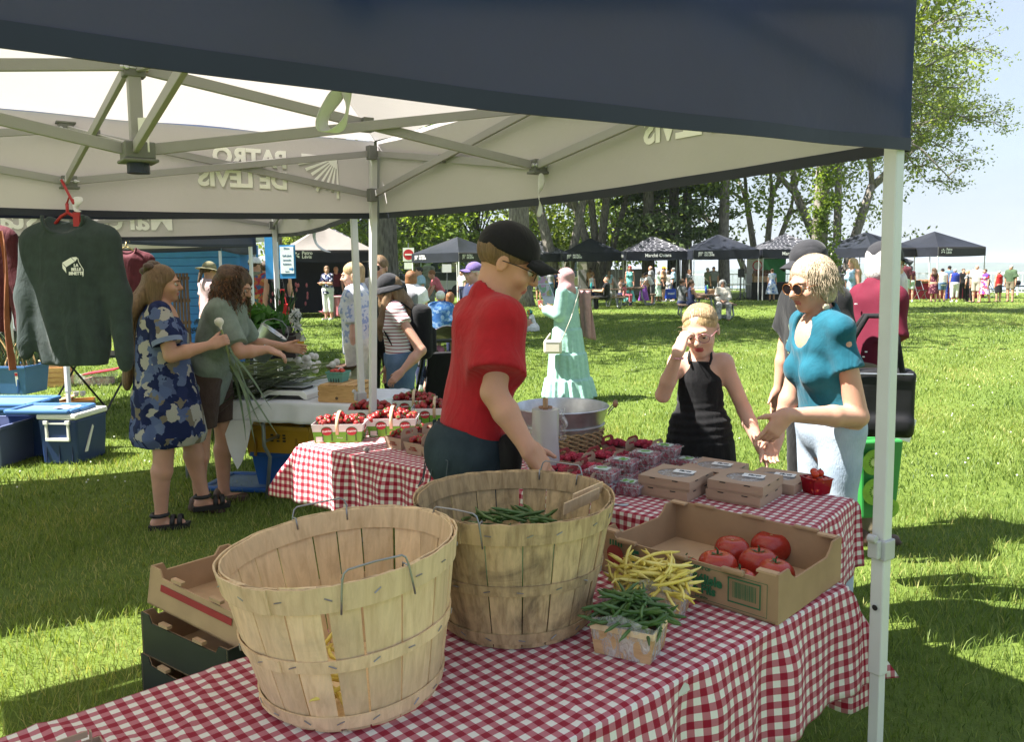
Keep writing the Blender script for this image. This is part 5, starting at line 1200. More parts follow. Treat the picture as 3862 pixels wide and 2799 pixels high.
for x in(-.035,.035):MB().bar((x,.04,.045),(x,.04,.066),.012,.003,(1,0,0)).obj('handle_panel',CARDP,ct)
# ------------------------------------------------------------------ cartons stacked on the grass behind the front basket
def tray(c,rz,label,L,Wd,H,mo,tilt=(0,0),rim=CARDL):
 t=thing('produce_tray',label,'box',c,rz,'empty produce trays stacked on the grass');t.rotation_euler=(tilt[0],tilt[1],rz)
 MB().box((0,0,.003),(L,Wd,.006)).obj('floor_panel',CARDL,t)
 for s in(-1,1):
  p=[(-L/2,0),(L/2,0),(L/2,H+.02),(L/2-.05,H+.02),(L/2-.07,H-.01),(-L/2+.07,H-.01),(-L/2+.05,H+.02),(-L/2,H+.02)]
  MB().prism(p,(0,s*Wd/2,0),(1,0,0),(0,0,1),.005*s).obj('side_panel',mo,t);MB().prism(p,(0,s*(Wd/2-.004),0),(1,0,0),(0,0,1),.003*s).obj('inner_panel',CARDL,t)
  p=[(-Wd/2,0),(Wd/2,0),(Wd/2,H+.02),(Wd/2-.05,H+.02),(Wd/2-.07,H-.012),(-Wd/2+.07,H-.012),(-Wd/2+.05,H+.02),(-Wd/2,H+.02)]
  MB().prism(p,(s*L/2,0,0),(0,1,0),(0,0,1),.005*s).obj('end_panel',mo,t);MB().prism(p,(s*(L/2-.004),0,0),(0,1,0),(0,0,1),.003*s).obj('inner_panel',CARDL,t)
  for k in(-1,1):MB().box((k*L*.2,s*(Wd/2-.006),H*.55),(.012,.006,.035)).obj('slot',BLKPL,t);MB().box((k*L*.2,s*Wd/2,H+.008),(.06,.02,.012)).obj('tab',rim,t)
 return t
tp=G(800,2440);bz=.62
c0=V(-1.13,3.02,0);ta=R_(-38)
tray(c0,ta,'lowest black printed produce tray on the grass',.56,.38,.15,BLACKCARD);tray(c0+V(.005,.02,.165),ta+.03,'middle black printed produce tray of the stack',.56,.38,.15,BLACKCARD)
t3=tray(c0+V(.03,.03,.335),ta+.12,'top pale produce tray with red stripe, tilted on the stack',.54,.37,.13,CARDL,(R_(-4),R_(7)))
for s in(-1,1):MB().box((0,s*.1888,.085),(.40,.0012,.026)).obj('red_stripe',mat('stripe_red',(.32,.025,.03),.7),t3);MB().box((s*.2738,0,.085),(.0012,.30,.026)).obj('red_stripe',mat('stripe_red',(.32,.025,.03),.7),t3)
# ------------------------------------------------------------------ the neighbour's garlic stall at the left
g0=G(868,1512,TZ);g1=G(1392,1530,TZ);GD=unit(g1-g0);GN=V(-GD.y,GD.x,0);GL=(g1-g0).length;GA=math.atan2(GD.y,GD.x)
folding_table(g0,GD,GN,GL,.74,TZ,'table under the white cloth at the garlic stall, one bent grey leg showing','folding tables under the cloths')
draped('tablecloth','white cloth with one long hanging corner on the garlic table','tablecloth',g0,GD,GN,GL,.74,TZ+.001,(.10,.12,.15,.05),WCLOTH,None,8,seg=.02,amp=.010)
cc=MB();cc.grid(lambda u,v:g0+GD*(.02+.20*u-.03*v*(1-u))-GN*(.035+.02*math.sin(u*7)*v+.03*v)+V(0,0,-.13-v*(.36*max(0,1-abs(u-.42)/.58))),10,14);tag(cc.obj('cloth_corner',WCLOTH,None,smooth=True),'drooping pointed corner of the white cloth on the garlic table','cloth')
def gp(px,py,z=TZ):p=G(px,py,z);return V(p.x,p.y,TZ+.004)
sc_=thing('weighing_scale','white and black shop scale with steel plate on the garlic table','scale',gp(1072,1508)+GN*.12,GA)
mb=MB();mb.grid(lambda u,v:(-.17+.34*u,-.13+.26*v,.075-.0*v),1,1);body=MB()
body.prism([(-.19,0),(-.165,0),(-.12,.028),(.12,.028),(.165,0),(.19,0),(.185,.035),(.15,.062),(-.13,.062),(-.185,.03)],(0,.13,0),(1,0,0),(0,0,1),.26).obj('body',WHITEPL,sc_,bevel=.006)
MB().box((.02,0,.088),(.27,.22,.008)).obj('weighing_plate',METAL,sc_,bevel=.004);MB().box((.02,0,.074),(.20,.16,.022)).obj('plate_support',BLKPL,sc_);MB().box((0,0,.018),(.30,.24,.03)).obj('base',BLKPL,sc_)
B_=basis((-.55,0,.83),(0,1,0));MB().box((-.155,0,.062),(.22,.075,.006),B_).obj('keypad',BLKPL,sc_)
for i in range(3):
 for j in range(4):MB().box(V(-.158,0,.066)+B_@V(-.02-.022*i,-.022+.014*j,.002),(.018,.010,.003),B_).obj('key',mat('orange_key',(.45,.12,.03),.5)if j<3 else BLUEPL2,sc_)
MB().box(V(-.158,0,.066)+B_@V(.055,0,.001),(.08,.055,.003),B_).obj('display',mat('lcd',(.05,.07,.06),.2),sc_)
ph=gp(905,1503);MB().box((0,0,.005),(.145,.072,.009)).obj('case',WHITEPL,thing('phone','white phone lying left of the scale','phone',ph+GN*.05,GA+.15),bevel=.004)
def slat_crate(t,L,Wd,H,m,n=3,top=True,sl=4,topz=None):
 for s in(-1,1):
  MB().box((0,s*(Wd/2-.006),H/2),(L,.012,H)).obj('end_board',m,t)
  for k in range(n):MB().box((s*(L/2+.004),0,H*(k+.5)/n),(.008,Wd,H/n*.82)).obj('slat',m,t)
 if top:
  for k in range(sl):MB().box((-L/2+L*(k+.5)/sl,0,H+.004),(L/sl*.82,Wd,.008)).obj('slat',m,t)
cr_=thing('wooden_crate','pine crate turned upside down on the garlic table with slatted top','crate',gp(1268,1522)+GN*.16,GA);slat_crate(cr_,.27,.30,.115,CRATEW)
MB().tube([(0,-.1502,.03),(0,-.1515,.03)],.011,14).obj('knot',DKWOOD,cr_)
pn=thing('fibre_punnet','pale green fibre punnet of tomatoes standing on the crate','container',cr_.location+V(0,0,.124)+GD*-.07+GN*.02,GA);PG_=mat('mint_fibre',(.12,.30,.25),.9,.1,50,.2,90)
for(a,b)in(((-1,-1),(1,-1)),((1,-1),(1,1)),((1,1),(-1,1)),((-1,1),(-1,-1))):
 mb=MB().add([(a[0]*.052,a[1]*.05,0),(b[0]*.052,b[1]*.05,0),(b[0]*.066,b[1]*.062,.072),(a[0]*.066,a[1]*.062,.072)],[(0,1,2,3)]);o=mb.obj('side_panel',PG_,pn);s=o.modifiers.new('t','SOLIDIFY');s.thickness=.003
 MB().bar((a[0]*.067,a[1]*.063,.070),(b[0]*.067,b[1]*.063,.070),.006,.007).obj('rim',PG_,pn)
for k in range(4):MB().box((-.03+.02*k,-.0525,.014),(.006,.004,.028)).obj('slot',BLKPL,pn)
for i,(x,y,z)in enumerate([(-.035,-.02,.072),(.0,-.03,.074),(.038,-.02,.072),(-.02,.02,.074),(.02,.02,.076)]):
 q=tag(link('tomato',cm,None,pn.location+V(x,y,z)),'small red tomato in the pale green punnet','tomato','tomatoes in the green punnet');q.scale=(1.25,)*3
def garlic(seed):
 rr=random.Random(seed);mb=MB();mb.lathe([(.0005,-.026),(.012,-.027),(.026,-.018),(.031,-.002),(.026,.014),(.013,.027),(.008,.040),(.007,.055)],12);b=len(mb.f)
 pts=[V(0,0,.05)];d=V(rr.uniform(-.1,.1),rr.uniform(-.1,.1),1)
 for i in range(5):d=(d+V(rr.uniform(-.12,.12),rr.uniform(-.12,.12),0)).normalized();pts.append(pts[-1]+d*.075)
 mb.tube(pts,[.007,.0075,.007,.0065,.006,.005],6,1);return mb,pts[-1],d
GM=[]
for i in range(4):
 mb,e,d=garlic(i);rr=random.Random(i+40);GM.append(mb)
gmesh=[]
def leafstrip(mb,p,d,L,w,mi,rr,sag=1.0):
 d=Vector(d).normalized();side=d.cross(V(0,0,1));side=side.normalized()if side.length>.01 else V(1,0,0);vs=[];N=7;q=Vector(p);dd=d.copy()
 for i in range(N+1):
  u=i/N;ww=w*(1-u**2.2)+.0008;nn=side.copy();vs+=[q-nn*ww,q+nn*ww];q=q+dd*L/N;dd=(dd+V(rr.uniform(-.1,.1),rr.uniform(-.1,.1),-.09*sag)).normalized()
 mb.add(vs,[(2*i,2*i+1,2*i+3,2*i+2)for i in range(N)],mi)
rr=random.Random(90)
def garlic_at(bulb,d,label,group,seed,leaves=4,stem=.36,lam=1.0):
 """garlic plant lying with its bulb at one end"""
 r2=random.Random(seed);t=thing('garlic_bulb',label,'garlic',bulb,0,group);d=unit(d);B=basis(d)
 MB().lathe([(.0005,-.026),(.012,-.027),(.026,-.018),(.031,-.002),(.026,.014),(.013,.027),(.008,.040),(.007,.055)],12,rot=B).obj('bulb',GARL,t,smooth=True)
 pts=[d*.05];dd=d.copy()
 for i in range(4):dd=(dd+V(r2.uniform(-.08,.08),r2.uniform(-.08,.08),-.02*lam)).normalized();pts.append(pts[-1]+dd*stem/4)
 MB().tube(pts,[.0075,.0085,.008,.007,.006],7).obj('stalk',STALK,t,smooth=True)
 if leaves:
  lm=MB()
  for k in range(leaves):leafstrip(lm,pts[2+k%3],(dd+V(r2.uniform(-.35,.35),r2.uniform(-.35,.35),r2.uniform(-.15,.25))),r2.uniform(.22,.42),r2.uniform(.007,.012),0,r2,lam)
  lm.obj('leaf',[GLEAF],t,smooth=True)
 return t
STALK=mat('garlic_stalk_green',(.20,.24,.08),.5,.3,8);GLEAF=m_fruit('garlic_leaf_green',(.03,.075,.03),(.10,.14,.05),12,.5)
spots=[(1110,1335,.20),(1135,1325,.22),(1090,1350,.18),(1125,1358,.15),(1160,1352,.16),(1175,1342,.15),(1190,1345,.13),(1165,1370,.10),(1150,1352,.14),(1180,1378,.06),(1155,1390,.05),(1200,1372,.04),(1140,1375,.08),(1255,1375,.10),(1285,1398,.03),(1312,1412,.03),(1104,1420,.02),(1130,1405,.03),(1190,1395,.05),(1270,1366,.10)]
for i,(px,py,dz)in enumerate(spots):
 z=TZ+.03+dz;p=G(px,py,z);garlic_at(V(p.x,p.y,z),(-1,rr.uniform(-.1,.45)-.25,rr.uniform(-.25,.05)),'garlic bulb with long stalk in the heap on the white table','garlic heaped on the stall',i,4,.38)
hp=MB();hc_=G(985,1440,TZ+.1)
for i in range(420):leafstrip(hp,V(hc_.x+rr.uniform(-.32,.38),hc_.y+rr.uniform(-.2,.25),TZ+rr.uniform(.02,.21)),(-1+rr.uniform(-.4,.4),rr.uniform(-.6,.35),rr.uniform(-.2,.25)),rr.uniform(.3,.6),rr.uniform(.007,.015),0,rr,1.3)
tag(hp.obj('garlic_leaves',GLEAF,None,smooth=True),kind='stuff')
hp=MB();q0=G(850,1500,TZ)
for i in range(130):leafstrip(hp,V(q0.x+rr.uniform(-.06,.05),q0.y+rr.uniform(-.05,.35),TZ+rr.uniform(.0,.1)),(rr.uniform(-.5,.15),rr.uniform(-.5,.2),-.5-rr.random()),rr.uniform(.3,.62),rr.uniform(.006,.011),0,rr,2.2)
tag(hp.obj('drooping_garlic_leaves',GLEAF,None,smooth=True),kind='stuff')
wp_=gp(1290,1400);bw=thing('wicker_tray','dark brown wicker tray holding garlic behind the crate','tray',V(wp_.x,wp_.y,TZ+.004),.3);MB().lathe([(.0005,0),(.10,0),(.15,.045),(.155,.05),(.148,.05),(.098,.008),(.0005,.008)],30).obj('bowl',mat('dark_wicker',(.10,.055,.035),.9,.3,60,.4,80),bw,smooth=True)
bkp=D(998,1300,6.15);bk=thing('metal_bucket','tilted zinc bucket behind the curly haired woman\'s arm','bucket',bkp);bk.rotation_euler=(0,R_(38),.2)
MB().lathe([(.0005,-.12),(.085,-.12),(.088,-.115),(.112,.12),(.116,.123),(.112,.126),(.108,.12),(.084,-.11),(.0005,-.11)],36).obj('body',METAL,bk,smooth=True,auto=50);MB().tube([(-.114,0,.10)]+[(-.114*math.cos(a),.02,.10+.12*math.sin(a))for a in(.5,1.0,1.57,2.1,2.6)]+[(.114,0,.10)],.003,6).obj('wire_handle',STEELW,bk)
ft=thing('folding_table','far table at the garlic stall carrying the dark crates of greens','table',(bkp.x-.25,6.75,0),.2,'folding tables under the cloths');MB().box((0,0,.70),(1.3,.6,.04)).obj('tabletop',mat('pale_table_plastic',(.6,.6,.58),.6),ft)
for sx in(-1,1):
 for sy in(-1,1):MB().tube([(sx*.55,sy*.25,0),(sx*.55,sy*.25,.69)],.014,8).obj('leg',STEELW,ft)
def dark_crate(px,py,Y,w,d,h,rz,label):
 p=D(px,py,Y);t=thing('plastic_crate',label,'crate',p-V(0,0,h),rz,'dark plastic crates')
 for(a,b)in(((-1,-1),(1,-1)),((1,-1),(1,1)),((1,1),(-1,1)),((-1,1),(-1,-1))):
  A,B=V(a[0]*w/2,a[1]*d/2,0),V(b[0]*w/2,b[1]*d/2,0)
  MB().bar(A+V(0,0,h/2-.02),B+V(0,0,h/2-.02),.012,h-.04).obj('side_panel',DARKBR,t);MB().bar(A+V(0,0,h-.02),B+V(0,0,h-.02),.03,.04).obj('rim',DARKBR,t)
 MB().box((-.1,-d/2-.018,h-.055),(.12,.012,.022)).obj('handle',YELPL,t);MB().box((.12,-d/2-.018,h-.05),(.05,.012,.02)).obj('handle',YELPL,t)
 MB().box((0,0,.01),(w,d,.02)).obj('bottom',DARKBR,t);return t
dc1=dark_crate(985,1238,6.7,.42,.34,.16,.1,'dark crate of leafy greens with yellow grips');dc2=dark_crate(1085,1262,6.45,.14,.36,.17,.15,'dark crate beside the bucket with the green punnet before it')
def leafy(nm,c,r,n,ls,m,label,cat,seed,flat=.5):
 o=link(nm,leaves_mesh(nm,[(0,0,0,r)],n,ls,.55,m,seed,flat),None,c);return tag(o,label,cat)
leafy('salad_greens',D(930,1205,6.7),.16,420,.05,HERB,'bunches of broad green leaves in the dark crate','greens',3);leafy('salad_greens',D(1010,1210,6.8),.13,300,.04,HERB,'looser pale green herbs beside the broad leaves','greens',4)
fl=thing('lily_bouquet','white lilies and green buds hanging at the twin stall posts','flowers',D(1108,1235,6.9));lm=MB();r2=random.Random(6);fm=MB()
for i in range(11):
 c=V(r2.uniform(-.06,.07),r2.uniform(-.06,.06),r2.uniform(-.13,.14));B=basis((r2.uniform(-1,1),-.6,r2.uniform(-.5,.8)))
 for k in range(6):
  a=k*1.047;q=B@V(math.cos(a),math.sin(a),0);n_=B.col[2];s_=q.cross(n_);L=.052;fm.add([c,c+q*L*.5+s_*.014+n_*.02,c+q*L+n_*.012,c+q*L*.5-s_*.014+n_*.02],[(0,1,2,3)])
fm.obj('petals',PETAL,fl);
for i in range(26):leafstrip(lm,V(r2.uniform(-.05,.05),r2.uniform(-.05,.05),r2.uniform(-.18,.1)),(r2.uniform(-1,1),r2.uniform(-1,.6),r2.uniform(-.3,1)),r2.uniform(.1,.22),.009,0,r2)
for i in range(9):lm.tube([(r2.uniform(-.03,.03),0,-.3),(r2.uniform(-.05,.05),0,-.1),(r2.uniform(-.08,.08),0,.12)],.004,5)
lm.obj('leaves',STEMG,fl)
sn=thing('flower_vase','tall spray of stems and buds beside the white lilies','flowers',D(1070,1262,6.45));lm=MB()
for i in range(10):a=r2.uniform(-.12,.2);lm.tube([(0,0,0),(a*.4,0,.18),(a,r2.uniform(-.05,.05),.34+r2.uniform(-.06,.08))],[.004,.0035,.002],5);leafstrip(lm,V(a*.4,0,.18),(a+.2,-.2,.8),.2,.008,0,r2)
lm.obj('stems',STEMG,sn);bm_=MB()
for i in range(14):bm_.ell((r2.uniform(-.1,.22),r2.uniform(-.05,.05),r2.uniform(.2,.4)),(.008,.008,.018),6,5)
tag(bm_.obj('buds',mat('rosy_bud',(.30,.08,.09),.6),sn),kind='stuff')
def bin_(name,c,rz,L,Wd,H,m,label,tp=.86,rim=.02,grp=None,slots=0,wall=None):
 t=thing(name,label,'bin' if 'crate' not in name else 'crate',c,rz,grp);mb=MB();x0,y0,x1,y1=L/2*tp,Wd/2*tp,L/2,Wd/2
 o_=[(-x0,-y0,0),(x0,-y0,0),(x0,y0,0),(-x0,y0,0),(-x1,-y1,H),(x1,-y1,H),(x1,y1,H),(-x1,y1,H)];k=.95;i_=[(a*k,b*k,max(.01,z))for a,b,z in o_]
 mb.add(o_+i_,[(3,2,1,0),(8,9,10,11)]+[(i,(i+1)%4,4+(i+1)%4,4+i)for i in range(4)]+[(8+(i+1)%4,8+i,12+i,12+(i+1)%4)for i in range(4)]+[(4+i,4+(i+1)%4,12+(i+1)%4,12+i)for i in range(4)]);mb.obj('tub',m,t,bevel=.006)
 for(a,b)in(((-1,-1),(1,-1)),((1,-1),(1,1)),((1,1),(-1,1)),((-1,1),(-1,-1))):MB().bar((a[0]*x1,a[1]*y1,H-rim/2),(b[0]*x1,b[1]*y1,H-rim/2),.028,rim*1.6).obj('rim',m,t,bevel=.004)
 for k in range(slots):
  for j in range(3):MB().box((-L*.05+k*.05,-Wd/2*.95-.004,H*.55+j*.022),(.022,.006,.012)).obj('slot',BLKPL,t)
 for sx in(-1,1):
  for q in(-.3,.3):MB().box((sx*0+q*L,-Wd/2*(tp+1)/2-.004,H*.45),(.02,.012,H*.8),rotx(-math.atan2(Wd/2*(1-tp),H))).obj('rib',m,t)
 return t
yb=G(960,1800,.0);ub=V(g0.x+.28,g0.y+.42,0)
bin_('storage_bin',ub+V(.12,0,0),GA,.62,.46,.30,BLUEPL,'blue bin under the garlic table with the yellow crate in it')
bin_('produce_crate',ub+V(.02,-.03,.27),GA,.56,.40,.24,YELPL,'yellow vented crate sitting in the blue bin under the garlic table',slots=3)
def lid(c,rz,L,Wd,m,label,grp='blue bin lids',tilt=(0,0),inset=True):
 t=thing('bin_lid',label,'lid',c,rz,grp);t.rotation_euler=(tilt[0],tilt[1],rz);MB().box((0,0,.012),(L-.04,Wd-.04,.012)).obj('panel',mat('inner_lid_blue',(.10,.17,.30),.5),t)
 for(a,b)in(((-1,-1),(1,-1)),((1,-1),(1,1)),((1,1),(-1,1)),((-1,1),(-1,-1))):MB().bar((a[0]*(L/2-.02),a[1]*(Wd/2-.02),.016),(b[0]*(L/2-.02),b[1]*(Wd/2-.02),.016),.05,.036).obj('rim',m,t,bevel=.012)
 for s in(-1,1):MB().box((s*L/2,0,.010),(.03,.14,.03)).obj('latch_tab',m,t,bevel=.006)
 return t
lp=G(960,1842);lid(V(lp.x,lp.y,.035),GA+.1,.62,.46,BLUEPL,'blue bin lid lying upturned on the grass under the garlic table')
cl=G(225,1756);co_=thing('cooler','dark blue cooler with white lid and white swing handle','cooler',V(cl.x+.03,cl.y+.3,0),R_(-6))
mb=MB().box((0,-.08,.20),(.36,.44,.40),taper=.90);mb.obj('body',NAVYC,co_,bevel=.02);MB().box((0,-.08,.425),(.375,.455,.05)).obj('lid',WHITEPL,co_,bevel=.015)
for sx in(-1,1):MB().box((sx*.10,-.297,.30),(.022,.022,.16)).obj('handle_arm',WHITEPL,co_,bevel=.004);MB().box((sx*.10,-.300,.375),(.042,.03,.035)).obj('hinge',WHITEPL,co_,bevel=.004)
MB().box((0,-.299,.225),(.22,.024,.026)).obj('handle_grip',WHITEPL,co_,bevel=.004);MB().box((0,-.299,.368),(.17,.018,.014)).obj('handle_grip',WHITEPL,co_)
for k in(-1,0,1):MB().box((k*.12,-.283,.18),(.006,.008,.30),rotx(-.06)).obj('groove',mat('groove_blue',(.005,.014,.06),.6),co_)
MB().prism([(0,0),(.03,0),(.13,.20),(.12,.22)],(.172,-.2,.10),(0,1,0),(0,0,1),.012).obj('side_handle',WHITEPL,co_)
lid(V(cl.x-.16,cl.y+.20,.452),R_(-4),.62,.40,BLUEPL2,'blue lid laid upside down over the cooler, a napkin on it');nk=MB();nk.grid(lambda u,v:(.19*u,.13*v+.02*math.sin(u*6),.004*math.sin(u*9)+.004*math.sin(v*7)+.012),12,8);o=nk.obj('napkin',mat('grey_napkin',(.50,.50,.50),.9,.1,20),None,smooth=True,loc=V(cl.x-.08,cl.y+.10,.472),rot=(0,0,.05));s=o.modifiers.new('t','SOLIDIFY');s.thickness=.008;tag(o,'folded grey napkin on the upturned blue lid','napkin')
bin_('storage_bin',V(cl.x-.62,cl.y+.16,0),R_(-4),.42,.52,.36,GREYBL,'grey blue bin at the left edge beside the cooler');bin_('storage_bin',V(cl.x-.35,cl.y+.52,0),R_(-4),.55,.40,.40,NAVYC,'navy bin half hidden behind the cooler')
l2=D(60,1555,7.7);bin_('storage_bin',V(l2.x-.1,7.75,0),R_(-5),.70,.50,.37,BLUEPL,'bright blue bin behind the cooler under a stack of lids')
for k in range(2):lid(V(l2.x-.08+.02*k,7.72,.385+.035*k),R_(-5),.72,.52,BLUEPL2,['lower blue lid of the pair behind the cooler','upper blue lid of the pair behind the cooler'][k])
tt=G(40,1525);tote=bin_('storage_bin',V(tt.x-.05,tt.y+.25,.12),R_(-6),.60,.46,.36,BLUEPL2,'tall blue tote full of flag iris plants at the far left',.88);place('label',MB().add([(-.02,-.09,0),(.02,-.09,0),(.02,.09,0),(-.02,.09,0)],[(0,1,2,3)]).mesh('label',WHITE),tote,(.17,-.224,.20),(1,0,0),(0,-.1,1));place('print',MB().add([(-.018,.04,0),(.018,.04,0),(.018,.08,0),(-.018,.08,0)],[(0,1,2,3)]).mesh('print',REDP),tote,(.17,-.227,.20),(1,0,0),(0,-.1,1))
MB().box((0,0,.34),(.5,.36,.02)).obj('soil',mat('soil',(.05,.035,.025),.95,.3,30),tote)
ir=thing('iris_plants','clump of sword shaped leaves with yellowed tips in the blue tote','plant',tote.location+V(0,0,.35));lm=MB();lm2=MB();r2=random.Random(14)
for i in range(70):leafstrip(lm if i%4 else lm2,V(r2.uniform(-.24,.24),r2.uniform(-.16,.16),0),(r2.uniform(-.5,.5),r2.uniform(-.4,.4),1),r2.uniform(.25,.52),r2.uniform(.008,.014),0,r2,.9)
lm.obj('leaves',GLEAF,ir);lm2.obj('dry_leaves',DRYL,ir)
wc=G(178,1462);wcr=thing('wooden_crate','sunlit pine crate on the grass with a flat carton on top','crate',V(wc.x,wc.y+.15,.0),.12);slat_crate(wcr,.44,.34,.30,m_wood('pale_pine',(.62,.36,.16),(.48,.25,.1),(4,30,30),.05),4,False)  # paler pine with fewer stains than the other crate
for k in range(4):MB().box((0,-.178,.04+.072*k),(.45,.010,.058)).obj('slat',CRATEW,wcr)
cbx=thing('carton','flat closed carton lying on the sunlit crate','box',V(wc.x+.02,wc.y+.15,.302),.25);MB().box((0,0,.045),(.38,.28,.09)).obj('body',CARDL,cbx);place('lettering',textmesh('12PCS',.05,INKB,bold=.001),cbx,(.02,-.142,.045),(1,0,0),(0,0,1))
cb=G(365,1455);cbn=thing('clear_bin','clear plastic bin with red lid askew beside the black folding legs','bin',V(cb.x,cb.y+.1,0),.1);MB().box((0,0,.09),(.42,.3,.18),taper=.9).obj('tub',FILMC,cbn);MB().box((0,0,.06),(.34,.22,.10)).obj('contents',mat('pinkish_contents',(.40,.22,.22),.8,.4,12),cbn);MB().box((.05,0,.205),(.46,.33,.022),roty(-.14)).obj('lid',mat('red_lid',(.45,.02,.04),.4),cbn,bevel=.008)
pbg=MB();pbg.ell((0,0,.06),(.17,.11,.09),22,12);pbg.v=[(x+.02*math.sin(y*70+z*40),y+.015*math.sin(x*60),z*(1+.15*math.sin(x*40)))for x,y,z in pbg.v];o=pbg.obj('plastic_bag',FILM,None,smooth=True,loc=G(285,1452));tag(o,'crumpled clear plastic bag on the grass beside the sunlit crate','bag')
tr=G(240,1535);trt=thing('wooden_tray','low wooden tray with torn cardboard and foam cups on the grass','tray',V(tr.x+.04,tr.y+.1,0),.42)
for s in(-1,1):MB().box((0,s*.14,.035),(.52,.012,.07)).obj('side_board',CRATEW,trt);MB().box((s*.26,0,.035),(.012,.29,.07)).obj('end_board',CRATEW,trt)
MB().box((0,0,.008),(.52,.28,.012)).obj('bottom',CRATEW,trt);tc_=thing('cardboard_flap','torn dark cardboard lying across the wooden tray','cardboard',trt.location+V(-.08,-.02,.075),.45);MB().box((0,0,.02),(.34,.24,.005),roty(-.25)).obj('flap',CARD,tc_);MB().box((.07,-.05,.04),(.14,.1,.004),roty(.5)).obj('flap',CARDL,tc_)
fc=thing('foam_cups','white foam cup tray resting on the wooden tray','cups',trt.location+V(.10,.03,.12),.4)
for k in range(4):MB().lathe([(.0005,0),(.025,0),(.032,.05),(.029,.05),(.023,.004)],12,(-.04+.075*(k%2),-.03+.06*(k//2),0)).obj('cup',WHITEPL,fc)
bt=D(385,1330,9.5);btab=thing('folding_table','black legged folding table behind the green sweatshirt','table',(bt.x,9.5,0),.1,'folding tables under the cloths');MB().box((0,0,.70),(.9,.6,.03)).obj('tabletop',BLKPL,btab)
for s in(-1,1):
 for q in(-1,1):MB().tube([(s*.32,q*.25,.69),(s*.32-q*.25,-q*.25,0)],.012,7).obj('leg',BLKPL,btab)
def hanger(t,m,w=.40,hook=True):
 mb=MB();mb.tube([(0,0,.10),(.012,0,.125),(.03,0,.115),(.03,0,.095)]if hook else[(0,0,.02),(0,0,.10)],.004,7);mb.tube([(-w/2,0,-.075),(-.03,0,.045),(0,0,.06),(0,0,.10)],.007,8);mb.tube([(w/2,0,-.075),(.03,0,.045),(0,0,.06)],.007,8);return mb.obj('hanger',m,t,smooth=True)
def sweater(label,loc,rz,m,s=1.0,long=True,decal=True,grp='shirts on hangers',vox=.011):
 t=thing('sweatshirt' if long else 'shirt',label,'clothing',loc,rz,grp);fl_=((0,1,0),.34)
 P=[loft([(-.60,0,0,.155,.045),(-.56,0,0,.165,.05),(-.52,0,0,.172,.055),(-.3,0,0,.170,.065),(-.12,0,0,.172,.06),(-.04,0,0,.17,.055),(.03,0,0,.075,.04)],fold=(7,.10,-.2,-.62)),rc((-.17,0,-.055),(0,0,.02),.05,.05,.03,fl=fl_),rc((.17,0,-.055),(0,0,.02),.05,.05,.03,fl=fl_)]
 e=((-.222,.0,-.30),(.222,0,-.30));w_=((-.225,-.02,-.50),(.235,-.01,-.55))
 for i in(0,1):
  sx=-1 if i==0 else 1;P.append(rc((sx*.165,0,-.075),e[i],.062,.050,.03,fl=((0,1,0),.5)))
  if long:P+=[rc(e[i],w_[i],.050,.042,.02,fl=((0,1,0),.55)),rc(w_[i],(w_[i][0],w_[i][1],w_[i][2]-.045),.036,.035,.01,fl=((0,1,0),.6))]
 P+=[el((0,-.05,.055),(.098,.075,.082),.012,'sub'),el((0,0,.085),(.085,.06,.075),.01,'sub')]
 P=[dict(p,**({}))for p in P];sdf_obj('garment',P,vox,m,t,wrinkle(.0022,14,3,(1,.3,.25)));t.scale=(s,)*3
 rb=MB();rb.tube([(.094*math.cos(a),-.035+.01*math.sin(a*2),.035+.082*math.sin(a)*-1+.012)for a in[i*math.pi/14 for i in range(15)]],.008,6);rb.obj('collar',m,t,smooth=True)
 return t
SWG=cloth('dark_green_fleece',(.032,.047,.047),.15);MRN=cloth('maroon_cotton',(.095,.020,.028),.2);ORG=cloth('orange_cotton',(.24,.085,.04));REDH=mat('red_hanger',(.35,.015,.02),.4);WIREH=mat('brass_wire',(.35,.28,.12),.4,metal=.7)
hp_=D(258,855,3.55);sw=sweater('dark green sweatshirt with a white barn emblem on a red hanger',hp_,R_(-8),SWG,1.01);hanger(sw,REDH,.30)
rib_=MB().box((.05,-.012,.03),(.03,.008,.06));rib_.obj('ribbon',REDH,sw);MB().tube([(.03,0,.1),(.0,.0,.16),(-.02,0,.2)],.006,6).obj('ribbon',REDH,sw)
em=MB();[em.add([(x,y,0)for x,y in q],[tuple(range(len(q)))])for q in([(-.066,.012),(-.018,.037),(.004,.018),(-.044,-.010)],[(-.066,.009),(-.047,-.012),(-.044,-.04),(-.064,-.016)],[(-.015,.038),(.012,.040),(.018,.034),(.006,.018)],[(.018,.033),(.024,.012),(.027,.012),(.021,.035)],[(.024,.012),(.046,-.022),(.050,-.022),(.027,.014)],[(.046,-.022),(.044,-.058),(.048,-.058),(.050,-.022)])]
EMB=(.085,-.094,-.165);eo_=place('emblem',em.mesh('emblem',WHITE),sw,EMB,(1,0,0),(0,.06,1));eo_.data.transform(Matrix.Scale(.84,4));place('lettering',textmesh('LA\nBELLE\nBINETTE',.0178,WHITE,bold=.0008,sp=.95),sw,(EMB[0]+.008,EMB[1]-.001,EMB[2]-.019),(1,0,0),(0,.06,1))
MB().box((.01,.022,.010),(.034,.003,.014)).obj('neck_label',mat('grey_label',(.12,.17,.17),.7),sw)
s2=sweater('maroon shirt on a brass wire hanger behind the green sweatshirt',D(478,955,7.2),R_(5),MRN,1.0,False,vox=.016);hanger(s2,WIREH,.34)
s3=sweater('maroon garment cut by the left picture edge',D(-85,860,3.75),R_(-5),MRN,.8,True,vox=.015);hanger(s3,REDH,.34)
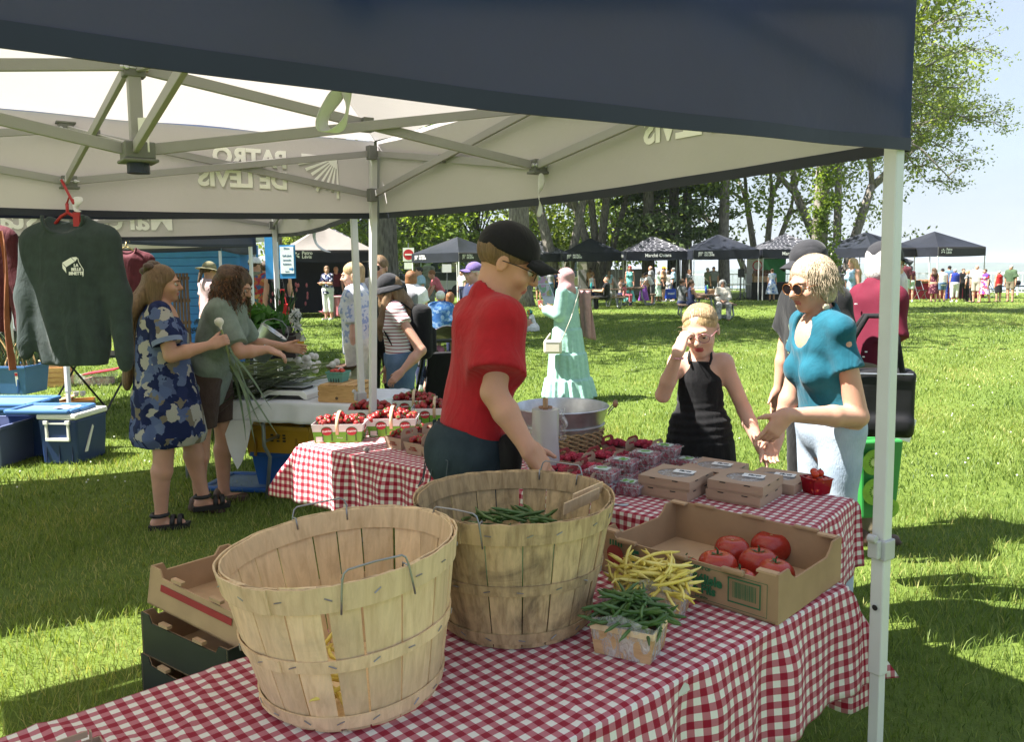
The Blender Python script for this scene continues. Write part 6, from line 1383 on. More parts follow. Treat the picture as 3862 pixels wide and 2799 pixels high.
sc3=MB();sc3.grid(lambda u,v:(.028*u+.008*math.sin(v*7),.012*math.sin(u*5+v*3),-.62*v),5,16);o=sc3.obj('scarf',ORG,None,smooth=True,loc=D(-8,870,3.6));tag(o,'narrow orange scarf hanging at the left picture edge','scarf')
# ------------------------------------------------------------------ blue kiosk, pallet, menu sign, parked car
KB=mat('kiosk_blue',(.035,.20,.55),.6,.08,4)
ka=D(560,1100,14.6);kz=thing('kiosk','bright blue kiosk clad in horizontal boards behind the stalls','kiosk',(ka.x-.1,14.6,0),R_(3))
for k in range(15):MB().box((.80,0,.10+.145*k),(1.8,.03,.135),rotx(.06)).obj('board',KB,kz)
for x in(-.12,1.72):MB().box((x,-.01,1.1),(.07,.05,2.2)).obj('corner_post',KB,kz)
MB().box((.80,.8,1.1),(1.76,1.5,2.14)).obj('wall',KB,kz);MB().box((.80,.7,2.28),(2.0,1.9,.09)).obj('roof',WHITEPL,kz)
pl=D(678,1100,12.4);pal=thing('wooden_pallet','dark brown slatted pallet standing upright before the blue kiosk','pallet',(pl.x,12.4,.80),R_(6))
for k in range(5):MB().box((-.085+.05*k,0,.42),(.036,.02,.84)).obj('slat',DKWOOD,pal)
for z in(.08,.42,.76):MB().box((.015,.025,z),(.25,.03,.05)).obj('rail',DKWOOD,pal)
MB().box((.015,.03,-.40),(.22,.04,.80)).obj('support',DKWOOD,pal)
sg=D(1090,1000,12.2);sgn=thing('menu_sign','blue framed white menu board on a white post right of the floral shirt','sign',(sg.x,12.2,0),R_(-8));zc=D(1090,987,12.2).z;SBL=mat('sign_blue',(.02,.19,.42),.5)
MB().box((-.02,0,zc),(.24,.03,.50)).obj('frame',SBL,sgn);MB().box((-.02,-.018,zc+.025),(.21,.01,.40)).obj('panel',mat('sign_white',(.66,.72,.72),.5),sgn);MB().box((-.21,.03,zc/2+.15),(.055,.05,zc+.3)).obj('post',POSTW,sgn);MB().box((-.33,.05,zc+.12),(.12,.03,.75)).obj('frame',SBL,sgn)
for txt,dz,sz in(('Menu',.20,.04),('Café glacé',.09,.034),('Limonade',.025,.032),('Collations',-.035,.032),('maison',-.145,.022)):place('lettering',textmesh(txt,sz,mat('sign_ink',(.03,.12,.20),.7),bold=.0006),sgn,(-.02,-.0245,zc+dz),(1,0,0),(0,0,1))
ar=MB().add([(-.03,-.012,0),(.012,-.012,0),(.012,-.03,0),(.045,0,0),(.012,.03,0),(.012,.012,0),(-.03,.012,0)],[tuple(range(7))]);place('arrow',ar.mesh('arrow',SBL),sgn,(.04,-.0245,zc-.11),(1,0,0),(0,0,1))
def car(loc,rz,col,label):
 t=thing('parked_car',label,'car',loc,rz,'parked cars');bm=mat('car_paint_%d'%int(col[0]*99),col,.25,.03,1,coat=1);gl=mat('car_glass',(.03,.04,.05),.08)
 S=[(-2.15,.45,.62,.80),(-2.05,.35,.86,.84),(-1.3,.32,.95,.88),(0,.30,.97,.89),(1.2,.32,.93,.87),(1.95,.38,.78,.80),(2.15,.45,.62,.72)]
 mb=MB();vs=[]
 for x,z0,z1,w in S:
  for q in((-w,z0+.06),(-w*1.0,(z0+z1)/2),(-w*.93,z1-.02),(w*.93,z1-.02),(w,(z0+z1)/2),(w,z0+.06)):vs.append((x,q[0],q[1]))
 mb.add(vs,[(i*6+k,i*6+(k+1)%6,(i+1)*6+(k+1)%6,(i+1)*6+k)for i in range(len(S)-1)for k in range(6)]+[tuple(range(5,-1,-1)),tuple((len(S)-1)*6+k for k in range(6))]);mb.obj('body',bm,t,smooth=True,auto=40)
 cab=[(-1.75,.92,.78),(-1.15,1.40,.62),(.35,1.43,.62),(1.1,.93,.78)];mb=MB();vs=[]
 for x,z,w in cab:vs+=[(x,-w,z),(x,w,z)]
 mb.add(vs,[(0,1,3,2),(2,3,5,4),(4,5,7,6),(0,2,4,6),(1,7,5,3)]);mb.obj('window',gl,t);MB().box((-.4,0,1.435),(1.5,1.2,.03)).obj('roof',bm,t,bevel=.01)
 for x in(-1.35,1.35):
  for s in(-1,1):w=MB().lathe([(.0005,-.1),(.3,-.1),(.33,-.06),(.33,.06),(.3,.1),(.0005,.1)],22,rot=rotx(math.pi/2)).obj('wheel',mat('tyre',(.015,.015,.015),.8),t,loc=(x,s*.80,.33));MB().lathe([(.0005,.105),(.2,.105)],16,rot=rotx(s*math.pi/2)).obj('rim',METAL,w)
 for s in(-1,1):MB().box((2.08,s*.58,.68),(.12,.30,.12)).obj('headlight',mat('lamp_glass',(.7,.7,.7),.1),t);MB().box((-2.10,s*.6,.74),(.08,.28,.14)).obj('tail_light',mat('tail_red',(.35,.01,.01),.2),t)
 return t
cx=D(-60,1200,15.5);car((cx.x-.6,15.5,0),R_(10),(.62,.63,.64),'silver car parked at the far left behind the hanging clothes')
for i,(px,Y,col,lb)in enumerate([(1515,52,(.20,.22,.22),'dark car parked by the pale green house'),(1640,51,(.55,.55,.56),'pale car parked right of the stone monument'),(1700,51.5,(.08,.10,.16),'dark blue car parked behind the left black tent'),(1585,51.5,(.4,.4,.42),'grey car parked behind the stone monument')]):q=D(px,1000,Y);car((q.x,Y,0),R_(4*i),col,lb)
# ------------------------------------------------------------------ people
def hand(P,w,d,n,right,s=1.0,curl=(.3,.4,.3),spread=.06,thumb=(.6,.7,.3),k=.006):
 d=unit(d);n=Vector(n);n=(n-d*n.dot(d)).normalized();l=d.cross(n);th=l if right else-l;w=Vector(w)
 M=Matrix((l,d,n)).transposed();P.append(bxp(w+d*.046*s,(.037*s,.050*s,.0135*s),.012*s,.012,R=[list(M[0]),list(M[1]),list(M[2])]));P.append(rc(w,w+d*.03*s,.024*s,.024*s,.02,fl=(n,.75)))
 cv=curl if isinstance(curl[0],(tuple,list))else[curl]*4
 for i,(off,L,r)in enumerate([(.028,.074,.0088),(.009,.082,.0088),(-.010,.076,.0084),(-.028,.060,.0074)]):
  b=w+d*.088*s+th*off*s;dd=(d+th*off*spread*30).normalized()
  for j,q in enumerate((.45,.31,.24)):
   c_,s_=math.cos(cv[i][j]),math.sin(cv[i][j]);dn=dd.cross(th).normalized();dn=dn if dn.dot(n)>0 or j else dn
   ax=n if j==0 else nn_;nd=dd*c_+ax*s_;nn_=ax*c_-dd*s_;dd=nd.normalized();e=b+dd*L*q*s
   P.append(rc(b,e,(r-.0007*j)*s,(r-.0007*(j+1))*s,k));b=e
 b=w+d*.028*s+th*.030*s;dd=(d*thumb[0]+th*thumb[1]+n*thumb[2]).normalized();P.append(rc(w+d*.012*s+th*.012*s,b,.017*s,.0145*s,.012));e=b+dd*.038*s;P.append(rc(b,e,.0125*s,.0105*s,.008));e2=e+(dd+d*.35).normalized()*.030*s;P.append(rc(e,e2,.0102*s,.008*s,.006))
def human(label,loc,rz,H=1.70,fem=False,det=0,lean=0,head=(0,0,0),R=None,L=None,legR=None,legL=None,pz=None,skin=None,top=None,bot=None,shoes=None,hair=None,hat=None,slim=1.0,kid=False,group=None,glasses=None,feet=None,lips=None,brow=None,belly=0,wid=1.0,vox=None,hback=0.0,bust=.305):
 skin=skin or SKIN;s=H/1.72;hs=1.0 if not kid else 1.22
 vb=vox or(.0068,.0105,.0165)[2-det]*max(.8,min(1,s));vc=(.0085,.012,.0175)[2-det]*max(.8,min(1,s))
 t=thing('person',label,'person',loc,rz,group)
 ln=R_(lean);cl,sl__=math.cos(ln),math.sin(ln)
 Tv=lambda x,y,z:V(x,y*cl+z*sl__,z*cl-y*sl__)*s
 FWD=V(0,cl,-sl__);MT=[[1,0,0],[0,cl,sl__],[0,-sl__,cl]]
 shw=(.150 if fem else.172)*slim*wid
 dirv=lambda v:Vector(v).normalized()
 hips={1:V(.088*s*wid,0,-.02*s),-1:V(-.088*s*wid,0,-.02*s)};legs={1:legR or((.02,.0,-1),(0,-.02,-1)),-1:legL or((-.02,0,-1),(0,-.02,-1))}
 kn={};an={}
 for q in(1,-1):kn[q]=hips[q]+dirv(legs[q][0])*.43*s;an[q]=kn[q]+dirv(legs[q][1])*.42*s
 zmin=min(an[1].z,an[-1].z);dz=(.085*s-zmin)if pz is None else pz
 off=V(0,0,dz);Pv=off.copy();TT=lambda x,y,z:Tv(x,y,z)+off
 for q in(1,-1):hips[q]+=off;kn[q]+=off;an[q]+=off
 sh={1:TT(shw,-.005,.445),-1:TT(-shw,-.005,.445)};arms={1:R or((.16,.02,-1),(.02,.16,-1)),-1:L or((-.16,.02,-1),(-.02,.16,-1))}
 w2l=lambda p:rotz(-rz)@(Vector(p)-Vector(loc))
 el_={};wr={}
 for q in(1,-1):
  a_=arms[q]
  if isinstance(a_,dict):
   el_[q]=w2l(a_['E']);wr[q]=w2l(a_['W']);o_=dict(a_)
   if 'tip' in o_:o_['d']=w2l(o_['tip'])-wr[q]
   if 'nw' in o_:o_['n']=rotz(-rz)@Vector(o_['nw'])
   arms[q]=(el_[q]-sh[q],wr[q]-el_[q],o_)
  else:el_[q]=sh[q]+dirv(a_[0])*.285*s;wr[q]=el_[q]+dirv(a_[1])*.25*s
 nb=TT(0,-.012,.495);hp,hy,hr=R_(head[0]),R_(head[1]),R_(head[2])
 HR=Matrix.Rotation(hy,3,'Z')@Matrix.Rotation(-ln*.55-hp,3,'X')@Matrix.Rotation(hr,3,'Y')
 hc=nb+Matrix.Rotation(-ln*.8-hp*.35,3,'X')@V(0,.030,.128)*s*(1.0 if not kid else 1.08);k_=s*hs
 Hf=lambda x,y,z:hc+HR@V(x,y,z)*k_
 HM=[list(HR[0]),list(HR[1]),list(HR[2])]
 sc=lambda*a:tuple(v*s for v in a)
 hsz=lambda*a:tuple(v*k_ for v in a)
 B=[]
 wv=slim*wid
 def torso(e,z0=-.06,loose=False,capz=None):
  o=[]
  if fem and not loose:
   o.append(rc(TT(0,0,.36),TT(0,.0,.19),(.142*wv+e)*s,(.122*wv+e)*s,.03,fl=(FWD,.70)));o.append(rc(TT(0,0,.19),TT(0,-.01,max(z0,-.02)),(.122*wv+e)*s,(.162*wv+e)*s,.03,fl=(FWD,.70),cap=z0>-.05))
   if not kid:
    for q in(-1,1):o.append(el(TT(q*.072,.075,bust),((.060+e)*s,)*3,.03))
  else:
   o.append(rc(TT(0,0,.36),TT(0,0,z0 if loose else.02),(.168*wv+e)*s,(.158*wv+e)*s,.03,fl=(FWD,.66),cap=loose))
   if loose and fem and not kid:
    for q in(-1,1):o.append(el(TT(q*.072,.07,bust),((.060+e)*s,)*3,.03))
  o.append(rc(TT(-shw*.92,-.005,.435),TT(shw*.92,-.005,.435),(.058+e*.8)*s,(.058+e*.8)*s,.03));o.append(rc(TT(0,-.015,.42),TT(0,-.015,.49),(.085+e)*s,(.058+e)*s,.03))
  if belly:o.append(el(TT(0,.06,.13),((.15+e)*s,(.10+belly+e)*s,(.16+e)*s),.05,R=MT))
  return o
 cov=top is not None and top[0]!='tank';B+=torso(-.010 if cov else 0);B.append(el(TT(0,-.01,-.01),sc(.165*wv,.118,.12),.03,R=MT))
 B.append(rc(nb-V(0,0,.02*s),Hf(0,-.018,-.055),.058*s if not fem else.050*s,.056*k_ if not fem else.049*k_,.02))
 for q in(1,-1):
  B.append(rc(sh[q],el_[q],((.052 if not fem else.046)*wid-(.013 if cov else 0))*s,.040*s*wid,.03));B.append(rc(el_[q],el_[q].lerp(wr[q],.35),.040*s*wid,.041*s*wid,.012));B.append(rc(el_[q].lerp(wr[q],.35),wr[q],.041*s*wid,.026*s,.012,fl=None))
  hv=arms[q][2]if len(arms[q])>2 else{}
  fd=dirv(hv.get('d',(wr[q]-el_[q])+V(0,0,-.02)));nn=hv.get('n',(-q,0.1,0))
  if det:hand(B,wr[q],fd,nn,q==1,s,hv.get('curl',(.25,.35,.25)),hv.get('spread',.05),hv.get('thumb',(.75,.5,.35)))
  else:
   l=fd.cross(dirv(nn));B.append(rc(wr[q],wr[q]+fd*.09*s,.028*s,.034*s,.012,fl=(dirv(nn),.6)))
   for o_ in(-.018,.018):B.append(rc(wr[q]+fd*.09*s+l*o_*s,wr[q]+fd*.16*s+l*o_*s+dirv(nn)*.02*s,.017*s,.012*s,.006))
   B.append(rc(wr[q]+fd*.03*s,wr[q]+fd*.07*s+l*(.05 if q==1 else-.05)*s,.014*s,.011*s,.008))
  B.append(rc(hips[q],kn[q],.084*s*wid,.057*s*wid,.03));B.append(rc(kn[q],kn[q].lerp(an[q],.3),.057*s*wid,.057*s*wid,.012));B.append(rc(kn[q].lerp(an[q],.3)-V(0,.012*s,0),an[q],.056*s*wid,.036*s,.02))
 fdir={}
 for q in(1,-1):
  yaw=R_((feet or(12,-12))[0 if q==1 else 1]);f=V(math.sin(yaw),math.cos(yaw),0);fdir[q]=f;an_=an[q];fz=-(.055*s)
  B.append(rc(an_-f*.035*s+V(0,0,fz*.8),an_+f*.12*s+V(0,0,fz),.032*s,.026*s,.02));B.append(rc(an_,an_-f*.03*s+V(0,0,fz*.7),.036*s,.032*s,.02))
 hd=[el(Hf(0,-.015,.03),hsz(.075,.093,.085),.02,R=HM),el(Hf(0,.022,-.035),hsz(.056,.068,.075),.03,R=HM),el(Hf(0,.060,-.090),hsz(.024,.024,.020),.02,R=HM),rc(Hf(0,.088,.012),Hf(0,.108,-.026),.0075*k_,.0125*k_,.012)]
 if det:
  hd+=[el(Hf(0,.078,.022),hsz(.046,.014,.011),.015,R=HM),el(Hf(0,.083,-.057),hsz(.022,.013,.006),.006,R=HM),el(Hf(0,.081,-.067),hsz(.019,.012,.006),.006,R=HM)]
  for q in(1,-1):hd+=[el(Hf(q*.030,.094,.001),hsz(.017,.011,.0095),.008,'sub',HM),el(Hf(q*.036,.060,-.030),hsz(.026,.024,.024),.02,R=HM),el(Hf(q*.010,.098,-.030),hsz(.008,.010,.007),.006,R=HM)]
 for q in(1,-1):hd.append(el(Hf(q*.076,-.012,-.006),hsz(.009,.019,.031),.006,R=HM));(hd.append(el(Hf(q*.086,-.008,-.004),hsz(.006,.011,.019),.004,'sub',HM))if det==2 else None)
 B+=hd
 HRi=np.array(HR);hcn=np.array(hc)
 def zone(C):
  p=(C-hcn)@HRi/k_
  return((np.abs(p[:,0])<.021-.25*np.abs(p[:,2]+.0615))&(np.abs(p[:,2]+.0615)<.0105)&(p[:,1]>.080)).astype(int)
 sdf_obj('body',B,vb,[skin,lips or LIP]if det else skin,t,zone=zone if det else None)
 if det:
  for q in(1,-1):
   e=MB().ell((0,0,0),.0122*k_,14,10);e.obj('eye',EYEW,t,smooth=True,loc=Hf(q*.030,.0795,.001));i=MB().ell((0,0,0),(.0068*k_,.003*k_,.0068*k_),12,6);o=i.obj('iris',IRIS,t,smooth=True,loc=Hf(q*.030,.0902,-.0015))
   lidm=MB();lidm.grid(lambda u,v:V(*[a*k_ for a in(.0135*math.sin((v-.5)*2.4),.0135*math.cos((u*.62-.02)*1.57)*math.cos((v-.5)*2.4),.0135*math.sin((u*.86+.02)*1.57))]),4,8);o=lidm.obj('eyelid',skin,t,smooth=True);o.matrix_local=Matrix.Translation(Hf(q*.030,.0798,.001))@HR.to_4x4()
   br=MB().tube([Hf(q*.012,.0945,.0205),Hf(q*.028,.0935,.0255),Hf(q*.046,.078,.0205)],[.0035*k_,.0038*k_,.0018*k_],6);br.obj('eyebrow',brow or hair[1]if hair else HBRN,t,smooth=True)
 if top:
  kind,m=top[0],top[1];o=dict(e=.014,hem=-.03,sl=.55,neck=.072,wr=.003,loose=not fem,flare=0);o.update(top[2]if len(top)>2 else{});e=o['e']
  C=torso(e,o['hem'],o['loose'])
  if not o['loose']and o['hem']<=-.05:C.append(rc(TT(0,-.008,.05),TT(0,-.012,o['hem']),(.155*wv+e)*s,(.168*wv+e+o['flare'])*s,.03,fl=(FWD,.74),cap=True))
  for q in(1,-1):
   ra=((.052 if not fem else.046)*wid+e*.85)*s
   if kind in('tee','polo'):C.append(rc(sh[q]+V(-q*.045*s,0,-.005),sh[q].lerp(el_[q],o['sl']),ra,ra+((.010+e*.5)if not fem else.003)*s,.055 if not fem else.022,cap=True))
   elif kind=='long':C.append(rc(sh[q],el_[q],ra,(.044*wid+e)*s,.02));C.append(rc(el_[q],wr[q],(.044*wid+e)*s,(.032+e)*s,.01,cap=True))
  if kind=='tank':
   for q in(1,-1):C.append(rc(sh[q]+V(q*.03*s,0,-.12*s),sh[q]+V(q*.005*s,0,.14*s),.058*s,.058*s,.01,'sub'))
  C.append(rc(TT(0,o.get('ny',.012),.505),Hf(0,.0,-.04),o['neck']*s,(o['neck']+.01)*s,.008,'sub'))
  if 'scoop' in o:C.append(el(TT(0,.10,.44),sc(.075,.10,o['scoop']),.01,'sub',MT))
  sdf_obj(o.get('name','shirt'),C,vc,m,t,wrinkle(o['wr']*s,26/s,int(H*1000)%97)if det else None)
 if bot:
  kind,m=bot[0],bot[1];o=dict(e=.014,w=.07);o.update(bot[2]if len(bot)>2 else{});e=o['e']
  if kind in('pants','shorts','capri'):
   C=[el(TT(0,-.01,-.01),sc(.167*wv+e,.120+e,.13),.03,R=MT),rc(TT(0,0,o['w']),TT(0,-.005,0),(.150*wv+e)*s,(.16*wv+e)*s,.03,fl=(FWD,.72))]
   for q in(1,-1):
    f={'pants':1,'shorts':o.get('f',.75),'capri':1}[kind]
    if kind=='shorts':C.append(rc(hips[q],hips[q].lerp(kn[q],f),(.086*wid+e)*s,(.072*wid+e*1.6)*s,.02,cap=True))
    else:
     C.append(rc(hips[q],kn[q],(.085*wid+e)*s,(.058*wid+e)*s,.02));en=an[q]if kind=='pants' else kn[q].lerp(an[q],.62);C.append(rc(kn[q],en,(.058*wid+e)*s,(.045*wid+e)*s,.012,cap=True))
   up_=V(0,sl__,cl);C.append(cut(TT(0,0,o['w']),up_))
   sdf_obj('trousers' if kind=='pants' else 'shorts',C,vc,m,t,wrinkle(.003*s,22/s,5)if det else None)
  else:
   S_l=[(z*s,cx_*s,cy_*s,a*s,b*s)for z,cx_,cy_,a,b in bot[3]]
   C=[loft(S_l,.02,fold=o.get('fold'))]+(o['extra'](sh,el_,wr,TT,s)if 'extra' in o else[])
   if kind=='dress':C.append(rc(TT(0,.012,.505),Hf(0,0,-.04),.070*s,.08*s,.008,'sub'))
   sdf_obj('dress' if kind=='dress' else 'skirt',C,vc,m,t,wrinkle(.003*s,16/s,9,(1,.5,.15))if det else None)
 if shoes:
  C=[]
  for q in(1,-1):
   f=fdir[q];a=an[q]+V(0,0,-.058*s);C.append(rc(a-f*.045*s,a+f*.135*s,.040*s,.034*s,.02,fl=((0,0,1),.85)));C.append(rc(a-f*.02*s,a-f*.03*s+V(0,0,.04*s),.04*s,.042*s,.02));C.append(rc(a-f*.055*s+V(0,0,-.022*s),a+f*.15*s+V(0,0,-.02*s),.032*s,.036*s,.01,fl=((0,0,1),.35)))
  sdf_obj('shoes',C,vc,shoes,t)
 if hair:
  kind,m=hair;vh=(.006,.009,.0145)[2-det];HRN=None if det==0 else wrinkle(.0032,70,3,(1,.2,.1))
  C=[el(Hf(0,-.020,.040),hsz(.083,.099,.086),.02,R=HM)];face=[el(Hf(0,.105,-.020),hsz(.068,.062,.080),.015,'sub',HM),el(Hf(0,.045,-.10),hsz(.085,.08,.075),.01,'sub',HM)]
  if kind=='short':
   face+=[cut(Hf(0,-.02,-.05),HR@V(0,.35,-1))]+[el(Hf(q*.085,.02,-.035),hsz(.025,.055,.05),.008,'sub',HM)for q in(1,-1)];sdf_obj('hair',C+face,vh,m,t,HRN)
  elif kind=='balding':sdf_obj('hair',[el(Hf(0,-.03,-.005),hsz(.081,.088,.055),.02,R=HM)]+face+[cut(Hf(0,-.02,.02),HR@V(0,.3,1))],vh,m,t)
  elif kind=='bob':sdf_obj('hair',C+[el(Hf(0,-.035,-.035),hsz(.086,.072,.078),.03,R=HM)]+face+[cut(Hf(0,-.02,-.095),HR@V(0,0,-1))],vh,m,t,HRN)
  elif kind=='big':sdf_obj('hair',[el(Hf(0,-.025,.03),hsz(.112,.115,.105),.03,R=HM),el(Hf(0,-.05,-.06),hsz(.105,.075,.075),.03,R=HM)]+face,vh,m,t,wrinkle(.008,60,7))
  elif kind in('long','verylong','curly'):
   e_={'long':-.27,'verylong':-.52,'curly':-.24}[kind];bk=Hf(0,-.075,-.01);md=TT(0,-.135-hback,.42);dn=md+(TT(0,-.03,e_+.10)-TT(0,0,0))*1.0
   w0,w1={'long':(.085,.07),'verylong':(.085,.060),'curly':(.115,.11)}[kind]
   D_=C+([rc(bk,md,w0*k_,w0*k_,.04,fl=(FWD,.6)),rc(md,dn,w0*k_,w1*k_,.04,fl=(FWD,.5))]if kind!='curly' else[rc(bk,bk+V(0,-.05*s,-.17*s),w0*k_,w1*k_,.04,fl=(FWD,.65))])+[rc(Hf(q*.068,-.02,-.0),Hf(q*.075,-.035,-.15),.032*k_,.03*k_,.03)for q in(1,-1)]+face[:1]
   if kind=='curly':D_.insert(1,el(Hf(0,-.03,.02),hsz(.11,.11,.10),.03,R=HM))
   sdf_obj('hair',D_,vh,m,t,wrinkle(.009,55,8)if kind=='curly' else(wrinkle(.004,60,4,(1,.3,.12))if det else None))
  elif kind=='pony':sdf_obj('hair',C+face+[el(Hf(0,-.11,.0),hsz(.035,.035,.04),.02),rc(Hf(0,-.125,-.02),Hf(0,-.14,-.17),.03*k_,.02*k_,.02)]+[el(Hf(q*.085,.02,-.035),hsz(.025,.055,.05),.008,'sub',HM)for q in(1,-1)],vh,m,t,HRN)
  elif kind=='slick':sdf_obj('hair',[el(Hf(0,-.020,.037),hsz(.0780,.0955,.0785),.02,R=HM),el(Hf(0,.105,-.036),hsz(.063,.052,.080),.012,'sub',HM),el(Hf(0,.045,-.10),hsz(.085,.08,.075),.01,'sub',HM),el(Hf(0,-.115,.03),hsz(.034,.03,.034),.012)]+[el(Hf(q*.085,.02,-.03),hsz(.022,.050,.045),.008,'sub',HM)for q in(1,-1)],vh,m,t,HRN)
  elif kind=='bun':sdf_obj('hair',C+face+[el(Hf(0,-.10,.065),hsz(.042,.04,.04),.012)]+[el(Hf(q*.085,.02,-.035),hsz(.022,.055,.05),.008,'sub',HM)for q in(1,-1)],vh,m,t,HRN)
 if hat:
  kind,m=hat;vh=(.006,.009,.0145)[2-det];up_=HR@V(0,0,1)
  if kind=='cap':
   C=[el(Hf(0,-.014,.045),hsz(.0865,.105,.090),.01,R=HM),cut(Hf(0,0,.028),-up_),];sdf_obj('cap',C,vh,m,t)
   br=MB();br.grid(lambda u,v:Hf((u-.5)*.158*math.cos(v*.9),.075+.095*v*math.cos((u-.5)*1.9)-.05*abs(u-.5)**2,.056-.016*v-.15*(u-.5)**2),12,6);o=br.obj('cap_brim',m,t,smooth=True);sm_=o.modifiers.new('t','SOLIDIFY');sm_.thickness=.004*k_
  elif kind in('sun','bucket'):
   rb_=.17 if kind=='sun' else.125;C=[el(Hf(0,-.014,.05),hsz(.088,.104,.095),.01,R=HM),cut(Hf(0,0,.03),-up_)];sdf_obj('hat_crown',C,vh,m,t)
   br=MB();br.grid(lambda u,v:Hf((.086+(rb_-.086)*v)*math.cos(6.2832*u),-.014+(.102+(rb_*1.08-.102)*v)*math.sin(6.2832*u),.036-(.022 if kind=='sun' else.05)*v),32,3);o=br.obj('hat_brim',m,t,smooth=True);sm_=o.modifiers.new('t','SOLIDIFY');sm_.thickness=.004*k_
 if glasses:
  gm,lens,rg=glasses;gz_=.0
  for q in(1,-1):
   c=Hf(q*.031,.103,gz_-.001);ux,uz=HR@V(1,0,0),HR@V(0,0,1);ring=[c+ux*(rg*k_*1.08*math.cos(a*.3142))+uz*(rg*k_*.9*math.sin(a*.3142))for a in range(20)]
   MB().tube(ring,.0017*k_*(1.3 if lens else 1),6,closed=True,caps=False).obj('glasses_rim',gm,t,smooth=True)
   if lens:MB().add(ring,[tuple(range(20))]).obj('lens',lens,t)
   MB().tube([Hf(q*.062,.098,.004),Hf(q*.080,.04,.006),Hf(q*.081,-.015,.002)],.0018*k_,6).obj('temple_arm',gm,t,smooth=True)
  MB().tube([Hf(-.009,.106,.004),Hf(0,.109,.006),Hf(.009,.106,.004)],.0018*k_,6).obj('nose_bridge',gm,t,smooth=True)
 J=dict(root=t,sh=sh,el=el_,wr=wr,hf=Hf,HR=HR,tt=TT,s=s,k=k_,an=an,kn=kn,hips=hips,hm=HM,nb=nb)
 return J
def face_az(fx,fy):return math.atan2(fy,fx)-math.pi/2
DKLENS=mat('dark_lens',(.012,.010,.010),.06);CLENS=None;BLKFR=mat('black_frame',(.01,.01,.01),.3);ROSEFR=mat('rose_frame',(.30,.12,.14),.25);TORT=mat('tortoise_frame',(.16,.06,.015),.2)
RED=cloth('red_cotton',(.36,.012,.020),.10);TEAL=cloth('teal_cotton',(.008,.092,.135),.12);BLKF=cloth('black_crepe',(.008,.008,.009),.3)
# --- the boy in red between the tables
b_=G(1800,1900,.75);bl_=D(1795,1400,2.80)
bx=V(bl_.x-.03,2.80,0);fa=face_az(.93,.37)
rot_l=lambda v,a:tuple(rotz(-a)@Vector(v))
BOY=human('teenage boy in a red tee shirt and black cap reaching towards the back basket',bx,fa,H=1.85,det=2,lean=11,head=(18,-24,0),skin=SKIN,R=dict(E=D(1862,1480,2.62),W=D(1990,1690,2.58),tip=D(2080,1800,2.62),nw=(-.5,.6,-.5),curl=(.40,.65,.45)),L=((-.06,.25,-1),(.05,.60,-1)),top=('tee',RED,dict(e=.017,hem=-.025,sl=.74,neck=.066,wr=.0055,loose=True)),bot=('pants',DENIMD,dict(e=.012,w=.07)),shoes=SHOEB,hair=('short',HLBR),hat=('cap',CAPB),glasses=(BLKFR,None,.0235),slim=.87)
for k in range(5):
 a=-2.6+.45*k;MB().box(BOY['tt'](.160*math.sin(a),.118*math.cos(a),.045),(.014,.010,.055),rotz(-a)).obj('belt_loop',DENIMD,BOY['root'])
SEAM=mat('denim_seam',(.05,.07,.085),.8)
for q in(1,-1):MB().tube([BOY['tt'](q*.035,-.122,-.02),BOY['tt'](q*.118,-.105,-.025),BOY['tt'](q*.122,-.10,-.13),BOY['tt'](q*.078,-.125,-.155),BOY['tt'](q*.035,-.126,-.13)],.0022,5,closed=True,caps=False).obj('pocket_seam',SEAM,BOY['root'])
pch=MB().ell((.165,.085,1.02),(.06,.045,.085),16,10);pch.obj('waist_pouch',BLKCL,BOY['root'],smooth=True)
def wavy(J,m,n,seed,r0=(.085,.1,.09),drop=.10,rad=.004,wob=.012,region=None,name='hair_locks',front=.3):
 """loose locks laid over the hair"""
 r_=random.Random(seed);Hf=J['hf'];mb=MB()
 for i in range(n):
  a=r_.uniform(-2.6,2.6);e=r_.uniform(.1,1.45);ca,sa=math.cos(e),math.sin(e);x,y,z=r0[0]*ca*math.sin(a),-r0[1]*ca*math.cos(a),r0[2]*sa
  if y>front*r0[1]and z<.02:continue
  p=[V(0,-.01,.10).lerp(V(x,y-.02,.04+z),.35),V(x,y-.02,.04+z)];L=drop*r_.uniform(.6,1.2)
  for k in range(1,6):p.append(V(x*(1+.05*k)+wob*math.sin(k*1.9+i),y*(1+.03*k)-.02+wob*math.cos(k*1.7+i),.04+z-L*k/5))
  mb.tube([Hf(*q)for q in p],[rad*J['k']*q for q in(.5,1,1,1,.9,.7,.3)],5)
 return tag(mb.obj(name,m,J['root'],smooth=True),kind='stuff')
gl_=D(2650,1400,3.86);ga=face_az(-.28,-.96)
GIRL=human('girl in a black halter jumpsuit with rose glasses touching her face',V(gl_.x-.01,3.86,0),ga,H=1.475,fem=True,kid=True,det=2,lean=2,head=(17,-6,5),skin=SKINP,slim=.84,R=dict(E=D(2500,1490,3.74),W=D(2558,1330,3.60),tip=D(2592,1225,3.66),nw=(.75,.55,0),curl=((.25,.4,.3),(.35,.45,.3),(.45,.5,.4),(.5,.6,.4)),thumb=(.6,.3,.5)),L=dict(E=D(2806,1545,3.82),W=D(2868,1690,3.72),nw=(-.7,.3,0)),lips=LIPR,brow=HBLD,hair=('slick',HGIRL),glasses=(ROSEFR,None,.0235),shoes=SHOEB)
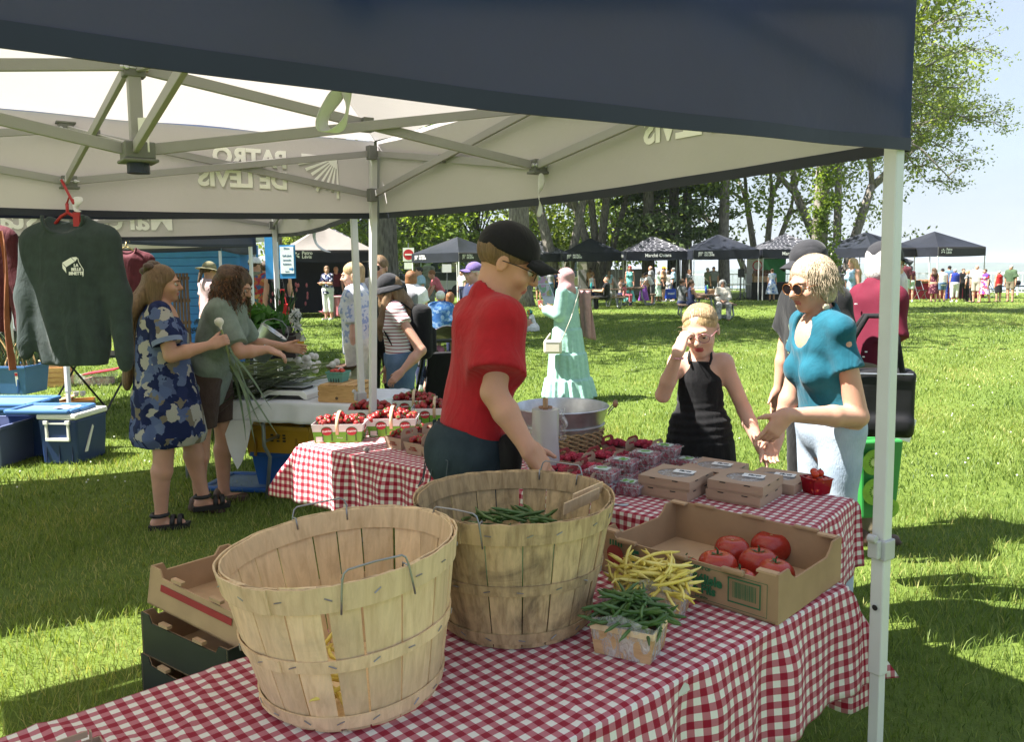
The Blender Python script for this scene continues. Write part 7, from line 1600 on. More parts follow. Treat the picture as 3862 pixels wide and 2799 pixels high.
def halter(J):
 TT,s=J['tt'],J['s'];z0=TT(0,0,0).z
 S_l=[(.12,0,0,.235*s,.16*s),(.45,0,0,.225*s,.15*s),(z0-.02,0,-.005,.192*s,.14*s),(z0+.10,0,0,.168*s,.120*s),(z0+.16,0,0,.130*s,.098*s),(z0+.25*s,0,.004,.128*s,.094*s),(z0+.345*s,0,.012,.130*s,.094*s),(z0+.40*s,0,.016,.100*s,.086*s),(z0+.455*s,0,.014,.074*s,.082*s)]
 C=[loft(S_l,.02,fold=(16,.055,z0+.06,.3))]+[rc(J['sh'][q]+V(q*.012,-.02,-.10),J['sh'][q]+V(q*.0,.03,.1),.052*s,.052*s,.012,'sub')for q in(1,-1)]
 def nz_(X,Y,Z):return.0022*np.sin(170*Z+2*np.sin(9*X))*((Z>z0-.01)&(Z<z0+.20))+0*X+0*Y
 sdf_obj('jumpsuit',C,.0075,BLKF,J['root'],nz_)
 for q in(1,-1):MB().tube([TT(q*.052,.088,.445),TT(q*.062,.070,.475),TT(q*.058,.02,.505),TT(q*.03,-.05,.505),TT(0,-.06,.50)],.0065,6,flat=((0,1,0),1)).obj('halter_strap',BLKF,J['root'],smooth=True)
halter(GIRL)
def slick(J,m,n,seed):
 r_=random.Random(seed);mb=MB()
 for i in range(n):
  t=r_.uniform(-1.75,1.75);d0=V(math.sin(t),.80*math.cos(t*.5)-.05,.62-.28*abs(t)).normalized();d1=V(r_.uniform(-.2,.2),-1,r_.uniform(-.05,.2)).normalized();pts=[]
  for k in range(7):
   u=k/6;d=(d0*(1-u)+d1*u+V(0,0,.35*math.sin(math.pi*u)*(1-abs(t)/2))).normalized();e=1.008+r_.uniform(0,.012);pts.append(J['hf'](.0780*e*d.x,-.02+.0955*e*d.y,.037+.0785*e*d.z))
  mb.tube(pts,[.0008,.0014,.0016,.0016,.0016,.0014,.0008],4)
 for i in range(14):
  q=r_.choice((-1,1));p=J['hf'](q*.072,.02+r_.uniform(-.03,.02),.0+r_.uniform(-.02,.05));o=J['HR']@V(q*r_.uniform(.01,.03),r_.uniform(-.02,.02),r_.uniform(-.04,.02));mb.tube([p,p+o*.6,p+o+V(0,0,-.008)],[.0009,.0008,.0004],3)
 return tag(mb.obj('hair_strands',m,J['root'],smooth=True),kind='stuff')
slick(GIRL,HBLD,260,5)
MB().tube([GIRL['wr'][1]+V(.022*math.cos(a*.7),.022*math.sin(a*.7),.004-.03)for a in range(9)],.0045,6,closed=True,caps=False).obj('bracelet',mat('beads',(.6,.3,.32),.4,.6,200),GIRL['root'],smooth=True)
# --- woman in teal
wl_=D(3105,1400,3.52);wa=face_az(-.985,-.12)
WOM=human('blond woman in a teal tee shirt and light jeans pointing at the pie boxes',V(wl_.x+.03,3.52,0),wa,H=1.725,fem=True,det=2,lean=7,head=(8,14,0),skin=SKIN,wid=1.09,bust=.25,L=dict(E=D(3235,1572,3.34),W=D(2962,1566,3.22),tip=D(2868,1690,3.20),nw=(-.6,.35,-.7),curl=((.05,.1,.1),(.45,.5,.3),(.55,.6,.4),(.6,.6,.4)),spread=.08,thumb=(.55,.6,.3)),R=((.12,.05,-1),(-.02,.35,-1),dict(curl=(.5,.6,.4))),top=('tee',TEAL,dict(e=.011,hem=-.045,sl=.48,neck=.080,wr=.0028,loose=False,scoop=.085)),bot=('pants',DENIML,dict(e=.004,w=.035)),shoes=SHOEW,hair=('bob',HASH),glasses=(TORT,DKLENS,.0265),lips=LIP,brow=HLBR)
wavy(WOM,HASH,1000,4,(.087,.101,.088),.115,.0017,.0035,front=.35)
for q in(1,-1):
 er=MB();p=WOM['hf'](q*.083,.0,-.045);er.tube([p+V(0,.012*math.cos(a*.7),.012*math.sin(a*.7)-.015)for a in range(9)],.0016,5,closed=True,caps=False);er.tube([p+V(-.0015,0,-.052),p+V(.0015,0,-.052)],.0155,14);er.obj('earring',mat('pale_gold',(.65,.55,.38),.4),WOM['root'],smooth=True)
def tote(J):
 t=thing('tote_bag','large black tote bag hanging behind the woman in teal','bag',D(3298,1520,3.85),R_(-12));mb=MB();sdf_obj('body',[bxp((0,0,0),(.175,.06,.165),.03),bxp((-.01,-.01,-.10),(.185,.075,.06),.05)],.012,mat('black_leather',(.010,.010,.011),.55,.2,12,.2,40,spec=.25),t,wrinkle(.006,16,3))
 MB().tube([(-.15,-.07,.15),(.15,-.07,.15)],.004,6).obj('zip',METAL,t)
 for y in(-.05,.05):MB().tube([(-.13,y,.14),(-.11,y,.32),(-.05,y*.5,.42),(.02,y*.5,.42),(.08,y,.32),(.11,y,.14)],.009,6,flat=((0,1,0),1.6)).obj('strap',BLKCL,t,smooth=True)
tote(WOM)
kb=thing('shopping_bag','green shopping bag printed with kiwi slices hanging behind the woman','bag',D(3292,1950,4.05),R_(8));KG=mat('bag_green',(.03,.24,.05),.45,.15,4,.2,10);MB().box((0,0,.21),(.23,.13,.40),taper=.8).obj('body',KG,kb,bevel=.01);MB().tube([(-.08,0,.42),(-.05,0,.62),(.05,0,.62),(.08,0,.42)],.008,6).obj('handle',KG,kb);MB().box((.14,-.02,.46),(.10,.02,.12),roty(.3)).obj('receipt',WHITEPL,kb)
for i,(x,z,r)in enumerate([(-.06,.31,.065),(-.05,.16,.07),(.03,.07,.05)]):
 sl_=thing_part=MB().lathe([(.0005,0),(r,0)],26);o=place('kiwi_print',sl_.mesh('kiwi_print',mat('kiwi_green',(.22,.42,.03),.5,.2,30)),kb,(x,-.0935-.001*i,z),(1,0,0),(0,-.02,1));c_=MB().lathe([(.0005,0),(r*.3,0)],16);place('kiwi_print',c_.mesh('kiwi_print',mat('kiwi_core',(.55,.62,.25),.5)),kb,(x,-.0945-.001*i,z),(1,0,0),(0,-.02,1));sd=MB()
 for k in range(16):a=k*.3927;sd.ell((r*.42*math.cos(a),r*.42*math.sin(a),.0006),(r*.08,r*.035,.0004),6,4,rotz(a))
 place('seeds',sd.mesh('seeds',BLKPL),kb,(x,-.0946-.001*i,z),(1,0,0),(0,-.02,1))['kind']='stuff'
sk=D(3075,1400,4.55);SKM=human('man in a black printed tee shirt and charcoal cap behind the blond woman',V(sk.x,4.55,0),face_az(-.92,-.30),H=1.81,det=1,lean=3,head=(16,0,0),top=('tee',cloth('washed_black',(.012,.012,.013)),dict(e=.022,sl=.7,hem=-.06,loose=True)),bot=('pants',BLKCL),shoes=SHOEB,hair=('short',HBLK),hat=('cap',CAPG),skin=SKIN,wid=1.05)
pr=MB();r_=random.Random(3)
for c,r0_ in(((0,.06),.05),((-.02,.055),.015),((.022,.055),.015),((0,-.045),.06)):pr.tube([(c[0]+r0_*math.cos(a*.42),c[1]+r0_*1.1*math.sin(a*.42),0)for a in range(15)],.006,5,closed=True,caps=False)
for k in range(9):pr.tube([(-.06+.015*k,-.10+r_.uniform(-.02,.02),0),(-.06+.015*k+r_.uniform(-.01,.01),-.02,0)],.004,4)
o=place('shirt_print',pr.mesh('shirt_print',mat('pale_green_ink',(.28,.36,.20),.8)),SKM['root'],SKM['tt'](-.05,.148,.25),(1,.22,0),(0,.05,1));o['kind']='stuff'
om=D(3208,1400,4.9);WINE=mat('wine_shirt',(.12,.012,.028),.85,.12,5,.22,26,spec=.2)
OLD=human('old man with white beard, maroon shirt and charcoal cap behind the corner post',V(om.x+.03,4.75,0),face_az(.97,.22),H=1.81,det=1,lean=8,head=(2,0,0),top=('tee',WINE,dict(e=.02,sl=.8,hem=-.08,loose=True,neck=.07)),bot=('pants',cloth('khaki',(.18,.15,.10))),shoes=SHOEBR,hair=('bob',HWHT),hat=('cap',CAPG),skin=SKINP,wid=.86,R=((.05,-.05,-1),(0,.1,-1)))
sdf_obj('beard',[rc(OLD['hf'](0,.07,-.07),OLD['hf'](0,.11,-.24),.06,.05,.03),rc(OLD['hf'](.03,.07,-.08),OLD['hf'](.05,.10,-.30),.04,.03,.03),rc(OLD['hf'](-.03,.07,-.08),OLD['hf'](-.04,.10,-.28),.04,.03,.03)],.009,HWHT,OLD['root'],wrinkle(.009,60,3))
fk=MB();r_=random.Random(12)
for i in range(34):fk.box(OLD['tt'](r_.uniform(-.17,.17),-.155+.03*abs(r_.uniform(-1,1)),r_.uniform(-.03,.42)),(.012,.012,.006),rotz(r_.uniform(0,3)))
fk.obj('shirt_specks',WHITE,OLD['root'])['kind']='stuff'
# --- woman in the blue patch dress, curly haired stall keeper
dl=G(640,1972);DR=human('woman in a blue and cream patch print dress holding a garlic plant',V(dl.x,dl.y,0),face_az(.93,.36),H=1.73,fem=True,det=2,lean=2,head=(2,-10,0),skin=SKIN,wid=1.1,hback=.04,R=((.30,.22,-1),(-.12,.95,.22),dict(n=(-.9,.1,-.2),curl=(.9,1.1,.7),d=(-.2,.9,.3))),L=((-.22,.25,-1),(.1,.95,.0),dict(curl=(.9,1.1,.7))),legR=((.06,-.02,-1),(.0,-.08,-1)),legL=((-.04,.38,-1),(0,.16,-1)),hair=('verylong',HLBR),brow=HBRN,feet=(8,-4))
def dress(J):
 TT,s=J['tt'],J['s'];z0=TT(0,0,0).z;zz=lambda q:z0+q*s
 S_l=[(.54,0,.03,.215,.215),(.60,0,.03,.24,.235),(zz(-.1),0,.02,.23,.205),(zz(.12),0,.01,.205,.17),(zz(.30),0,.015,.20,.16),(zz(.40),0,.0,.20,.125),(zz(.455),0,-.01,.15,.085),(zz(.50),0,-.015,.075,.065)]
 C=[loft(S_l,.03,fold=(9,.035,zz(.25),.5))]
 for q in(1,-1):C.append(rc(J['sh'][q]+V(-q*.02,0,0),J['sh'][q].lerp(J['el'][q],.72),.075*s,.088*s,.03,cap=True))
 C.append(rc(J['tt'](0,.01,.515),J['hf'](0,0,-.05),.062,.07,.008,'sub'));sdf_obj('dress',C,.0085,DRESSP,J['root'],wrinkle(.0035,20,11))
 for q in(1,-1):
  e=J['sh'][q].lerp(J['el'][q],.72);d=(J['el'][q]-J['sh'][q]).normalized();MB().tube([e-d*.028,e+d*.004],.091*s,20,caps=False).obj('sleeve_cuff',mat('pale_blue_cuff',(.20,.25,.38),.85),J['root'],smooth=True)
dress(DR)
def sandals(J):
 s=J['s']
 for q in(1,-1):
  a=J['an'][q]-V(0,0,.075*s);mb=MB();f=V(math.sin(R_(8 if q>0 else-4)),math.cos(R_(8)),0);sd=V(f.y,-f.x,0)
  mb.prism([(-.04,-.075),(.04,-.075),(.05,.08),(.04,.16),(-.03,.175),(-.05,.08)],a+V(0,0,-.008),sd,f,.032);mb.obj('sandal_sole',SHOEB,J['root'])
  for off in(.07,.115):MB().tube([a+f*off-sd*.048+V(0,0,.02),a+f*off-sd*.03+V(0,0,.066),a+f*off+V(0,0,.078),a+f*off+sd*.03+V(0,0,.066),a+f*off+sd*.048+V(0,0,.02)],.016,6,flat=((0,1,0),.4)).obj('sandal_strap',SHOEB,J['root'],smooth=True)
  MB().tube([a-f*.01+V(.045*math.cos(k*.7),.05*math.sin(k*.7),.085)for k in range(9)],.014,6,closed=True,caps=False).obj('sandal_strap',SHOEB,J['root'],smooth=True)
sandals(DR)
def strands(J,m,n,seed,e=-.5,spread=.07):
 r_=random.Random(seed);mb=MB();Hf=J['hf']
 for i in range(n):
  x=r_.uniform(-.08,.08);p0=Hf(x,-.05-.04*math.cos(x*18),.06);p1=Hf(x*1.1,-.115,-.06);p2=p1+V(r_.uniform(-.02,.02),r_.uniform(-.12,-.04),e*.5+r_.uniform(-.03,.03));p3=p2+V(r_.uniform(-.04,.04),r_.uniform(-.03,.03),e*.5+r_.uniform(-.06,.04));mb.tube([p0,p1,(p1+p2)/2+V(r_.uniform(-.01,.01),r_.uniform(-.012,.0),0),p2,p3],[.003,.0055,.006,.005,.0012],5)
 return tag(mb.obj('hair_locks',m,J['root'],smooth=True),kind='stuff')
strands(DR,HLBR,70,5)
sdf_obj('bun',[el(DR['hf'](-.03,-.07,.115),(.045,.04,.028),.01),el(DR['hf'](.035,-.085,.10),(.04,.035,.03),.01),el(DR['hf'](0,-.11,.075),(.035,.03,.035),.01)],.007,HBRN,DR['root'],wrinkle(.006,80,5))
hl_=Matrix.Translation(DR['root'].location)@Matrix.Rotation(DR['root'].rotation_euler.z,4,'Z');hw=hl_@(DR['wr'][1]+V(-.02,.09,.01))
gh=garlic_at(hw+V(-.05,.02,.13),(.28,-.12,-1),'garlic plant held in the hand of the woman in the patch dress',None,77,0,.34)
lm=MB();r_=random.Random(8)
for i in range(6):leafstrip(lm,V(.07,-.03,-.16-.03*i),(.7+r_.uniform(-.5,.4),-.35+r_.uniform(-.3,.3),-.9),r_.uniform(.45,.62),.012,0,r_,.6)
lm.obj('leaf',GLEAF,gh,smooth=True)
cw=D(825,1400,5.6);SAGE=cloth('sage_cotton',(.185,.225,.185),.12)
CU=human('curly haired stall keeper in a sage tee shirt bending over the garlic',V(cw.x-.06,5.6,0),face_az(.97,.05),H=1.74,fem=True,det=2,lean=17,head=(16,-4,0),skin=SKIN,wid=1.1,R=dict(E=D(905,1330,5.35),W=D(1010,1318,5.45),tip=D(1085,1345,5.5),nw=(0,.3,-1),curl=(.35,.5,.3)),L=((-.25,.4,-1),(.05,1,-.1)),top=('tee',SAGE,dict(e=.035,sl=.86,hem=-.20,neck=.075,wr=.0045,loose=True,flare=.03)),bot=('shorts',cloth('brown_shorts',(.07,.045,.035)),dict(f=.8)),shoes=SHOEBR,hair=('curly',HCUR),brow=HBRN,legR=((.03,-.12,-1),(0,-.06,-1)),legL=((-.03,.10,-1),(0,-.05,-1)))
place('shirt_print',textmesh('VIVRE\nDEHORS',.06,cloth('print_green',(.05,.07,.06)),bold=.001),CU['root'],CU['tt'](0,-.165,.28),(-1,0,0),(0,.3,1))
def curls(J,m,n,seed,R0=(.10,.11,.10),L=.22):
 r_=random.Random(seed);mb=MB();Hf=J['hf']
 for i in range(n):
  a=r_.uniform(-2.45,2.45);e=r_.uniform(-.2,1.3);x,y,z=R0[0]*math.cos(e)*math.sin(a),-R0[1]*math.cos(e)*math.cos(a)-.02,.03+R0[2]*math.sin(e)
  if y>.015:continue
  p0=Hf(x,y,z);ph=r_.uniform(0,6.28);l=L*r_.uniform(.5,1.1);out=J['HR']@V(x,y,0)*.5;pts=[]
  for k in range(9):u=k/8;pts.append(p0+out*u*1.1+V(.012*math.cos(ph+u*22),.012*math.sin(ph+u*22),-l*u))
  mb.tube(pts,[.0035,.004,.004,.004,.004,.0036,.003,.0025,.001],4)
 return tag(mb.obj('curls',m,J['root'],smooth=True),kind='stuff')
curls(CU,HCUR,520,3,(.115,.12,.105),.27);curls(CU,HAUB,130,9,(.12,.125,.08),.30)
MB().tube([CU['wr'][1]+V(.0,-.02,0)+V(.032*math.cos(a*.7),0,.032*math.sin(a*.7))for a in range(9)],.003,6,closed=True,caps=False).obj('bracelet',METAL,CU['root'],smooth=True)
# --- woman in mint dress and pink headscarf
hj=G(2140,1512);MINT=cloth('mint_viscose',(.30,.50,.43),.10);PINKS=cloth('dusty_pink_scarf',(.47,.27,.27),.10,.1)
HJ=human('woman in a mint tiered dress and dusty pink headscarf on the sunny lawn',V(hj.x,hj.y,0),face_az(-.80,.42),H=1.665,fem=True,det=1,head=(6,10,0),skin=SKIN,wid=1.12,L=((-.14,.10,-1),(.35,.95,.25),dict(n=(.5,0,.3),curl=(.7,.8,.5))),R=((.2,.1,-1),(-.3,.9,.2),dict(curl=(.7,.8,.5))),shoes=SHOEW,glasses=(BLKFR,DKLENS,.025))
def mint(J):
 s=J['s'];z0=J['tt'](0,0,0).z;zz=lambda q:z0+q*s
 S_l=[(.06,0,-.03,.36,.33),(.285,0,-.02,.315,.28),(.30,0,-.02,.285,.25),(.60,0,-.01,.262,.225),(.615,0,-.01,.238,.205),(.90,0,0,.215,.175),(.915,0,0,.198,.16),(zz(.26),0,.01,.182,.145),(zz(.36),0,.005,.178,.135),(zz(.44),0,-.01,.165,.095),(zz(.50),0,-.01,.08,.07)]
 C=[loft(S_l,.03,fold=(17,.055,zz(.15),.06))]
 for q in(1,-1):C+=[rc(J['sh'][q],J['el'][q],.075*s,.078*s,.03),rc(J['el'][q],J['el'][q].lerp(J['wr'][q],.8),.078*s,.07*s,.02),rc(J['el'][q].lerp(J['wr'][q],.8),J['wr'][q],.05*s,.04*s,.02)]
 sdf_obj('dress',C,.012,MINT,J['root'],wrinkle(.003,30,2,(1,.4,.1)))
 Hf,k=J['hf'],J['k'];C=[el(Hf(0,-.018,.03),(.092*k,.112*k,.105*k),.02,R=J['hm']),rc(Hf(0,-.01,-.06),J['tt'](0,0,.47),.088*k,.10*k,.04),rc(J['tt'](0,0,.46),J['tt'](0,.02,.40),.13,.12,.04,fl=((0,1,0),.8)),el(Hf(0,.125,-.012),(.060*k,.07*k,.085*k),.015,'sub',J['hm'])]
 sdf_obj('headscarf',C,.010,PINKS,J['root'],wrinkle(.005,34,6,(.6,.5,1)))
 tl=MB();tl.grid(lambda u,v:J['tt'](.17+.05*v+.02*math.sin(u*9),-.10-.16*u-.03*v+.02*math.sin(u*14+v*3),.46-.60*v-.04*u*v),10,16);o=tl.obj('scarf_tail',PINKS,J['root'],smooth=True);q=o.modifiers.new('t','SOLIDIFY');q.thickness=.006
mint(HJ)
hbM=Matrix.Translation(HJ['root'].location)@Matrix.Rotation(HJ['root'].rotation_euler.z,4,'Z')
bagc=D(2085,1308,hj.y-.28);hb=thing('shoulder_bag','cream shoulder bag on the hip of the woman in mint','bag',bagc,R_(-8));CREAM=mat('cream_leather',(.66,.60,.50),.45,.05,6)
MB().box((0,0,0),(.22,.10,.17)).obj('body',CREAM,hb,bevel=.03);MB().box((0,-.051,.055),(.16,.004,.006)).obj('zip',METAL,hb)
shp=HJ['sh'][1];wsh=hbM@(shp+V(-.02,-.06,.05));wsh2=hbM@(shp+V(-.02,.07,.02));MB().tube([V(.10,0,.06),(wsh-bagc)*.5+V(.06,-.10,0),wsh-bagc+V(0,-.05,.02),wsh2-bagc+V(-.02,0,.05)],.010,6,flat=((0,1,0),.5)).obj('strap',CREAM,hb,smooth=True);MB().tube([V(-.10,0,.06),V(-.03,.03,.16)],.008,6).obj('strap',CREAM,hb)
cupp=hbM@(HJ['wr'][-1]+V(.06,.09,.05));cp_=thing('paper_cup','small cup with red drink in the hand of the woman in mint','cup',cupp);MB().lathe([(.0005,0),(.025,0),(.032,.06),(.0005,.06)],16).obj('cup',mat('red_drink',(.55,.12,.10),.3),cp_)
# ------------------------------------------------------------------ people in the middle distance
def per(label,px,ytop,Y,face,yfeet=None,H=None,**kw):
 if yfeet:Y=G(px,yfeet).y
 p=D(px,ytop,Y)
 if H is None:H=p.z
 return human(label,V(p.x,Y,0),face_az(*face),H=H,**kw)
SIT=dict(pz=.50,legR=((.14,1,-.08),(0,-.05,-1)),legL=((-.14,1,-.08),(0,-.05,-1)))
TABA=dict(R=((.15,.55,-1),(-.2,1,.05)),L=((-.15,.55,-1),(.2,1,.05)))
POLO=cloth('black_polo',(.014,.015,.017));WTEE=cloth('white_tee',(.68,.68,.67));GREYT=cloth('grey_tee',(.22,.23,.24));LBLUE=cloth('light_blue_shirt',(.32,.48,.60));OLIVE=cloth('olive_shirt',(.16,.19,.12));TANS=cloth('tan_shirt',(.36,.20,.11));KHAK=cloth('khaki',(.18,.15,.10));NAVY=cloth('navy_cloth',(.02,.028,.07));PINKT=cloth('pink_cloth',(.55,.14,.17));SALM=cloth('salmon_cloth',(.42,.13,.12));GREYS=cloth('grey_shorts',(.10,.10,.10));ROYAL=cloth('royal_blue',(.02,.04,.26));GRNS=cloth('green_shirt',(.06,.10,.05));REDTP=cloth('bright_red',(.45,.02,.02));BEIGE=cloth('beige_blouse',(.60,.55,.47));PALEG=cloth('pale_green',(.42,.55,.45));CREAMC=cloth('cream',(.6,.57,.5));YELC=cloth('yellow_cap_cloth',(.65,.40,.03));PURP=cloth('purple_cloth',(.25,.08,.38));PURPC=cloth('lilac_cap',(.14,.10,.26));CAPW=cloth('white_cap',(.68,.68,.66));PINKC=cloth('pink_cap',(.62,.26,.30));MERM=cloth('aqua_cloth',(.18,.50,.45))
TM=per('tall man in a black polo and dark sunglasses behind the twin posts',1428,953,7.9,(-.25,-1),det=1,skin=SKIN,top=('tee',POLO,dict(e=.025,sl=.9,hem=-.06,loose=True)),bot=('pants',BLKCL),shoes=SHOEB,hair=('short',HLBR),glasses=(BLKFR,DKLENS,.027),R=dict(E=D(1322,1240,7.7),W=D(1408,1238,7.55)),wid=1.12)
bw_=MB();bw_.box((-.10,.155,1.36),(.10,.004,.012),.1);bw_.box((.12,.150,1.36),(.10,.004,.012),-.1);bw_.obj('stripe',WHITE,TM['root'])
OB=per('blond older woman in profile left of the twin posts',1338,979,7.6,(-1,-.05),fem=True,det=1,skin=SKINP,head=(8,0,0),top=('tee',m_cells('blue_white_check',[(.6,.62,.68),(.3,.36,.55),(.62,.62,.66),(.66,.66,.68)],34),dict(e=.025,sl=.9,hem=-.1,loose=True)),bot=('pants',CREAMC),shoes=SHOEW,hair=('bob',HBLD),wid=1.12,L=((-.02,.02,-1),(.0,.02,-1)))
BP=per('woman in a black bucket hat and red striped tee carrying a black backpack',1500,1027,6.75,(-.92,-.22),fem=True,det=1,skin=SKIN,lean=6,head=(10,12,0),top=('tee',STRRED,dict(e=.016,sl=.35,hem=-.03,loose=False)),bot=('shorts',DENIMM,dict(f=.55,e=.02)),shoes=SHOEW,hair=('long',HLBR),hat=('bucket',CAPG),L=dict(E=D(1588,1322,6.5),W=D(1512,1405,6.4),tip=D(1478,1440,6.38),nw=(.1,.6,-.4)),wid=1.14)
sdf_obj('side_lock',[rc(BP['hf'](-.07,.03,-.02),BP['tt'](-.09,.13,.33),.035,.04,.03),rc(BP['tt'](-.09,.13,.33),BP['tt'](-.08,.15,.20),.04,.02,.03),rc(BP['hf'](.07,.03,-.02),BP['tt'](.07,.12,.30),.035,.03,.03)],.011,HLBR,BP['root'],wrinkle(.005,50,2,(1,.5,.1)))
def backpack(J,m,label,s=1.0,grp='backpacks'):
 M=Matrix.Translation(J['root'].location)@Matrix.Rotation(J['root'].rotation_euler.z,4,'Z');t=thing('backpack',label,'bag',M@J['tt'](0,-.21,.22),J['root'].rotation_euler.z,grp)
 sdf_obj('body',[bxp((0,0,0),(.145*s,.085*s,.215*s),.06),bxp((0,-.08*s,-.07),(.11*s,.04*s,.10*s),.03)],.013,m,t,wrinkle(.004,20,3))
 for q in(1,-1):MB().tube([V(q*.09,.06,.17),V(q*.10,.16,.25),V(q*.105,.26,.20),V(q*.11,.32,.04),V(q*.12,.25,-.10),V(q*.12,.08,-.15)],.018,6,flat=((1,0,0),.4)).obj('strap',m,t,smooth=True)
 return t
backpack(BP,BLKCL,'black backpack worn by the woman in the bucket hat',1.05)
RH=per('red haired woman in white with a grey backpack, seen from behind',1550,1015,11.0,(.2,1),fem=True,det=1,skin=SKIN,top=('tee',WTEE,dict(e=.03,loose=True)),bot=('pants',NAVY),shoes=SHOEW,hair=('bob',HAUB),wid=1.1);backpack(RH,cloth('grey_backpack',(.14,.14,.15)),'grey backpack worn by the red haired woman')
per('person in a lilac cap glimpsed behind the boy\'s neck',1790,984,9.4,(-.8,-.4),det=1,skin=SKINP,hair=('short',HWHT),hat=('cap',PURPC),top=('tee',NAVY),bot=('pants',NAVY),shoes=SHOEB)
sp_=D(1668,1500,7.35);st=thing('stroller','black stroller with a grey and pink sun canopy beside the backpack woman','stroller',(sp_.x,7.35,0),R_(200));TUBE=mat('black_tube',(.012,.012,.013),.35)
for s in(-1,1):
 MB().tube([(s*.25,-.42,.10),(s*.25,.10,.62),(s*.25,.42,1.02),(s*.22,.50,1.05)],.014,8).obj('frame_tube',TUBE,st,smooth=True);MB().tube([(s*.25,.42,.12),(s*.25,-.05,.55),(s*.24,-.2,.62)],.014,8).obj('frame_tube',TUBE,st,smooth=True)
 for y,r in((-.42,.10),(.42,.13)):w=MB().lathe([(.0005,-.02),(r*.75,-.022),(r,-.018),(r,.018),(r*.75,.022),(.0005,.02)],20,rot=roty(math.pi/2)).obj('wheel',TUBE,st,loc=(s*.27,y,r));MB().lathe([(.0005,.024),(r*.5,.024)],14,rot=roty(s*math.pi/2)).obj('rim',METAL,w)
MB().tube([(-.22,.50,1.05),(.22,.50,1.05)],.016,8).obj('handle_bar',TUBE,st);MB().box((0,.02,.42),(.42,.40,.05),rotx(.1)).obj('seat',BLKCL,st,bevel=.015);MB().box((0,.24,.68),(.42,.05,.52),rotx(-.25)).obj('backrest',BLKCL,st,bevel=.015)
cn=MB();cn.grid(lambda u,v:(.26*math.cos(math.pi*u),.22-.46*v*math.sin(math.pi*(.25+.5*u)),.80+.36*math.sin(math.pi*u)*(1-.25*v)-.02*v),16,8);o=cn.obj('canopy',cloth('grey_canopy_cloth',(.10,.095,.10)),st,smooth=True);q=o.modifiers.new('t','SOLIDIFY');q.thickness=.01
cn=MB();cn.grid(lambda u,v:(.27*math.cos(math.pi*u),.22-.5*math.sin(math.pi*(.25+.5*u))*(.82+.25*v),.81+.365*math.sin(math.pi*u)*(.80-.05*v)),16,3);o=cn.obj('canopy_edge',cloth('pink_canopy_cloth',(.62,.38,.38)),st,smooth=True);q=o.modifiers.new('t','SOLIDIFY');q.thickness=.012
KID=human('small child in a pink cap sitting in the stroller',V(sp_.x-.02,7.32,0),R_(200)+math.pi,H=1.0,kid=True,det=1,pz=.50,legR=((.15,1,-.1),(0,.1,-1)),legL=((-.15,1,-.1),(0,.1,-1)),skin=SKINP,top=('tee',NAVY),bot=('shorts',LBLUE),shoes=SHOEW,hair=('short',HLBR),hat=('cap',PINKC))
FS=per('man in a red floral shirt and denim shorts seen from behind between the posts',1003,979,13.6,(.25,1),det=1,skin=SKIN,top=('tee',FLORR,dict(e=.03,sl=.95,hem=-.08,loose=True)),bot=('shorts',DENIML,dict(f=.5,e=.03)),shoes=SHOEBR,hair=('short',HBRN),wid=1.08)
per('man in a white cap and green shirt left of the floral shirt',958,966,13.9,(.5,.7),det=0,top=('tee',OLIVE),bot=('pants',NAVY),shoes=SHOEB,hair=('short',HBRN),hat=('cap',CAPW))
WD=per('woman in a dark tank top with a red bag right of the floral shirt',1045,977,13.4,(-.3,.9),det=0,fem=True,top=('tank',BLKCL),bot=('pants',BLKCL),shoes=SHOEB,hair=('bun',HBLK))
rb=thing('shopping_bag','red cloth bag hanging behind the right twin post at the stall','bag',D(1068,1185,13.2));MB().box((0,0,0),(.20,.10,.34),taper=1.15).obj('body',REDTP,rb,bevel=.02);MB().tube([(-.06,0,.17),(-.03,0,.4),(.03,0,.4),(.06,0,.17)],.01,6).obj('strap',REDTP,rb);bb_=thing('shoulder_bag','black bag hanging beside the red bag','bag',D(1090,1165,13.25),.1);MB().box((0,0,0),(.12,.10,.42),roty(.2)).obj('body',BLKCL,bb_,bevel=.02);MB().tube([(-.04,0,.2),(-.08,0,.5)],.01,6).obj('strap',BLKCL,bb_)
per('woman in an olive sun hat and pale pink shirt before the blue kiosk',782,985,12.0,(.55,.7),det=0,fem=True,head=(12,0,0),top=('tee',cloth('pale_pink',(.55,.40,.40))),bot=('skirt',PALEG,{},[(.45,0,0,.26,.2),(.75,0,0,.21,.16),(1.0,0,0,.16,.12)]),shoes=SHOEBR,hair=('pony',HBRN),hat=('sun',cloth('olive_hat',(.22,.20,.11))))
per('bearded man in a black vest and striped shorts inside the black tent',1182,999,28.6,(.85,-.3),yfeet=1168,det=0,skin=SKIN,top=('tank',BLKCL,dict(e=.02,hem=-.22,loose=True)),bot=('shorts',STRBW,dict(f=.9,e=.03)),shoes=SHOEB,hair=('short',HBLK))
per('woman with folded arms in a navy floral top and white capris',1233,1000,26,(-.4,-.9),yfeet=1206,det=0,fem=True,head=(0,40,0),skin=SKIN,top=('tee',FLORN,dict(e=.02,hem=-.14,sl=.8)),bot=('capri',WTEE,dict(e=.022)),shoes=SHOEW,hair=('bob',HLBR),R=((.2,.35,-1),(-.9,.45,.1)),L=((-.2,.35,-1),(.9,.45,.1)),wid=1.08)
per('man in a maroon shirt bending by the pink cloth in the black tent',1262,1001,29.5,(.5,-.8),det=0,lean=10,skin=SKIN,top=('tee',MRN),bot=('pants',BLKCL),shoes=SHOEB,hair=('balding',HBRN),R=((.1,.4,-1),(0,.5,-1)))
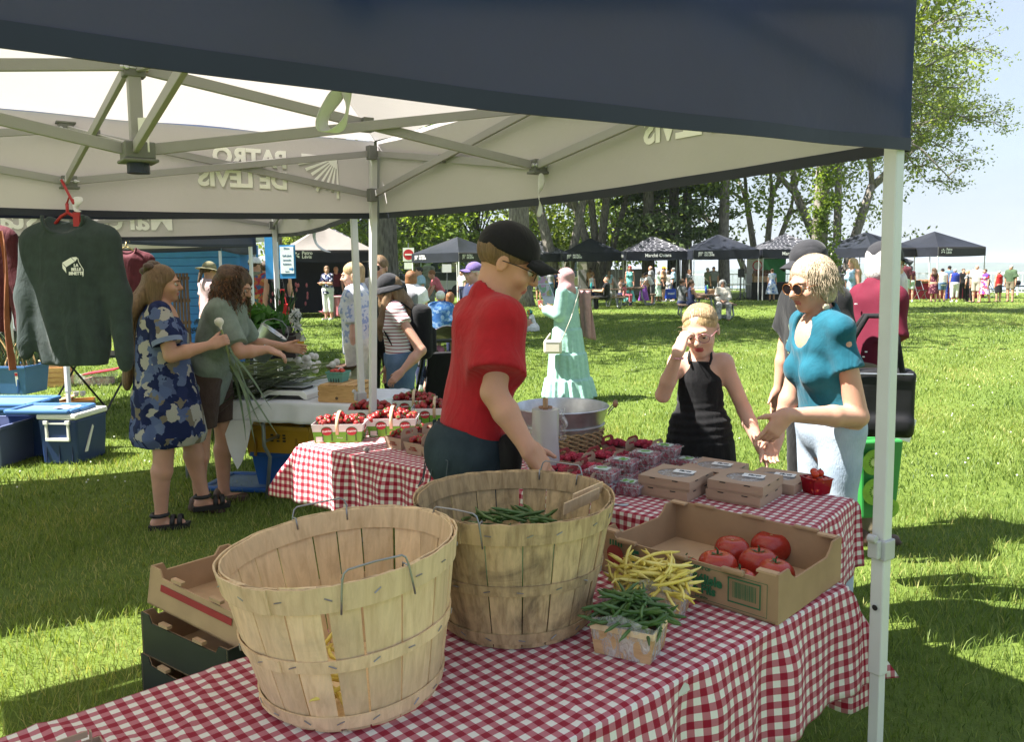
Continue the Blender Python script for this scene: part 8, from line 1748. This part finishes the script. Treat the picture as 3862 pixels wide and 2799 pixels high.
pkp=D(1330,1100,27.5);pk=thing('folding_table','table with glossy pink cloth in the black tent','table',(pkp.x,28.2,0),.1,'folding tables under the cloths');MB().box((0,0,.74),(1.7,.7,.03)).obj('tabletop',WHITEPL,pk)
for sx in(-1,1):
 for sy in(-1,1):MB().tube([(sx*.75,sy*.3,0),(sx*.75,sy*.3,.73)],.015,6).obj('leg',STEELW,pk)
pc_=draped('tablecloth','glossy pink cloth with drawn up folds in the black tent','tablecloth',(pkp.x-.85,27.85),(1,0,0),(0,1,0),1.7,.7,.76,(.6,.6,.70,.1),mat('pink_satin',(.50,.17,.20),.35,.2,4),None,3,seg=.05,amp=.04)
# ------------------------------------------------------------------ the far side of the lawn
per('man in a light blue tee standing by the stone monument',1582,1003,21,(-.8,-.4),det=0,top=('tee',LBLUE,dict(e=.022,loose=True)),bot=('pants',NAVY),shoes=SHOEB,hair=('short',HBLK))
per('man in a white cap and blue batik shirt seated with his back turned',1660,1063,15.0,(.1,1),det=0,H=1.72,**SIT,top=('tee',BLUEB,dict(e=.035,sl=.95,loose=True)),bot=('pants',KHAK),shoes=SHOEB,hair=('short',HWHT),hat=('cap',CAPW),wid=1.1)
per('brown haired person seated beside the blue batik shirt',1697,1066,15.3,(.2,1),det=0,H=1.66,fem=True,**SIT,top=('tee',TANS),bot=('pants',NAVY),shoes=SHOEB,hair=('bob',HAUB))
per('woman in a pink top leaning over the white table',1668,1021,22,(-.9,-.3),det=0,fem=True,lean=28,H=1.72,top=('tee',PINKT),bot=('pants',NAVY),shoes=SHOEB,hair=('short',HAUB),R=((.1,.5,-1),(0,.6,-1)),L=((-.1,.5,-1),(0,.6,-1)))
per('small person in white between the left black tent and the boy',1742,1025,33,(-.5,-.5),det=0,H=1.6,top=('tee',WTEE),bot=('pants',NAVY),shoes=SHOEB,hair=('short',HBRN))
mo=D(1616,1003,24);ms=thing('stone_monument','rough grey green stone monument beside the light blue tee','monument',(mo.x,24,0));sdf_obj('stone',[bxp((0,0,.85),(.17,.14,.88),.05)],.03,mat('green_grey_stone',(.16,.17,.13),.9,.4,12,.6,14),ms,wrinkle(.02,9,4));MB().box((0,0,.12),(.62,.5,.24)).obj('plinth',WALLC,ms,bevel=.02)
ne=D(1541,960,45);sg2=thing('no_entry_sign','red round no entry sign on a post before the green house','sign',(ne.x,45,0));MB().tube([(0,0,0),(0,0,3.1)],.03,8).obj('post',STEELW,sg2);MB().box((0,-.03,ne.z),(.62,.02,.75)).obj('panel',WHITE,sg2);MB().lathe([(.0005,0),(.29,0)],28,rot=rotx(math.pi/2)).obj('disc',mat('sign_red',(.50,.012,.02),.5),sg2,loc=(0,-.045,ne.z));MB().box((0,-.052,ne.z),(.40,.008,.09)).obj('bar',WHITE,sg2);MB().box((0,-.03,ne.z-.62),(.5,.02,.36)).obj('panel',WHITE,sg2)
ib=D(1685,1012,30);ibt=thing('notice_board','white notice board under the left black tent','sign',(ib.x,30,0));MB().box((0,0,ib.z),(.34,.02,.30)).obj('panel',WHITE,ibt);MB().tube([(0,.02,0),(0,.02,ib.z)],.02,6).obj('post',STEELW,ibt)
def picnic(px,Y,rz,label,L=1.8):
 p=D(px,1100,Y);t=thing('picnic_table',label,'table',(p.x,Y,0),rz,'picnic tables on the lawn');PW=m_pw
 for k in range(5):MB().box((0,-.30+.15*k,.75),(L,.135,.04)).obj('plank',PW,t)
 for s in(-1,1):
  for k in range(2):MB().box((0,s*(.66+.14*k),.45),(L,.125,.04)).obj('bench_plank',PW,t)
 for x in(-L*.33,L*.33):
  for s in(-1,1):MB().tube([(x,s*.22,.73),(x,s*.26,.35),(x,s*.42,.06),(x,s*.70,.03),(x,s*.80,.12),(x,s*.76,.43)],.03,8).obj('frame_tube',mat('galvanised_tube',(.32,.34,.34),.45,metal=.5),t,smooth=True)
  MB().tube([(x,-.24,.68),(x,.24,.68)],.025,8).obj('crossbar',STEELW,t)
 return t
m_pw=m_wood('weathered_plank',(.20,.14,.10),(.12,.08,.06),(3,30,30),.2)
picnic(2660,25.6,R_(82),'nearest picnic table with the woman in white on its bench');picnic(2398,34.6,R_(80),'picnic table with the leaning man in white tee');picnic(2262,32.5,R_(15),'picnic table left of the red haired costume');picnic(1680,16.6,R_(4),'picnic table in front of the blue batik shirt')
CR=[('person in a dark tee and grey shorts left of the leaning picture panel',2031,1018,(.2,1),1134,dict(top=('tee',BLKCL),bot=('shorts',GREYS),shoes=SHOEB,hair=('short',HBRN))),('woman in a grey blouse seen from behind by the leaning picture panel',2076,1019,(.1,1),1134,dict(fem=True,top=('tee',GREYT),bot=('capri',DENIMM),shoes=SHOEB,hair=('bun',HLBR))),('man in dark blue beside the grey blouse',2094,1021,(.3,1),1132,dict(top=('long',NAVY),bot=('pants',NAVY),shoes=SHOEB,hair=('short',HBRN))),('dark skinned man in a brown shirt under the tent above the headscarf',2227,1008,(-.5,-.7),1128,dict(skin=SKIND,top=('tee',TANS),bot=('pants',BLKCL),shoes=SHOEB,hair=('short',HBLK))),('woman in a white tank top beyond the left picnic table',2232,1032,(.5,.8),1146,dict(fem=True,top=('tank',WTEE),bot=('pants',NAVY),shoes=SHOEB,hair=('bun',HLBR))),('woman in a pale grey dress behind the seated man in black',2298,1019,(.3,.9),1132,dict(fem=True,top=('tee',LBLUE),bot=('skirt',CREAMC,{},[(.35,0,0,.24,.2),(1.0,0,0,.16,.12)]),shoes=SHOEB,hair=('long',HLBR))),('person with long bright red hair in an aqua costume at the picnic table',2375,1001,(-.3,-.9),1142,dict(fem=True,top=('tank',MERM),bot=('skirt',MERM,{},[(.05,0,0,.30,.25),(.5,0,0,.18,.16),(1.0,0,0,.16,.12)]),hair=('verylong',HRED))),('man in a white tee and grey shorts leaning over the picnic table',2462,1019,(-.95,-.1),1146,dict(lean=32,top=('tee',WTEE),bot=('shorts',GREYS,dict(f=1.0)),shoes=SHOEB,hair=('short',HBRN),hat=('cap',CAPB),R=((.1,.6,-1),(0,.7,-1)),L=((-.1,.6,-1),(0,.7,-1)))),('man in a grey camouflage shirt behind the leaning white tee',2462,1001,(-.6,.3),1136,dict(lean=10,top=('tee',CAMO,dict(loose=True,e=.03)),bot=('shorts',GREYS),shoes=SHOEB,hair=('balding',HBRN))),('woman in a pale green dress behind the white tee',2484,1019,(.5,.5),1138,dict(fem=True,top=('tee',PALEG),bot=('skirt',PALEG,{},[(.3,0,0,.26,.2),(1.0,0,0,.16,.12)]),shoes=SHOEB,hair=('bob',HGRY))),('person in a purple skirt at the picnic table',2428,1030,(.2,-.9),1140,dict(fem=True,top=('tee',WTEE),bot=('skirt',PURP,{},[(.1,0,0,.34,.28),(.9,0,0,.17,.14),(1.0,0,0,.15,.12)]),hair=('long',HLBR))),('man in a yellow cap and tan shirt under the lettered tent',2503,1003,(.8,-.3),1138,dict(top=('tee',TANS,dict(loose=True,e=.03,sl=.9)),bot=('shorts',BLKCL),shoes=SHOEW,hair=('short',HBRN),hat=('cap',YELC))),('man in a light blue shirt carrying a blue shopping bag',2540,1008,(-.8,.2),1136,dict(top=('tee',LBLUE,dict(loose=True,e=.035,sl=.9)),bot=('shorts',BLKCL),shoes=SHOEW,hair=('short',HGRY))),('person in pale clothes half hidden behind the light blue shirt',2520,1020,(.5,.6),1134,dict(fem=True,top=('tee',CREAMC),bot=('shorts',WTEE),shoes=SHOEW,hair=('bob',HBRN))),('red blond woman behind the plaid shirt',2600,1015,(.4,-.8),1136,dict(fem=True,top=('tee',GREYT),bot=('pants',NAVY),shoes=SHOEB,hair=('bob',HAUB))),('man in an olive tee under the plain tent',2669,1008,(.5,.2),1132,dict(top=('tee',OLIVE),bot=('shorts',GREYS),shoes=SHOEB,hair=('short',HGRY))),('man in a grey tee right of the olive tee',2692,1004,(-.3,-.9),1132,dict(top=('tee',GREYT,dict(loose=True,e=.03)),bot=('pants',GREYS),shoes=SHOEB,hair=('short',HBLK))),('woman in a blue and white dress at the black clothed table',2913,1012,(.15,1),1136,dict(fem=True,top=('tee',FLORB),bot=('skirt',FLORB,{},[(.38,0,0,.33,.25),(.7,0,0,.25,.2),(1.0,0,0,.17,.13)]),shoes=SHOEB,hair=('bun',HBRN))),('dark haired vendor behind the jars at the black clothed table',2894,1034,(-.2,-1),1126,dict(fem=True,top=('tee',WTEE),bot=('pants',NAVY),hair=('bob',HBLK))),('long haired blond woman in pale blue between the two caps',3218,969,(-.9,-.2),1262,dict(fem=True,top=('tank',LBLUE),bot=('pants',DENIML),shoes=SHOEW,hair=('long',HBLD))),('man in a maroon polo just right of the white post',3413,985,(.2,.95),1142,dict(top=('tee',MRN,dict(loose=True,e=.035,sl=.9)),bot=('shorts',PALEG),shoes=SHOEW,hair=('short',HGRY),hat=('cap',cloth('teal_cap',(.10,.25,.22))),wid=1.15)),('woman in a dark red top with a black shoulder bag near the post',3436,1001,(.3,.9),1139,dict(fem=True,top=('tee',MRN),bot=('shorts',PALEG),shoes=SHOEW,hair=('bob',HBLK),hat=('cap',CAPB))),('woman with long curly brown hair in a wine floral dress',3524,1009,(.3,1),1139,dict(fem=True,top=('tank',FLORD),bot=('skirt',FLORD,{},[(.42,0,0,.24,.19),(1.0,0,0,.16,.12)]),shoes=SHOEBR,hair=('curly',HCUR))),('person in a white tank top, denim shorts and black cap',3556,1011,(.1,1),1139,dict(top=('tank',WTEE,dict(loose=True,e=.03,hem=-.12)),bot=('shorts',DENIMM),shoes=SHOEB,hair=('short',HBLK),hat=('cap',CAPB),wid=1.1)),('person in a denim blue shirt behind the white tank top',3582,1001,(.2,.9),1133,dict(top=('tee',cloth('denim_shirt',(.12,.2,.33))),bot=('pants',ROYAL),shoes=SHOEB,hair=('short',HBLK),hat=('cap',CAPB))),('woman in a royal blue top and white capris with a cream bag',3603,1013,(.1,1),1139,dict(fem=True,top=('tank',ROYAL,dict(e=.03,hem=-.12,loose=True)),bot=('capri',WTEE,dict(e=.025)),shoes=SHOEW,hair=('short',HGRY),wid=1.2)),('person in black facing the lawn among the right crowd',3634,1011,(-.1,-1),1132,dict(top=('tee',BLKCL),bot=('pants',BLKCL),shoes=SHOEB,hair=('short',HBRN))),('blond woman in grey right of the person in black',3651,1017,(-.5,.5),1138,dict(fem=True,top=('tee',GREYT),bot=('pants',BLKCL),shoes=SHOEB,hair=('bob',HBLD))),('man in a charcoal shirt beside the blond woman in grey',3666,1017,(-.7,.4),1139,dict(top=('tee',cloth('charcoal_tee',(.05,.055,.06))),bot=('pants',BLKCL),shoes=SHOEB,hair=('short',HGRY))),('bald man in a pale check shirt and khaki shorts',3686,998,(-.6,-.6),1141,dict(top=('tee',cloth('pale_check',(.42,.42,.40)),dict(loose=True,e=.035,sl=.9)),bot=('shorts',cloth('light_khaki',(.36,.33,.27)),dict(f=.95)),shoes=SHOEB,hair=('balding',HWHT),wid=1.1)),('woman walking in a bright floral dress',3717,1011,(-.8,-.3),1142,dict(fem=True,top=('tee',FLORC,dict(e=.03,loose=True)),bot=('skirt',FLORC,{},[(.42,0,0,.28,.22),(1.0,0,0,.18,.14)]),shoes=SHOEBR,hair=('short',HBRN),legR=((.05,.3,-1),(0,.1,-1)),legL=((-.05,-.25,-1),(0,-.3,-1)))),('woman in a sleeveless red top and black skirt',3769,1019,(-.1,1),1138,dict(fem=True,top=('tank',REDTP,dict(e=.03,hem=-.1,loose=True)),bot=('skirt',BLKCL,{},[(.5,0,0,.2,.16),(1.0,0,0,.17,.13)]),shoes=SHOEBR,hair=('short',HGRY))),('man in a dark green shirt at the right edge of the crowd',3815,998,(-.7,-.4),1139,dict(top=('tee',GRNS,dict(loose=True,e=.035,sl=.9)),bot=('shorts',KHAK),shoes=SHOEB,hair=('short',HGRY),wid=1.1)),]
for(lab,px,yt,f,yf,kw)in CR:per(lab,px,yt,0,f,yfeet=yf,det=0,group='visitors across the lawn',**kw)
def seat(lab,px,yseat,Y,f,H=1.68,**kw):
 p=D(px,yseat,Y);k=dict(SIT);k.update(kw);return human(lab,V(p.x,Y,0),face_az(*f),H=H,det=0,group='visitors seated at picnic tables',**k)
seat('bald man in black seated sideways at the left picnic table',2288,1090,31.7,(-.9,.3),1.78,top=('tee',BLKCL),bot=('pants',BLKCL),shoes=SHOEB,hair=('balding',HGRY),**TABA)
seat('woman in a beige top seated beyond the pink toddler',2342,1090,34.2,(.9,-.2),fem=True,top=('tank',cloth('beige_top',(.45,.33,.28))),bot=('pants',NAVY),hair=('bun',HBRN),shoes=SHOEB,**TABA)
seat('little child in a pink outfit seated on the picnic bench',2356,1090,33.6,(.85,-.45),1.05,kid=True,top=('tee',PINKT),bot=('pants',PINKT),hair=('long',HBLK),shoes=SHOEB)
seat('woman in a navy sleeveless top seated at the nearest picnic table',2606,1100,24.9,(.9,.15),fem=True,top=('tank',NAVY),bot=('pants',NAVY),hair=('pony',HBRN),shoes=SHOEB,**TABA)
seat('man in a plaid shirt seated beside the navy sleeveless top',2572,1100,25.6,(.9,.2),1.74,top=('tee',m_cells('grey_plaid',[(.14,.15,.15),(.20,.21,.21),(.10,.11,.11)],9)),bot=('pants',NAVY),hair=('short',HBRN),shoes=SHOEB,**TABA)
SW=seat('grey curly haired woman in white with sunglasses seated on the picnic bench',2725,1100,24.8,(-.15,-1),fem=True,top=('long',BEIGE,dict(e=.03,hem=-.12,loose=True)),bot=('pants',m_cells('pale_print',[(.5,.48,.44),(.3,.29,.27),(.55,.53,.5)],18),dict(e=.03)),hair=('curly',HGRY),shoes=SHOEBR,R=((.2,.3,-1),(-.5,.8,-.3)),L=((-.2,.3,-1),(.5,.8,-.3)),glasses=(BLKFR,DKLENS,.026))
CB=G(2015,1250);human('toddler in a bright sun hat and white dress crouching on the grass',V(CB.x,CB.y,0),face_az(-.9,-.1),H=.92,kid=True,fem=True,det=0,vox=.011,pz=.17,lean=18,head=(14,0,0),legR=((.2,1,.75),(0,-.3,-1)),legL=((-.2,1,.75),(0,-.3,-1)),R=((.1,.5,-1),(0,.5,-1)),L=((-.1,.5,-1),(0,.5,-1)),top=('tee',WTEE,dict(e=.03,hem=-.1,loose=True)),bot=('skirt',WTEE,{},[(.02,0,.08,.30,.34),(.22,0,.08,.32,.34),(.40,0,.05,.20,.2)]),hair=('bob',HBLK),hat=('bucket',HATP))
lg=G(1962,1225);AD=human('adult sitting on the grass behind the boy with one leg stretched towards the toddler',V(lg.x-.85,lg.y+.1,0),face_az(1,-.05),H=1.72,det=0,pz=.13,lean=-12,legR=((.1,1,.35),(0,1,-.42)),legL=((-.2,1,.6),(0,.3,-1)),R=((.3,-.4,-1),(0,-.1,-1)),L=((-.3,-.4,-1),(0,-.1,-1)),top=('tee',GREYT),bot=('shorts',BLKCL),shoes=SHOEB,hair=('short',HBRN),skin=SKIN)
pb0=D(2040,1016,26.5);pn_=thing('picture_panel','tall panel of colourful pictures leaning between the trunk and the headscarf','panel',D(2078,1146,26.0),.1);B=basis((-.42,.3,2),(1,0,0));lv=V(-.42,.25,1.18)
mb=MB();mb.add([V(-.2,0,0),V(.2,0,0),V(.2,0,0)+lv,V(-.2,0,0)+lv],[(0,1,2,3)]);o=mb.obj('panel',mat('panel_white',(.62,.66,.72),.4),pn_);q=o.modifiers.new('t','SOLIDIFY');q.thickness=.02
PICT=m_cells('painted_pictures',[(.30,.40,.62),(.55,.35,.50),(.25,.45,.28),(.6,.6,.66),(.5,.48,.2)],9,.4)
for(v0,v1)in((.22,.52),(.56,.97)):mb=MB();mb.add([V(-.17,-.004,0)+lv*v0,V(.17,-.004,0)+lv*v0,V(.17,-.004,0)+lv*v1,V(-.17,-.004,0)+lv*v1],[(0,1,2,3)]);o=mb.obj('picture',PICT,pn_);o.location=(0,-.02,0)
MB().tube([(0,.5,0),(-.2,.15,.8)],.015,6).obj('stand',STEELW,pn_)
cbp=G(2052,1158);cbt=thing('storage_bin','clear storage bin on the grass under the leaning picture panel','bin',cbp,0);MB().box((0,0,.13),(.55,.4,.25),taper=.9).obj('tub',mat('cloudy_plastic',(.55,.56,.57),.3),cbt);MB().box((0,0,.27),(.58,.43,.03)).obj('lid',WHITEPL,cbt)
ba=D(2529,1108,34.6);bg_=thing('shopping_bag','bright blue shopping bag with white and yellow lettering at the picnic table','bag',ba,.05);MB().box((0,0,0),(.42,.2,.42),taper=1.1).obj('body',mat('bag_blue',(.012,.06,.42),.45,.1,5,.2,8),bg_,bevel=.02);place('lettering',textmesh('maxi',.15,WHITE,bold=.004),bg_,(0,-.113,.02),(1,0,0),(0,0,1));MB().tube([(-.1,0,.2),(-.08,0,.36),(.08,0,.36),(.1,0,.2)],.015,6).obj('handle',ROYAL,bg_)
for(px,py,Y,c_,lb)in((2663,1085,25.3,(.03,.09,.3),'dark blue bottle on the nearest picnic table'),(2668,1082,25.8,(.06,.25,.08),'green bottle on the nearest picnic table'),(2230,1068,32.4,(.02,.3,.3),'teal bottle on the left picnic table')):
 p=D(px,py,Y);tag(MB().lathe([(.0005,0),(.04,0),(.042,.18),(.018,.23),(.018,.27),(.0005,.27)],12).obj('bottle',mat('bottle_%d'%px,c_,.2),None,smooth=True,loc=(p.x,p.y,.77)),lb,'bottle','bottles on picnic tables')
pbx=D(2688,1092,25.3);sdf_obj('paper_bag',[bxp((0,0,.08),(.16,.10,.07),.03)],.02,CARD,None,wrinkle(.01,20,3));pb_=bpy.data.objects['paper_bag'];pb_.location=(pbx.x,25.4,.77);tag(pb_,'crumpled brown paper bag on the nearest picnic table','bag')
bt0=D(2845,1100,38.2);bt1=D(3000,1100,38.2);bk_=MB().box((0,0,.42),(bt1.x-bt0.x,.75,.84));tag(bk_.obj('tablecloth',BLKCL,None,loc=((bt0.x+bt1.x)/2,38.3,0),bevel=.02),'black cloth covering the booth table with jars','tablecloth')
jm=MB().lathe([(.0005,0),(.05,0),(.05,.12),(.035,.14),(.035,.16),(.0005,.16)],10).mesh('jar',mat('jar_brown',(.14,.06,.03),.35),True);bxm=MB().box((0,0,.14),(.9,.3,.28));
bst=thing('display_shelf','stepped wooden display of jars on the black cloth','shelf',(D(2880,1100,38.2).x,38.35,.85));bxm.obj('step',CARD,bst);MB().box((0,.12,.34),(.9,.2,.14)).obj('step',CARD,bst)
for k in range(8):tag(link('jar',jm,None,(bst.location.x-.38+.108*k,38.28,1.13)),'small brown jar in the front row of the stepped display','jar','jars on the stepped display');tag(link('jar',jm,None,(bst.location.x-.38+.108*k,38.47,1.26)),'small brown jar in the back row of the stepped display','jar','jars on the upper step')
bn=D(2846,1100,39.6);bnr=thing('banner','tall pale roll up banner with a red ring at the booth','banner',(bn.x,39.6,0));MB().box((0,0,1.0),(.8,.02,1.9)).obj('panel',mat('banner_grey',(.50,.50,.50),.6),bnr);MB().box((0,0,.04),(.85,.12,.08)).obj('base',STEELW,bnr);place('logo',MB().lathe([(.20,0),(.25,0)],24).mesh('logo',mat('sign_red',(.5,.012,.02),.5)),bnr,(.12,-.012,1.62),(1,0,0),(0,0,1))
gb=D(2915,1030,41.2);tag(MB().box((0,0,1.05),(1.3,.04,1.9)).obj('backdrop',mat('booth_green',(.03,.22,.07),.7),None,loc=(gb.x,41.2,0)),'plain green backdrop panel behind the booth with jars','backdrop')
wt=D(2788,1088,39);wtt=thing('folding_table','white folding table in the open plain tent','table',(wt.x,39,0),0,'folding tables under the cloths');MB().box((0,0,.73),(1.0,.6,.04)).obj('tabletop',WHITEPL,wtt)
for sx in(-1,1):
 for sy in(-1,1):MB().tube([(sx*.42,sy*.24,0),(sx*.42,sy*.24,.72)],.015,6).obj('leg',STEELW,wtt)
spk=D(2795,1050,38.4);spt=thing('speaker','black loudspeaker on a slender stand under the plain tent','speaker',(spk.x,38.4,0));MB().box((0,0,1.28),(.26,.22,.40)).obj('cabinet',BLKPL,spt,bevel=.02);MB().tube([(0,0,0),(0,0,1.1)],.02,6).obj('pole',BLKPL,spt);MB().lathe([(.02,1.52),(.14,1.80),(.0005,1.80)],12).obj('horn',STEELW,spt)
for k in range(3):MB().tube([(0,0,.3),(.3*math.cos(k*2.1),.3*math.sin(k*2.1),0)],.012,5).obj('leg',BLKPL,spt)
rtp=D(3560,1095,37.2);rtb=MB().box((0,0,.37),(4.2,.8,.74));tag(rtb.obj('tablecloth',cloth('crimson_cloth',(.30,.015,.04)),None,loc=(rtp.x,37.6,0),rot=(0,0,R_(12)),bevel=.02),'crimson cloth over the long table in the right tent','tablecloth')
for i,(px,lb)in enumerate(((3470,'loaves heaped at the left end of the crimson table'),(3490,'second heap of loaves on the crimson table'))):p=D(px,1080,36.9);o=MB().ell((0,0,0),(.22,.14,.09),10,6).obj('bread',mat('bread_crust',(.22,.10,.04),.7),None,smooth=True,loc=(p.x,p.y,.82));tag(o,lb,'bread','bread heaps')
for i,(px,Y,lb)in enumerate(((3470,36.0,'dark folding chair left of the right crowd'),(3745,36.6,'dark folding chair behind the bright floral dress'))):
 p=D(px,1100,Y);t=thing('folding_chair',lb,'chair',(p.x,Y,0),.3+i,'folding chairs');MB().box((0,0,.45),(.42,.4,.03)).obj('seat',BLKPL,t);MB().box((0,.2,.75),(.42,.03,.28)).obj('backrest',BLKPL,t)
 for s in(-1,1):MB().tube([(s*.2,.2,.88),(s*.2,-.2,0)],.012,6).obj('leg',STEELW,t);MB().tube([(s*.2,-.18,.45),(s*.2,.22,0)],.012,6).obj('leg',STEELW,t)
bp2=D(3835,1098,37);pt2=thing('folding_table','dark table piled with bags at the right edge','table',(bp2.x,37,0),0,'folding tables under the cloths');MB().box((0,0,.55),(1.4,.6,.05)).obj('tabletop',BLKPL,pt2)
for sx in(-1,1):MB().tube([(sx*.6,-.2,0),(sx*.6,-.2,.53)],.02,6).obj('leg',BLKPL,pt2);MB().tube([(sx*.6,.2,0),(sx*.6,.2,.53)],.02,6).obj('leg',BLKPL,pt2)
bb2=thing('duffel_bag','black duffel bag on the dark table at the right edge','bag',(bp2.x-.2,37,.58));sdf_obj('body',[bxp((0,0,.12),(.30,.16,.11),.07)],.03,BLKCL,bb2);MB().tube([(-.12,0,.22),(0,0,.32),(.12,0,.22)],.015,5).obj('handle',BLKCL,bb2)
# ------------------------------------------------------------------ the hazy air over the river
hz=NT('haze_air');hz.t.nodes.remove(hz.b);pv=hz.n('VolumePrincipled');pv.inputs['Color'].default_value=(.80,.88,.97,1);pv.inputs['Density'].default_value=.00028;pv.inputs['Anisotropy'].default_value=.2
hz.t.links.new(pv.outputs[0],hz.out.inputs['Volume'])
tag(MB().box((500,1365,-13),(6500,2790,68)).obj('haze',hz.mat),kind='stuff')
